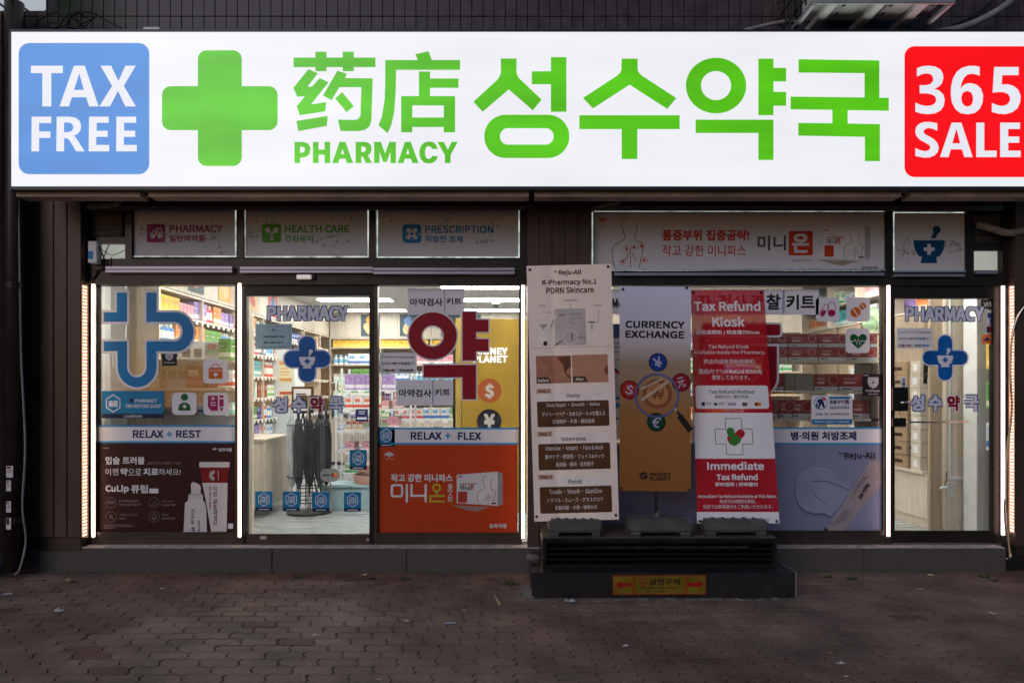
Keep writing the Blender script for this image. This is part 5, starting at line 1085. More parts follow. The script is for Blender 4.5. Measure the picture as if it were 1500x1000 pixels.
coin(('blue', (28, 58, 130), (18, 34, 84)), 344, 652, 68, '¥', -20); coin(('red', (160, 40, 30), (110, 22, 18)), 136, 856, 70, '$', 15); coin(('crimson', (135, 14, 36), (95, 8, 26)), 514, 797, 68, '元', -15); coin(('green', (20, 58, 50), (12, 34, 32)), 332, 1090, 69, '€', 15)
coin(('bronze', (176, 120, 78), (140, 84, 50)), 340, 884, 110, None)
dec(t, 'coin_ring', M('coin_ring_brown', rgb(120, 66, 40), .4), m2, o_, [('ring', 340, 884, 92, 10), ('t', '₩', 294, 850, 388, 922, .015)], .003)
dec(t, 'magnifier_rim', M('magnifier_blue', rgb(80, 92, 140), .35), m2, o_, [('ring', 336, 896, 164, 14)], .0036)
dec(t, 'magnifier_handle', INK, m2, o_, [('l', [(478, 1000), (520, 1060)], 18), ('l', [(500, 1040), (582, 1150)], 44)], .0036)
dec(t, 'magnifier_shine', M('magnifier_shine', rgb(186, 160, 140), .4), m2, o_, [('l', [(220, 850), (380, 772)], 14), ('l', [(226, 930), (416, 792)], 22), ('l', [(462, 985), (482, 1008)], 14)], .0042)
dec(t, 'brand_lettering', INK, m2, p_, [('t', 'MONEY', 248, 528, 382, 552, 0, 0, .032), ('t', 'PLANET', 248, 556, 382, 581, 0, 0, .032), ('ring', 208, 550, 24, 9), ('l', [(178, 536), (238, 562)], 8), ('t', 'S', 194, 530, 222, 572, .04)])
# ---- red tax refund banner, thin cloth that lets the window shine through
def m3(px, py, l):
    v = (py-425)/(766-425); u = (px-1012)/107
    x = (1012+9*v)+u*(107+14*v)
    return P(x, py, -.38-.26*v+.010*math.sin(u*math.pi*1.5+1)-l)
m3.step = 8.0
REDB = M('red_banner_cloth', rgb(192, 18, 34), .55, 0, .05, 3, trans=.36); WHB = M('white_banner_cloth', (.80, .78, .80), .6, 0, .04, 3, trans=.10); WHT = M('white_banner_ink', (.72, .70, .72), .6)
t = stand(1070, 425, 120, -.45, None, 'red and white tax refund banner with a green cross, rightmost of the three stands', 3)
fx, fz = foot(t, 1071, -.60, 92); pole(t, X_(1068, -.55), -.55, fz, 1.0)
cloth(t, REDB, m3, 1012, 425, 1119, 604.4, ny=16)
cloth(t, WHB, m3, 1012, 604.4, 1119, 671.4, ny=6); cloth(t, REDB, m3, 1012, 671.4, 1119, 749.4, ny=6); cloth(t, WHB, m3, 1012, 749.4, 1119, 766, ny=3)
b = MB()
for sx in (-1, 1): b.tube([m3(1065+sx*50, 429, -.01), m3(1065+sx*8, 560, -.05)], .004, 6)
b.tube([m3(1065, 560, -.06), m3(1066, 760, -.06)], .005, 6); b.build('cross_arm', BCAB, t)
eyelets(t, m3, [(1015.5, 428), (1115, 428), (1015.5, 763), (1115.5, 763)])
def inv3(x, y):
    v = (y-425)/(766-425); return 1012+107*(x-1012-9*v)/(107+14*v), y
def B3(z):
    def f(x0, y0, x1, y1):
        a = inv3(z[0]+x0/z[2], z[1]+(y0+y1)/2/z[2])[0]; c = inv3(z[0]+x1/z[2], z[1]+(y0+y1)/2/z[2])[0]
        return a, z[1]+y0/z[2], c, z[1]+y1/z[2]
    return f
q3 = B3((1005, 410, 5)); r3 = B3((1005, 590, 5))
dec(t, 'headline_lettering', WHT, m3, O, [('t', 'Tax Refund', *q3(58, 154, 544, 228), 0, 0, .026), ('t', 'Kiosk', *q3(192, 270, 428, 342), 0, 0, .026), ('t', '自助退税机 | 税金還付Kiosk', *q3(76, 366, 540, 402), .03),
    ('t', 'Tax Refund Kiosk', *q3(164, 472, 458, 502), .004), ('t', 'Available Inside the Pharmacy.', *q3(56, 514, 580, 550), .004), ('t', '药店内设有自助退税机。', *q3(130, 580, 512, 614), .004), ('t', '薬局内でTax Refund Kioskを', *q3(92, 652, 560, 688), .004), ('t', '運営しております。', *q3(188, 696, 466, 730), .004),
    ('t', 'Immediate', *r3(154, 430, 570, 490), 0, 0, .03), ('t', 'Tax Refund', *r3(222, 518, 524, 564), 0, 0, .028), ('t', '即时退税 | 即時還付', *r3(214, 580, 526, 614), .03), ('t', 'Immediate Tax Refund Available at This Store.', *r3(88, 670, 662, 694), .02), ('t', '本店可办理即时退税。', *r3(244, 706, 512, 734), .004), ('t', '当店では即時還付をご利用いただけます。', *r3(126, 744, 636, 774), .004)])
pb = dec(t, 'white_box', WHB, m3, O, [('r', *q3(70, 772, 604, 942), 4)])
dec(pb, 'lettering', GREYI, m3, O, [('t', 'Tax Refund Method', *q3(166, 802, 500, 832), 0, 0, .022), ('t', '退税方式 | 還付手段', *q3(210, 842, 458, 870), .02), ('r', *q3(146, 898, 188, 902)), ('r', *q3(146, 908, 188, 912)), ('r', *q3(234, 898, 280, 902)), ('r', *q3(234, 908, 280, 912))], .002)
dec(pb, 'payment_mark', VINN, m3, O, [('t', 'VISA', *q3(304, 896, 368, 920), 0, -3, .02), ('r', *q3(412, 896, 424, 922), .6), ('r', *q3(114, 894, 138, 920))], .002)
dec(pb, 'payment_mark', RINK, m3, O, [('r', *q3(425, 896, 436, 922), .6), ('o', *q3(516, 908, 516, 908)[:2], 2.8)], .002)
dec(pb, 'payment_mark', GRV, m3, O, [('r', *q3(437, 896, 448, 922), .6), ('o', *q3(216, 908, 216, 908)[:2], 2.4)], .002)
dec(pb, 'payment_mark', M('orange_mark', rgb(200, 110, 30), .5), m3, O, [('o', *q3(536, 908, 536, 908)[:2], 2.8)], .0024)
c0 = r3(212, 110, 490, 380)
dec(t, 'green_cross', M('green_line_ink', rgb(30, 110, 50), .5), m3, O, [('loop', cross_loop((c0[0]+c0[2])/2, (c0[1]+c0[3])/2, c0[2]-c0[0]-1, c0[3]-c0[1]-1, 22, 1.2), .9)])
GP = M('green_pill_ink', rgb(50, 125, 45), .45); RP = M('red_pill_ink', rgb(165, 22, 36), .45)
pc = lambda x, y: r3(x, y, x, y)[:2]
dec(t, 'pill', RP, m3, O, [('p', rot_rr(*pc(392, 230), 11.5, 16, 5.5, 40)), ('p', rot_rr(*pc(330, 270), 9, 14, 4.5, -20))])
dec(t, 'pill', GP, m3, O, [('p', rot_rr(*pc(328, 216), 10.5, 15, 5.2, -14)), ('p', rot_rr(*pc(360, 276), 12, 16, 5.6, 52))], .0016)
dec(t, 'footer_lettering', INK, m3, O, [('t', '성수약국', *r3(154, 836, 284, 868), .03), ('t', 'X', *r3(338, 834, 360, 866), .02), ('t', 'Cube', *r3(458, 842, 516, 864), 0, 0, .02)])
dec(t, 'footer_mark', VINC, m3, O, [('t', 'REFUND', *r3(518, 842, 614, 864), .01), ('ring', *pc(428, 850), 4, .8), ('l', [pc(428, 846), pc(424, 864)], .8)])
# ================================================================== INSIDE THE SHOP
LAMP = M('ceiling_panel_diffuser', (1, .985, .95), .5, emit=28.0, var=.02)
n_l = 0
LL = [('left', -2.4), ('middle', -.4), ('right', 1.6), ('far right', 3.4)]
for j, (yy, row) in enumerate(((.28, 'front row'), (1.7, 'second row'), (3.3, 'third row'), (4.7, 'fourth row'), (6.1, 'back row'))):
    for nm, xx in LL:
        if nm == 'far right' and j > 1: continue
        t = thing('ceiling_light', f'flat glowing ceiling panel in the {row} of the shop, {nm} one', 'ceiling light', (xx, yy, ZC), 'ceiling panels inside the shop')
        MB().box(xx-.55, xx+.55, yy-.16, yy+.16, ZC-.02, ZC-.004).build('diffuser', LAMP, t)
        MB().box(xx-.58, xx+.58, yy-.19, yy+.19, ZC-.012, ZC-.002).build('housing', WHITEP, t)
for xx, yy, lb in ((-.25, 4.9, 'dark security camera dome on the shop ceiling behind the red letter'),):
    t = thing('camera_dome', lb, 'security camera', (xx, yy, ZC)); MB().lathe([(.075, 0), (.075, -.025), (.06, -.05)], (xx, yy, ZC), 16).build('base', WHITEP, t)
    MB().lathe([(.05, -.05), (.045, -.08), (.02, -.10), (.002, -.105)], (xx, yy, ZC), 16).build('dome', BLACK, t, smooth=True)
# ---- goods: a few prototypes copied along the shelves
def goods(name, body, bandc, acc, kind='box'):
    m0, m1_, m2_ = M('goods_'+name, body, .55, var=.22, vs=3.5, stretch=(1, 1, 2.5)), M('goods_band_'+name, bandc, .4, var=.45, vs=9, stretch=(1, 1, 3)), M('goods_mark_'+name, acc, .4, var=.5, vs=7)
    b = MB()
    if kind == 'box':
        b.box(0, 1, 0, 1, 0, 1, 0)
        e = .004
        b.face([(.0, -e, .12), (1, -e, .12), (1, -e, .34), (0, -e, .34)], 1).face([(1+e, 0, .12), (1+e, 1, .12), (1+e, 1, .34), (1+e, 0, .34)], 1).face([(-e, 0, .12), (-e, 1, .12), (-e, 1, .34), (-e, 0, .34)], 1)
        b.face([(.12, -e, .55), (.72, -e, .55), (.72, -e, .82), (.12, -e, .82)], 2).face([(1+e, .12, .55), (1+e, .8, .55), (1+e, .8, .82), (1+e, .12, .82)], 2).face([(-e, .12, .55), (-e, .8, .55), (-e, .8, .82), (-e, .12, .82)], 2)
        b.face([(.12, -2*e, .62), (.5, -2*e, .62), (.5, -2*e, .66), (.12, -2*e, .66)], 1).face([(1+2*e, .15, .62), (1+2*e, .6, .62), (1+2*e, .6, .67), (1+2*e, .15, .67)], 1)
    elif kind == 'bottle':
        b.lathe([(.46, 0), (.5, .04), (.5, .2)], (.5, .5, 0), 12, 0).lathe([(.505, .2), (.505, .6)], (.5, .5, 0), 12, 1).lathe([(.5, .6), (.48, .72), (.25, .8)], (.5, .5, 0), 12, 0).lathe([(.28, .8), (.28, 1.0)], (.5, .5, 0), 12, 2)
    else:
        b.box(0, 1, .25, .75, .0, 1, 0)
        b.face([(.05, .24, .3), (.95, .24, .3), (.95, .24, .6), (.05, .24, .6)], 1).face([(.2, .24, .65), (.8, .24, .65), (.8, .24, .9), (.2, .24, .9)], 2)
        b.face([(1.01, .3, .3), (1.01, .7, .3), (1.01, .7, .7), (1.01, .3, .7)], 1)
    me = bpy.data.meshes.new('product_'+kind); me.from_pydata(b.v, [], b.f)
    for m in (m0, m1_, m2_): me.materials.append(m)
    for p, k in zip(me.polygons, b.m): p.material_index = k
    bm = bmesh.new(); bm.from_mesh(me); bmesh.ops.recalc_face_normals(bm, faces=bm.faces[:6] if kind == 'box' else bm.faces); bm.to_mesh(me); bm.free()
    return ('product_'+kind, name.replace('_', ' '), me, {'box': 'box', 'bottle': 'bottle', 'pouch': 'packet'}[kind])
wht = (.68, .68, .66)
G = {n: goods(n, *a) for n, a in {
    'white_and_blue': (wht, (.05, .16, .5), (.2, .4, .7)), 'white_and_green': (wht, (.08, .42, .12), (.3, .55, .2)), 'green': ((.10, .30, .07), (.6, .6, .45), (.05, .16, .04)),
    'white_and_red': (wht, (.6, .05, .05), (.7, .2, .15)), 'tan': ((.50, .34, .20), (.62, .52, .4), (.3, .16, .08)), 'orange': ((.66, .26, .07), (.7, .6, .5), (.5, .1, .03)),
    'lilac': ((.28, .20, .44), (.66, .62, .7), (.28, .14, .42)), 'pale_pink': ((.58, .30, .33), (.7, .62, .6), (.55, .16, .25)), 'yellow': ((.68, .42, .06), (.72, .5, .12), (.5, .26, .03)),
    'navy': ((.03, .05, .17), (.6, .6, .62), (.2, .3, .6)), 'teal': ((.06, .33, .36), (.55, .64, .62), (.03, .2, .26)), 'black_and_violet': ((.03, .03, .06), (.2, .12, .4), (.25, .3, .6)), 'dark_red': ((.17, .012, .014), (.22, .05, .05), (.4, .25, .22))}.items()}
G['white_bottle'] = goods('white', wht, (.15, .4, .6), (.3, .5, .7), 'bottle'); G['red_bottle'] = goods('red', (.55, .07, .08), (.7, .66, .62), wht, 'bottle'); G['blue_bottle'] = goods('blue', (.07, .25, .55), (.7, .7, .7), wht, 'bottle')
G['silver_packet'] = goods('silver', (.52, .52, .54), (.3, .45, .25), (.6, .2, .2), 'pouch'); G['mint_packet'] = goods('mint', (.32, .58, .5), (.7, .7, .68), (.8, .35, .2), 'pouch'); G['peach_packet'] = goods('peach', (.7, .46, .33), (.7, .68, .64), (.6, .1, .1), 'pouch')
KEYS = list(G)
def nth(n): return f"{n}{'th' if 10 <= n % 100 <= 20 else {1: 'st', 2: 'nd', 3: 'rd'}.get(n % 10, 'th')}"
NBOX = 0
def put(key, loc, dims, label, group, rz=0):
    global NBOX; NBOX += 1
    nm, col, me, cat = G[key]
    o = bpy.data.objects.new(nm, me); COL.objects.link(o); o.location = loc; o.scale = dims; o.rotation_euler = (0, 0, rz)
    tag(o, label, cat, group); return o
def fill(x, y, z, dx, dy, length, hmax, depth, phrase, group, rnd, keys=KEYS, face=0, wmin=.07, wmax=.17, hmin=.5, end='from the near end', gap=.006):
    """goods side by side along dx, dy from x, y; face = which way their fronts look"""
    s = 0; n = 0; key = None; rep = 0
    while True:
        if rep <= 0:
            key = rnd.choice(keys); rep = rnd.randint(2, 4); w = rnd.uniform(wmin, wmax); h = hmax*rnd.uniform(hmin, .95); d = depth*rnd.uniform(.6, .95)
            if 'bottle' in key: w = min(w, .085); d = w; h = min(h, .2)
        if s+w > length: break
        n += 1; rep -= 1
        if dx: put(key, (x+s, y, z), (w, d, h), f'{G[key][1]} {G[key][3]}, {nth(n)} {end} on {phrase}', group)
        else: put(key, (x-d, y+s, z), (d, w, h), f'{G[key][1]} {G[key][3]}, {nth(n)} {end} on {phrase}', group)
        s += w+gap+(rnd.uniform(.02, .1) if rnd.random() < .08 else 0)
rnd = random.Random(5)
TAGW = M('price_tag_white', (.7, .7, .68), .5)
# ---- tall shelf along the left wall
t = thing('wall_shelf', 'long pale wooden shelf of goods along the left wall of the shop', 'shelf', (-3.5, 3.5, ZF))
xf, y0, y1 = -3.30, .42, 6.98
zs = [2.53, 2.29, 2.02, 1.74, 1.46, 1.18, .90]
MB().box(-3.69, -3.67, y0, y1, ZF, ZC).build('back_panel', WOODG, t)
for z in zs: MB().box(-3.67, xf, y0, y1, z-.022, z).build('shelf', WOOD, t)
b = MB()
for k in range(8): yy = y0+(y1-y0)*k/7; b.box(-3.67, xf+.004, yy-.01, yy+.012, ZF, 2.53)
b.build('upright', WOOD, t)
MB().box(-3.50, xf+.01, y0-.03, y0-.012, ZF, ZC).build('end_panel', WOOD, t)
b = MB(); 
for k in range(10): yy = y0+(y1-y0)*k/10; b.box(-3.66, xf+.006, yy+.003, yy+(y1-y0)/10-.003, 2.535, ZC-.002)
b.build('upper_cabinet', WOODG, t)
b = MB()
for k in range(10): yy = y0+(y1-y0)*k/10; b.box(-3.66, xf+.05, yy+.003, yy+(y1-y0)/10-.003, ZF+.08, .878)
b.build('lower_cabinet', WOOD, t)
b = MB()
for z in zs[1:]:
    for k in range(46): yy = y0+.06+k*.14; b.box(xf+.001, xf+.006, yy, yy+.05, z-.05, z-.004)
b.build('price_tag', TAGW, t)
names = ['top', 'second', 'third', 'fourth', 'fifth', 'lowest']
for z, nm, hm in zip(zs[1:], names, (.21, .23, .24, .24, .24, .24)):
    fill(xf-.03, y0+.03, z, 0, 1, (5.6 if nm in ('top', 'second') else 3.3), hm, .22, f'the {nm} left-wall shelf', 'goods on the left wall shelf', rnd, hmin=.65, end='from the window')
POST = [M('poster_dark_teal', (.03, .06, .08), .5), M('poster_orange', (.6, .27, .06), .5), M('poster_tan', (.55, .36, .18), .5), M('poster_red', (.45, .06, .05), .5), M('poster_blue', (.1, .2, .4), .5)]
def blob(cx, cy, r, sd, n=20):
    rr = random.Random(sd); ph = [rr.uniform(0, 6.28) for _ in range(3)]
    return [(cx+r*(1+.25*math.sin(2*a+ph[0])+.18*math.sin(3*a+ph[1]))*math.cos(a), cy+r*1.25*(1+.2*math.sin(2*a+ph[2]))*math.sin(a)) for a in [2*math.pi*k/n for k in range(n)]]
def side_poster(y0_, label, i):
    w = .36; xw = xf+.012
    t = thing('wall_poster', label, 'poster', (xw, y0_, 2.56), 'plain art prints above the shelves')
    mp = lambda x, y, l: Vector((xw+l, y0_+x*w, 2.57+(1-y)*.34))
    sheet(t, 'paper', POST[i % 5], mp, [(0, 0), (1, 0), (1, 1), (0, 1)], th=.003)
    dec(t, 'abstract_shape', POST[(i+1) % 5], mp, O, [('p', blob(.5, .55, .26, i))]); dec(t, 'abstract_shape', POST[(i+2) % 5], mp, O, [('p', blob(.45, .35, .13, i+9))], .002)
for i, yy in enumerate((1.0, 1.75, 2.6, 3.4)): side_poster(yy, f'plain abstract print above the left wall shelf, {nth(i+1)} from the window', i)
# ---- back wall shelf
t = thing('back_shelf', 'grey wooden shelf wall across the back of the shop', 'shelf', (-1.4, 6.8, ZF))
bx0, bx1, by = -3.28, 2.2, 6.62
zb = [2.50, 2.33, 2.02, 1.70, 1.38, 1.06]
b = MB(); 
for z in zb: MB().box(bx0, bx1, by, 6.98, z-.022, z).build('shelf', WOODG, t)
for k in range(7): xx = bx0+(bx1-bx0)*k/6; b.box(xx-.01, xx+.012, by-.004, 6.98, ZF, 2.5)
b.build('upright', WOODG, t)
b = MB()
for k in range(9): xx = bx0+(bx1-bx0)*k/9; b.box(xx+.003, xx+(bx1-bx0)/9-.003, by-.004, 6.98, 2.503, ZC-.002)
b.build('upper_cabinet', WOODG, t)
b = MB()
for k in range(9): xx = bx0+(bx1-bx0)*k/9; b.box(xx+.003, xx+(bx1-bx0)/9-.003, by-.03, 6.98, ZF+.06, 1.035)
b.build('lower_cabinet', WOODG, t)
fill(bx0+.05, by+.03, 2.331, 1, 0, 3.6, .15, .2, 'the top back-wall shelf', 'goods on the back wall shelf', rnd, keys=['yellow'], wmin=.125, wmax=.13, hmin=.9, end='from left')
for z, nm in zip(zb[2:], ('second', 'third', 'fourth', 'lowest')):
    fill(bx0+.05, by+.03, z, 1, 0, 3.0, .27, .2, f'the {nm} back-wall shelf', 'goods on the back wall shelf', rnd, keys=['white_and_green', 'black_and_violet', 'white_and_blue', 'pale_pink', 'white_and_red', 'green', 'white_bottle', 'mint_packet'], wmin=.10, wmax=.26, end='from left')
for i, (xx, lb) in enumerate(((-2.72, 'plain abstract print on the back cabinets, seen through the glass door'), (-2.02, 'plain abstract print on the back cabinets, left of the red ring letter'), (-1.28, 'plain abstract print on the back cabinets, inside the red ring letter'), (-.9, 'plain abstract print on the back cabinets beside the gold booth'))):
    t = thing('wall_poster', lb, 'poster', (xx, by, 2.52), 'plain art prints above the shelves')
    mp = lambda x, y, l, xx=xx: Vector((xx+x*.34, by-.008-l, 2.53+(1-y)*.39))
    sheet(t, 'paper', POST[0], mp, [(0, 0), (1, 0), (1, 1), (0, 1)], th=.003)
    dec(t, 'abstract_shape', POST[2], mp, O, [('p', blob(.5, .6, .28, i+3))]); dec(t, 'abstract_shape', POST[(1, 4, 3, 1)[i]], mp, O, [('p', blob(.45, .3, .17, i+20))], .002)
# ---- white cabinet, easel sign, bottled water, counter by the left wall
t = thing('white_cabinet', 'tall plain white cabinet standing before the left wall shelf', 'cabinet', (-3.35, 3.95, ZF))
MB().box(-3.58, -3.06, 3.8, 4.25, ZF, 2.13).build('body', M('cool_white_laminate', (.62, .66, .67), .4, 0, .03, 3), t, bevel=.006)
MB().box(-3.04, -3.02, 3.85, 3.87, 1.0, 1.4).build('handle', ALU, t)
for k, (za, zb_, lb, c1) in enumerate(((1.66, 1.98, 'yellow and green flyer taped on the tall white cabinet', 'poster_orange'), (1.30, 1.55, 'red and white flyer taped lower on the tall white cabinet', 'poster_red'))):
    t = thing('paper_flyer', lb, 'flyer', (-3.2, 3.79, za)); mp = lambda x, y, l: Vector((-3.28+x*.2, 3.796-l, za+(1-y)*(zb_-za)))
    sheet(t, 'paper', M('flyer_cream', (.66, .62, .45), .6), mp, [(0, 0), (1, 0), (1, 1), (0, 1)], th=.002)
    dec(t, 'print_block', M(c1, (0, 0, 0)), mp, O, [('r', .05, .05, .95, .22), ('r', .1, .8, .9, .92), ('r', .1, .35, .6, .4), ('r', .1, .5, .8, .55), ('r', .1, .62, .7, .66)])
t = thing('easel_sign', 'black framed notice board beside the tall white cabinet', 'notice board', (-2.55, 2.9, ZF))
zt_, zb2 = Z_(566, 2.9), Z_(605, 2.9); xa_, xb_ = X_(427, 2.9), X_(459, 2.9)
MB().box(xa_, xb_, 2.9, 2.93, zb2, zt_).build('frame', BLACK, t, bevel=.004); MB().box(xa_+.03, xb_-.03, 2.893, 2.899, zb2+.03, zt_-.03).build('sheet', VINW, t)
dec(t, 'lettering', INK, plane(2.892), O, [('r', 433, 576, 448, 578), ('r', 433, 582, 452, 583.5), ('r', 433, 588, 446, 589.5), ('t', 'SALE', 440, 592, 452, 597, .02)])
MB().tube([((xa_+xb_)/2, 2.93, zb2), ((xa_+xb_)/2-.2, 2.86, ZF)], .01, 6).tube([((xa_+xb_)/2, 2.93, zb2), ((xa_+xb_)/2+.2, 2.86, ZF)], .01, 6).tube([((xa_+xb_)/2, 2.95, zb2), ((xa_+xb_)/2, 3.2, ZF)], .01, 6).build('tripod', BCAB, t)
WATER = M('clear_blue_plastic', (.62, .68, .72), .2, 0, .1, 8); CAPB = M('blue_cap', (.08, .16, .5), .4)
for k in range(2):
    t = thing('water_pack', ('shrink-wrapped pack of water bottles on the floor left of the umbrellas', 'shrink-wrapped pack of water bottles stacked on the other pack')[k], 'water bottles', (-2.85, 2.5, ZF+k*.29), 'packs of bottled water')
    for i in range(3):
        for j in range(2):
            b = MB().lathe([(.045, 0), (.048, .03), (.048, .17), (.04, .2), (.018, .245)], (-2.98+i*.10, 2.42+j*.1, ZF+k*.29), 12, 0).lathe([(.02, .245), (.02, .27)], (-2.98+i*.10, 2.42+j*.1, ZF+k*.29), 10, 1)
            b.build('bottle', [WATER, CAPB], t, smooth=False)
t = thing('wood_counter', 'low pale wooden counter just inside the glass door on the left', 'counter', (-3.1, 1.8, ZF))
ca, cb = X_(371, 1.2), X_(386, 1.2)
MB().box(-3.22, cb, 1.2, 2.1, ZF+.1, 1.02).build('body', WOOD, t, bevel=.004); MB().box(-3.24, cb+.02, 1.18, 2.1, 1.02, 1.045).build('top', WOOD, t, bevel=.003)
t = thing('door_post', 'pale wooden post standing just behind the left glass door frame', 'post', (X_(366, .4), .4, ZF)); MB().box(X_(361, .4), X_(370, .4), .38, .44, ZF, 2.28).build('board', WOOD, t, bevel=.002)
put('mint_packet', (-3.08, 1.35, 1.045), (.10, .1, .16), 'mint packet on the low counter inside the glass door', 'goods on the low counter'); put('teal', (-3.07, 1.5, 1.045), (.14, .16, .22), 'teal box on the low counter inside the glass door', 'goods on the low counter'); put('pale_pink', (-3.02, 1.26, 1.045), (.07, .07, .09), 'small pale pink box on the front of the low counter', 'goods on the low counter')
# ---- umbrella rack
UX, UY = -2.22, 1.55
t = thing('umbrella_rack', 'round black wire umbrella rack on a disc foot behind the glass door', 'rack', (UX, UY, ZF))
MB().lathe([(.24, 0), (.24, .02), (.05, .04)], (UX, UY, ZF), 28).build('foot', BLACK, t)
MB().tube([(UX, UY, ZF+.03), (UX, UY, 1.5)], .02, 12).build('pole', STEEL, t)
b = MB()
ring = lambda r, z: [(UX+r*math.cos(2*math.pi*k/24), UY+r*math.sin(2*math.pi*k/24), z) for k in range(25)]
for r_, z in ((.23, 1.18), (.23, .62), (.13, .42), (.13, .34), (.13, .5)): b.tube(ring(r_, z), .006, 6)
for k in range(12):
    a = 2*math.pi*k/12; b.tube([(UX, UY, 1.18), (UX+.23*math.cos(a), UY+.23*math.sin(a), 1.18)], .004, 5); b.tube([(UX+.13*math.cos(a), UY+.13*math.sin(a), .30), (UX+.13*math.cos(a), UY+.13*math.sin(a), .66)], .004, 5)
b.build('wire_basket', BCAB, t)
MB().box(UX-.14, UX+.14, UY-.006, UY+.006, 1.36, 1.50).build('top_sign', BLACK, t, bevel=.003)
UM = [M('black_umbrella_cloth', (.028, .028, .032), .5), M('charcoal_umbrella_cloth', (.06, .06, .066), .5), M('clear_umbrella_film', (.55, .57, .57), .25), M('brown_umbrella_cloth', (.06, .05, .03), .5)]
UN = ['black', 'charcoal', 'clear', 'brown-black']
def umbrella(ang, ci, label):
    x, y = UX+.19*math.cos(ang), UY+.19*math.sin(ang)
    t = thing('umbrella', label, 'umbrella', (x, y, .48), 'folded umbrellas on the rack')
    bm = bmesh.new(); rings = []
    for z, r in ((0, .012), (.05, .03), (.2, .045), (.4, .052), (.55, .05), (.68, .035), (.72, .02)):
        rings.append([bm.verts.new((x+r*(1+.28*math.cos(6*a+z*3))*math.cos(a), y+r*(1+.28*math.cos(6*a+z*3))*math.sin(a), .52+z)) for a in [2*math.pi*k/24 for k in range(24)]])
    for a, b_ in zip(rings, rings[1:]):
        for k in range(24): bm.faces.new((a[k], a[(k+1) % 24], b_[(k+1) % 24], b_[k]))
    me = bpy.data.meshes.new('canopy'); bm.to_mesh(me); bm.free(); me.materials.append(UM[ci]); link('canopy', me, t)
    MB().tube([(x, y, 1.22), (x, y, 1.34)], .012, 8).tube([(x, y, .46), (x, y, .54)], .006, 6).build('handle', BLACK if ci != 2 else WHITEP, t)
    MB().tube([(x+.051*math.cos(k*math.pi/6), y+.051*math.sin(k*math.pi/6), .98) for k in range(13)], .006, 5).build('strap', UM[ci], t)
for k in range(10):
    ci = (0, 1, 0, 2, 0, 1, 3, 0, 2, 1)[k]; a = -math.pi/2+2*math.pi*(k+.5)/10
    pos = 'front' if math.sin(a) < -.3 else ('back' if math.sin(a) > .3 else 'side')
    umbrella(a, ci, f'folded {UN[ci]} umbrella on the round rack, {nth(k+1)} counting rightwards from the front')
# ---- pale blue storage seats, white gondola
PB = M('pale_blue_laminate', (.36, .50, .53), .45, 0, .04, 4)
for k, (xa_, xb_, lb) in enumerate(((X_(470, 1.7), X_(513, 1.7), 'pale blue storage seat behind the door, next to the umbrella rack'), (X_(514, 1.7), X_(556, 1.7), 'pale blue storage seat behind the door, on the window side'))):
    t = thing('storage_seat', lb, 'bench', ((xa_+xb_)/2, 1.9, ZF), 'pale blue storage seats'); MB().box(xa_, xb_, 1.72, 2.12, ZF, .46).build('body', PB, t, bevel=.004); MB().box(xa_-.004, xb_-.002, 1.70, 2.13, .464, .50).build('lid', PB, t, bevel=.008)
b = MB().lathe([(.20, 0), (.21, .05), (.215, .10), (.20, .1), (.19, .02)], (X_(545, 1.9), 1.9, .50), 20)
for k in range(3): b.lathe([(.15+.018*k, .1+.04*k), (.165+.018*k, .14+.04*k)], (X_(545, 1.9), 1.9, .50), 18)
tag(b.build('peach_basket', M('peach_plastic', (.6, .33, .26), .45)), 'peach ribbed plastic basket on the right-hand pale blue storage seat', 'basket')
def gondola(name, label, x0, x1, y0, y1, zs, phrase, keys, seed, hm=.2):
    t = thing(name, label, 'shelf', ((x0+x1)/2, y0, ZF), 'white free-standing display shelves')
    b = MB()
    for x in (x0, x1):
        for y in (y0, y1): b.box(x-.012, x+.012, y-.012, y+.012, ZF, zs[-1]+hm+.06)
    b.build('frame', WHITEP, t)
    for z in zs:
        MB().box(x0, x1, y0-.012, y1, z-.018, z).build('shelf', WHITEP, t)
    b = MB()
    for z in zs:
        for k in range(int((x1-x0)/.16)): b.box(x0+.04+k*.16, x0+.11+k*.16, y0-.018, y0-.013, z-.04, z+.002)
    b.build('price_tag', TAGW, t)
    b = MB()
    for k in range(14): xx = x0+(x1-x0)*k/13; b.box(xx-.002, xx+.002, y1-.004, y1, ZF, zs[-1]+hm)
    for k in range(18): zz = ZF+.05+k*.08; b.box(x0, x1, y1-.004, y1, zz-.002, zz+.002)
    b.build('wire_back', WHITEP, t)
    r_ = random.Random(seed)
    for z, nm in zip(zs, ('lowest', 'second', 'third', 'fourth', 'top')):
        fill(x0+.03, y0+.01, z, 1, 0, x1-x0-.06, hm, (y1-y0)*.8, f'{phrase}, {nm} tier', f'goods on {phrase}', r_, keys=keys, wmin=.06, wmax=.13, end='from left', hmin=.45)
gondola('display_shelf', 'white wire display shelf of pink and white goods behind the storage seats', -2.05, -1.22, 2.35, 2.75, [.55, .82, 1.08, 1.33, 1.56], 'the white rack near the door', ['pale_pink', 'white_and_red', 'peach_packet', 'white_and_green', 'silver_packet', 'lilac', 'white_bottle', 'pale_pink'], 3)
gondola('display_shelf', 'white wire display shelf of colourful goods behind the red letter window', -1.62, -.78, 3.4, 3.8, [.62, .9, 1.16, 1.42], 'the red letter rack', ['lilac', 'white_and_blue', 'white_and_red', 'silver_packet', 'orange', 'white_and_green', 'red_bottle', 'teal'], 8)
gondola('display_shelf', 'white wire display shelf of packets right of the umbrella rack', -2.5, -1.95, 3.9, 4.25, [.7, .98, 1.25, 1.5], 'the far rack past umbrellas', ['white_and_green', 'green', 'pale_pink', 'white_bottle', 'mint_packet', 'white_and_blue'], 9)
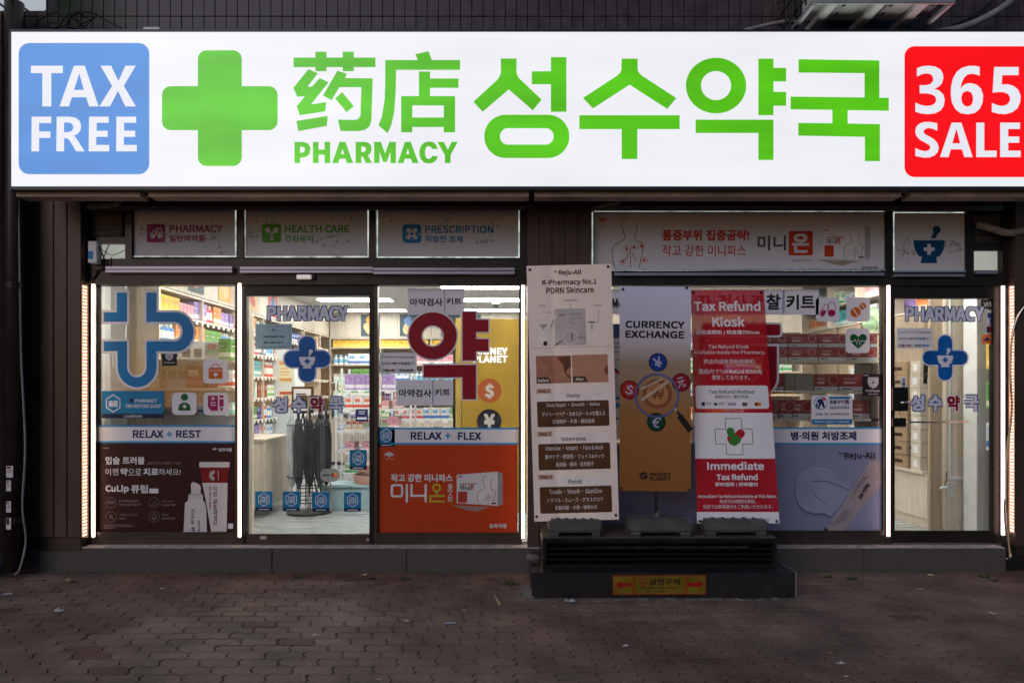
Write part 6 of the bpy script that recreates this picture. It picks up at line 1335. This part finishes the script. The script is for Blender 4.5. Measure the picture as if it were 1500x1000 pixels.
pt = sheet(None, 'blue_notice', VINN, plane(2.2), [(521, 599), (539, 599), (539, 617), (521, 617)], th=.003); tag(pt, 'small navy notice with pale writing hanging behind the glass door', 'notice')
dec(pt, 'lettering', PALE, plane(2.2), O, [('r', 525, 602, 535, 603), ('r', 526, 605, 534, 606), ('r', 523, 611, 537, 614)])
t = thing('card_sign', 'grey rounded sign with two overlapping dots behind the glass door', 'sign', P(484, 700, 1.3)); sheet(t, 'panel', M('warm_grey_card', (.2, .19, .19), .5), plane(1.3), rr_loop(469, 686, 498, 705, 9), th=.004)
dec(t, 'red_dot', RINK, plane(1.3), O, [('o', 488, 695.5, 3)]); dec(t, 'orange_dot', M('orange_mark', (0, 0, 0)), plane(1.3), O, [('o', 491.5, 695.5, 3)], .0014); dec(t, 'lettering', INK, plane(1.3), O, [('r', 472, 694.5, 483, 696.5)])
MB().tube([P(484, 705, 1.305), P(484, 748, 1.305)], .008, 6).build('post', STEEL, t)
# ---- gold money exchange booth
KY0 = 1.6; GOLD = M('brushed_gold_panel', (.46, .28, .035), .38, .35, .12, 4, stretch=(1, 1, .3))
t = thing('exchange_booth', 'tall gold money exchange booth with lit white lettering behind the window', 'booth', (0, KY0, ZF))
kx0, kx1, kz = X_(676, KY0), .72, Z_(467, KY0)
MB().box(kx0, kx1, KY0, KY0+.6, ZF, kz).build('front_panel', GOLD, t, bevel=.006)
MB().box(X_(667, KY0), kx0-.003, KY0+.01, KY0+.62, ZF, kz+.01).build('side_trim', M('pale_gold_trim', (.58, .40, .10), .35, .4), t, bevel=.004)
MB().box(X_(663, KY0), X_(667, KY0)-.002, KY0+.05, KY0+.64, ZF, kz).build('dark_edge', BLACK, t)
mK = plane(KY0-.004); LIT = M('lit_white_letter_face', (1, .97, .95), .5, emit=1.6, var=.02)
dec(t, 'lit_lettering', LIT, mK, k_, [('t', 'MONEY', 690, 450, 902, 498, 0, 0, .04), ('t', 'PLANET', 674, 504, 902, 550, 0, 0, .04)], .012)
c_ = dec(t, 'dollar_disc', M('copper_disc', rgb(160, 75, 38), .45), mK, k_, [('o', 782, 736, 80)]); dec(c_, 'lettering', M('disc_white', (.5, .47, .42), .5), mK, k_, [('t', '$', 752, 688, 812, 790, .05)], .003)
c_ = dec(t, 'yen_disc', M('ink_blue_disc', rgb(28, 26, 34), .45), mK, k_, [('o', 780, 940, 82)]); dec(c_, 'lettering', M('disc_white', (.5, .47, .42)), mK, k_, [('t', '¥', 744, 890, 818, 980, .05)], .003)
# ---- display rack right behind the leftmost window
t = thing('window_rack', 'pale display rack with punched back panel behind the leftmost window', 'shelf', (-2.75, .3, ZF))
wx0, wx1 = X_(222, .3), X_(341, .3)
for yy in (526, 568, 606): MB().box(wx0, wx1, .14, .46, Z_(yy, .14)-.02, Z_(yy, .14)).build('shelf', WOODG, t)
MB().box(wx0, wx1, .465, .48, ZF, Z_(500, .465)).build('back_panel', M('cream_panel', (.50, .50, .49), .6), t)
b = MB()
for gx in (232, 250, 268, 285):
    for i in range(5):
        for j in range(5): p = P(gx+i*2.4, 512+j*2.4, .46); b.box(p.x-.005, p.x+.005, .458, .464, p.z-.005, p.z+.005)
for gx in (232, 248, 263):
    for i in range(5):
        for j in range(5): p = P(gx+i*2.4, 544+j*2.4, .46); b.box(p.x-.005, p.x+.005, .458, .464, p.z-.005, p.z+.005)
b.build('punched_hole', BLACK, t)
for k, (key, x0_, x1_, yt, yb_, lb) in enumerate((('silver_packet', 297, 318, 502, 526, 'silver packet on the upper window rack'), ('green', 320, 338, 496, 526, 'green box standing on the upper window rack'), ('dark_red', 273, 297, 536, 568, 'dark red box on the middle window rack'), ('dark_red', 306, 318, 548, 568, 'small dark red box on the middle window rack behind the bag sticker'), ('white_and_red', 319, 341, 542, 568, 'white and red box on the middle window rack'), ('white_and_blue', 290, 304, 590, 606, 'white and blue box on the lowest window rack'), ('lilac', 306, 322, 588, 606, 'lilac box on the lowest window rack'), ('mint_packet', 324, 338, 590, 606, 'mint packet on the lowest window rack'))):
    a, c = P(x0_, yt, .16), P(x1_, yb_, .16); put(key, (a.x, .16, Z_(yb_, .14)+.001), (c.x-a.x, .16, a.z-c.z), lb, 'goods on the window rack')
t = thing('window_curtain', 'white blind panel at the left edge of the leftmost window', 'blind', (X_(168, .3), .3, ZF)); MB().box(X_(151, .32), X_(184, .32), .32, .34, ZF, 2.9).build('panel', WHITEP, t, bevel=.002)
MB().tube([P(150.5, 430, .3), P(151, 770, .3)], .004, 6).build('cord', BCAB, t); MB().pbox(157.5, 516, 165, 537, .305, .32).build('switch_box', VINW, t, bevel=.002)
t = thing('wood_column', 'tan wooden column behind the blue symbol in the leftmost window', 'column', (X_(203, .6), .6, ZF)); MB().box(X_(193, .6), X_(213, .6), .6, .75, ZF, 2.94).build('face', WOODD, t, bevel=.004)
# ---- right window rack with rows of dark red vitamin cartons
t = thing('window_rack', 'dark framed display rack of red cartons behind the right window', 'shelf', (2.9, .3, ZF))
rx0, rx1 = X_(1025, .3), X_(1292, .3)
for yy, nm in ((528, 'a'), (573, 'b'), (613, 'c')): MB().box(rx0, rx1, .13, .45, Z_(yy, .13)-.022, Z_(yy, .13)).build('shelf', WOODG, t)
MB().box(X_(1276, .13), X_(1292, .13), .13, .45, ZF, Z_(528, .13)-.024).box(rx0-.03, rx0, .13, .45, ZF, Z_(490, .13)).build('side_panel', DARKF, t)
VC, VT = M('vitamin_red', (.20, .014, .016), .4), M('vitamin_grey_band', (.34, .35, .37), .45)
def carton(px0, px1, yt, yb_, Yf, label):
    a, c = P(px0, yt, Yf), P(px1, yb_, Yf); t = thing('vitamin_carton', label, 'carton', ((a.x+c.x)/2, Yf, c.z), 'dark red vitamin cartons in the right window')
    MB().box(a.x, c.x, Yf, Yf+.2, c.z, a.z).build('body', VC, t, bevel=.0015)
    w = px1-px0; h = yb_-yt
    dec(t, 'grey_band', VT, plane(Yf), O, [('r', px0+.3, yb_-h*.26, px1-.3, yb_-.3)])
    dec(t, 'lettering', M('carton_pink_print', (.38, .22, .21), .5), plane(Yf), O, [('t', 'VITAMIN C', px0+w*.12, yt+h*.22, px0+w*.46, yt+h*.36, .02), ('r', px0+w*.12, yt+h*.44, px0+w*.42, yt+h*.58, .8), ('ring', px1-w*.2, yt+h*.35, h*.3, .8)])
    dec(t, 'band_lettering', INK, plane(Yf), O, [('r', px0+w*.08, yb_-h*.16, px0+w*.3, yb_-h*.10)], .0016)
rown = ('upper', 'lower')
for r_ in range(2):
    for k, xx in enumerate((1024, 1067, 1111, 1155, 1199, 1242.5)): carton(xx, xx+(43 if k < 5 else 42.5), 489+r_*19.8, 508.4+r_*19.8, .16, f'dark red vitamin carton, {nth(k+1)} from left, {rown[r_]} row of the top window shelf')
for k, (xa_, xb_) in enumerate(((1040, 1085), (1086, 1148), (1193, 1228), (1229, 1286))): carton(xa_, xb_, 547.5, 572.6, .16, f'wide dark red carton, {nth(k+1)} from the left on the middle right-window shelf')
t = thing('grey_carton', 'plain grey carton among red cartons on the middle right-window shelf', 'carton', P(1171, 572, .15)); a, c = P(1150, 547, .15), P(1192, 572.6, .15); MB().box(a.x, c.x, .15, .36, c.z, a.z).build('body', M('kraft_grey', (.17, .155, .14), .6), t, bevel=.002)
MB().box(a.x+.08, a.x+.10, .149, .3, c.z, a.z+.001).build('tape', M('tape_brown', (.12, .1, .08), .3), t)
for k, (xa_, xb_) in enumerate(((1100, 1140), (1142, 1160), (1161, 1188), (1246, 1287))): carton(xa_, xb_, 585.5, 612.6, .16, f'dark red carton, {nth(k+1)} from the left on the lowest right-window shelf')
# ---- right wall unit and cupboards
t = thing('right_wall_unit', 'tall oak cupboard unit along the right wall of the shop', 'cupboard', (4.2, 2.5, ZF))
ux = 4.03
MB().box(ux, ux+.03, .62, 6.4, ZF, .30).build('plinth_board', WOOD, t)
b = MB()
for k in range(9): yy = .63+k*.64; b.box(ux-.02, 4.45, yy+.003, yy+.635, .305, .735)
b.build('lower_cabinet', WOOD, t)
MB().box(ux-.05, 4.45, .66, 6.4, .738, .765).build('ledge', WOOD, t)
b = MB()
for z in (2.35, 2.62): b.box(ux, 4.45, .70, 6.4, z-.02, z)
b.box(4.40, 4.45, .70, 6.4, .77, ZC)
b.build('shelf', WOOD, t)
b = MB()
for k in range(9): yy = .63+k*.64; b.box(ux-.008, 4.45, yy+.09, yy+.62, 1.62, 2.32)
b.build('upper_cabinet', WOODD, t)
b = MB()
for k in range(8): yy = .63+k*.75; b.box(ux, 4.45, yy-.012, yy+.012, .77, ZC)
b.build('upright', WOOD, t)
MB().box(ux-.01, X_(1386, .62), .60, .64, ZF, ZC).build('end_panel', WOODD, t, bevel=.002)
t = thing('kitchen_door', 'flat oak panel with white frame lines beside the right cupboards', 'panel', (X_(1408, .5), .5, ZF))
MB().box(X_(1385, .55), X_(1431, .55), .55, .6, ZF, ZC).build('board', WOOD, t)
MB().pbox(1391, 430, 1393, 700, .54, .55).pbox(1426, 430, 1429, 707, .54, .55).pbox(1391, 698, 1429, 702, .538, .55).build('white_frame', WHITEP, t, bevel=.001)
t = thing('wall_socket', 'white double socket low on the oak panel seen through the right-hand door', 'socket', P(1393, 726, .54)); MB().pbox(1388.5, 706, 1397.5, 726.5, .538, .55).build('plate', WHITEP, t, bevel=.003)
dec(t, 'socket_hole', GREYI, plane(.537), O, [('ring', 1393, 711.5, 3.2, .8), ('ring', 1393, 720.5, 3.2, .8)])
t = thing('power_plug', 'white plug lying beside the double socket on the oak panel', 'plug', P(1382, 719, .52)); MB().tube([P(1378, 715, .5), P(1382, 714, .52), P(1388, 714, .53)], [.012, .02, .014], 10).build('body', WHITEP, t, smooth=True)
MB().tube(spline([P(1383, 712, .52), P(1386, 702, .53), P(1387, 690, .54)]), .004, 6).build('cord', BCAB, t)
t = thing('white_column', 'white painted column at the right side behind the right-hand door', 'column', (X_(1444, .3), .3, ZF)); MB().box(X_(1431, .3), X_(1459, .3), .3, .5, ZF, 2.94).build('shaft', WALLW, t, bevel=.003)
for k in range(3): put(('yellow', 'green', 'white_and_blue')[k], (X_(1455.5, .15), .15, Z_((540, 600, 660)[k], .15)), (.05, .1, .25), f"{('yellow', 'green', 'white and blue')[k]} packet hanging at the right edge of the right-hand door, {('top', 'middle', 'bottom')[k]} one", 'packets by the right door edge')
# cartons stacked on the ledge
KR = M('kraft_card', (.30, .20, .12), .7, 0, .12, 8); KW = M('pale_card', (.50, .43, .35), .6, 0, .06, 8)
def kraft(x, y, z, w, d, h, mat, lb, white):
    t = thing('kraft_carton', lb, 'carton', (x+w/2, y, z), 'cartons stacked on the right wall unit')
    MB().box(x, x+w, y, y+d, z, z+h-.003).build('body', mat, t, bevel=.002)
    if white: MB().box(x+w*.25, x+w*.75, y-.002, y-.0005, z+h*.25, z+h*.75).box(x-.002, x-.0005, y+d*.3, y+d*.7, z+h*.25, z+h*.75).build('label', VINW, t)
    else: MB().box(x+w*.1, x+w*.3, y-.002, y-.0005, z+h*.4, z+h*.7).box(x+w*.4, x+w*.9, y-.002, y-.0005, z+h*.5, z+h*.58).box(x-.002, x-.0005, y+d*.3, y+d*.8, z+h*.35, z+h*.6).build('print', BRT, t)
for c_, (y, w, mat, wh, nm) in enumerate(((.72, .17, KW, True, 'nearest'), (.95, .30, KR, False, 'second'), (1.3, .2, KW, True, 'third'), (1.62, .28, KR, False, 'fourth'), (2.0, .2, KW, True, 'farthest'))):
    for k in range(8 if c_ != 3 else 6): kraft(ux-.04+random.uniform(-.006, .006), y, .766+k*.135, .30, w, .135, mat, f"{'pale labelled' if wh else 'brown printed'} carton, {nth(k+1)} from the bottom of the {nm} stack on the right unit", wh)
fill(ux+.32, .75, 2.62, 0, 1, 3.6, .25, .26, 'the top right-wall shelf', 'goods on the right wall unit', random.Random(21), keys=['white_and_blue', 'white_and_green', 'silver_packet', 'pale_pink', 'white_and_red', 'blue_bottle'], end='from the window')
fill(ux+.32, .75, 2.35, 0, 1, 3.6, .22, .26, 'the second right-wall shelf', 'goods on the right wall unit', random.Random(22), keys=['white_and_blue', 'white_and_red', 'orange', 'teal', 'white_bottle', 'lilac'], end='from the window')
t = thing('green_bag', 'clear bag of green and pink things on the high right shelf', 'bag', P(1282, 476, 1.0))
bm = bmesh.new(); bmesh.ops.create_icosphere(bm, subdivisions=3, radius=1)
for v in bm.verts: v.co *= 1+.3*mnoise.noise(v.co*2.2)
for v in bm.verts: v.co = Vector((v.co.x*.10, v.co.y*.10, v.co.z*.13))+Vector(P(1281, 470, 1.0))
me = bpy.data.meshes.new('plastic_bag'); bm.to_mesh(me); bm.free(); me.materials.append(M('bag_mixed', (.35, .5, .3), .25, var=.6, vs=14)); link('plastic_bag', me, t)
MB().box(P(1265, 480, 1.0).x, P(1300, 480, 1.0).x, .9, 1.2, Z_(486, 1.0)-.02, Z_(486, 1.0)).build('tray', WOOD, t)
# middle partition seen through the right window
t = thing('mid_shelf', 'pale wooden shelf of mixed goods behind the right window rack', 'shelf', (2.4, 3.0, ZF))
b = MB()
for z in (.9, 1.2, 1.5, 1.8, 2.1): MB().box(1.3, 3.75, 3.0, 3.4, z-.02, z).build('shelf', WOOD, t)
for x in (1.3, 2.1, 2.9, 3.74): b.box(x, x+.02, 2.996, 3.4, ZF, 2.3)
b.build('upright', WOOD, t); MB().box(1.3, 3.76, 3.41, 3.43, ZF, ZC).build('back_panel', WOOD, t); MB().box(1.3, 3.76, 3.0, 3.4, 2.302, ZC-.01).build('upper_cabinet', WOOD, t)
for z, nm in ((1.2, 'lowest'), (1.5, 'second'), (1.8, 'third'), (2.1, 'top')): fill(1.34, 3.03, z, 1, 0, 2.38, .22, .26, f'the {nm} right-window back shelf', 'goods on the shelf behind the right window', random.Random(int(z*10)), keys=['orange', 'white_and_red', 'white_and_blue', 'lilac', 'silver_packet', 'red_bottle', 'white_and_green', 'blue_bottle'], wmin=.08, wmax=.16, end='from left', hmin=.6)
# ================================================================== LITTER AND WEEDS
PAP = M('litter_paper', (.45, .45, .47), .7, 0, .15, 30); LEAF = M('dry_leaf', (.24, .16, .09), .7, 0, .3, 30); LEAFP = M('pale_dry_leaf', (.42, .34, .26), .7, 0, .2, 30)
def ground_pt(px, py): d = F*H/(py-HY); return (px-CX)/F*d, d-D
def scrap(px, py, s, mat, label, cat, sd, name):
    x, y = ground_pt(px, py); rr = random.Random(sd); bm = bmesh.new(); n = 6
    g = [[bm.verts.new((x+(i/n-.5)*s*(1+rr.uniform(-.1, .1)), y+(j/n-.5)*s*.6+rr.uniform(-.1, .1)*s*.3, .006+abs(mnoise.noise(Vector((i*.7, j*.7, sd))))*s*.45)) for i in range(n+1)] for j in range(n+1)]
    for j in range(n):
        for i in range(n):
            if (i-n/2+.5)**2+(j-n/2+.5)**2 < (n*.5)**2+rr.uniform(-3, 2): bm.faces.new((g[j][i], g[j][i+1], g[j+1][i+1], g[j+1][i]))
    for v in [v for v in bm.verts if not v.link_faces]: bm.verts.remove(v)
    me = bpy.data.meshes.new(name); bm.to_mesh(me); bm.free(); me.materials.append(mat); tag(link(name, me), label, cat)
for i, (px, py, s, m, lb, nm) in enumerate(((85, 896, .08, PAP, 'crumpled clear-white wrapper on the pavers, far left', 'litter_wrapper'), (11, 872, .07, PAP, 'small white paper scrap at the left edge near the pink wall', 'paper_scrap'), (103, 852, .09, LEAF, 'clump of brown dry leaves by the left end of the granite step', 'dry_leaf'),
    (594, 911, .06, LEAFP, 'pale curled leaf on the pavers below the orange poster', 'dry_leaf'), (463, 932, .05, LEAFP, 'small pale triangular leaf on the pavers below the glass door', 'dry_leaf'), (592, 898, .04, LEAF, 'little brown leaf just behind the pale curled leaf', 'dry_leaf'),
    (535, 843, .05, LEAFP, 'pale leaf at the foot of the granite step below the door', 'dry_leaf'), (680, 895, .035, LEAFP, 'tiny pale scrap left of the platform rubble', 'paper_scrap'), (835, 882, .08, PAP, 'flat white paper scrap at the foot of the platform, left part', 'paper_scrap'),
    (1348, 864, .05, LEAFP, 'pale curled leaf on the pavers below the right-hand door', 'dry_leaf'), (1454, 900, .06, LEAFP, 'cluster of pale leaf bits on the right pavers', 'dry_leaf'), (1231, 973, .05, PAP, 'white scrap on the pavers at the lower right', 'paper_scrap'), (1240, 992, .03, PAP, 'tiny white scrap near the bottom edge right of centre', 'paper_scrap'),
    (1363, 843, .05, LEAFP, 'pale leaf under the right-hand door near the step', 'dry_leaf'), (1478, 832, .05, PAP, 'small white scrap at the far right by the dark pillar', 'paper_scrap'), (555, 996, .03, LEAFP, 'tiny leaf at the bottom edge left of centre', 'dry_leaf'), (238, 863, .04, LEAFP, 'small pale leaf on the reddish pavers below the lip balm poster', 'dry_leaf'), (915, 947, .04, PAP, 'small white scrap on the pavers below the platform', 'paper_scrap'), (1215, 958, .04, LEAF, 'brown leaf on the right pavers below the platform end', 'dry_leaf'))):
    scrap(px, py, s, m, lb, 'leaf' if 'leaf' in nm else 'litter', i+1, nm)
x, y = ground_pt(659, 914); tag(MB().obox((x, y, .010), .075, .014, .010, .15).build('lighter', M('pale_blue_plastic', (.32, .34, .45), .4), bevel=.003), 'pale blue plastic stick lying on the pavers left of the platform', 'litter')
x, y = ground_pt(728, 880); tag(MB().tube([(x-.02, y+.1, .012), (x, y, .016), (x+.02, y-.1, .008)], [.004, .008, .012], 6).build('wooden_stick', M('straw_wood', (.42, .30, .17), .7)), 'short straw-coloured stick on the pavers near the platform', 'stick')
WEED = M('weed_green', (.05, .075, .02), .7, 0, .4, 20)
for i, (px, py, s, lb) in enumerate(((1160, 833, .16, 'dark weed tuft at the right corner of the black platform'), (1296, 837, .12, 'small green weed under the left edge of the right-hand door'), (1442, 846, .10, 'green weed on the pavers at the far right'), (1456, 851, .08, 'low green weed in front of the far right one'), (596, 849, .09, 'flat weed growing along the step below the orange poster'), (748, 856, .10, 'weed beside the concrete lump left of the platform'), (540, 848, .07, 'small weed at the step below the glass door edge'), (436, 846, .07, 'tiny weed at the step under the glass door'), (1215, 846, .10, 'weed between the pavers right of the platform'), (1248, 848, .08, 'flat weed right of the other one under the lavender poster'))):
    x, y = ground_pt(px, py); b = MB(); rr = random.Random(i+40)
    for k in range(34):
        a = rr.uniform(0, 6.28); L_ = s*rr.uniform(.35, 1)*.6; w = .006; d = Vector((math.cos(a), math.sin(a)*.6, 0)); q = Vector((-d.y, d.x, 0))*w
        p0 = Vector((x, y, 0))+d*rr.uniform(0, s*.3); p1 = p0+d*L_*.5+Vector((0, 0, L_*rr.uniform(.2, .6))); p2 = p0+d*L_+Vector((0, 0, L_*rr.uniform(.0, .4)))
        b.face([p0, p1+q, p2, p1-q])
    tag(b.build('weed_plant', WEED), lb, 'weed')
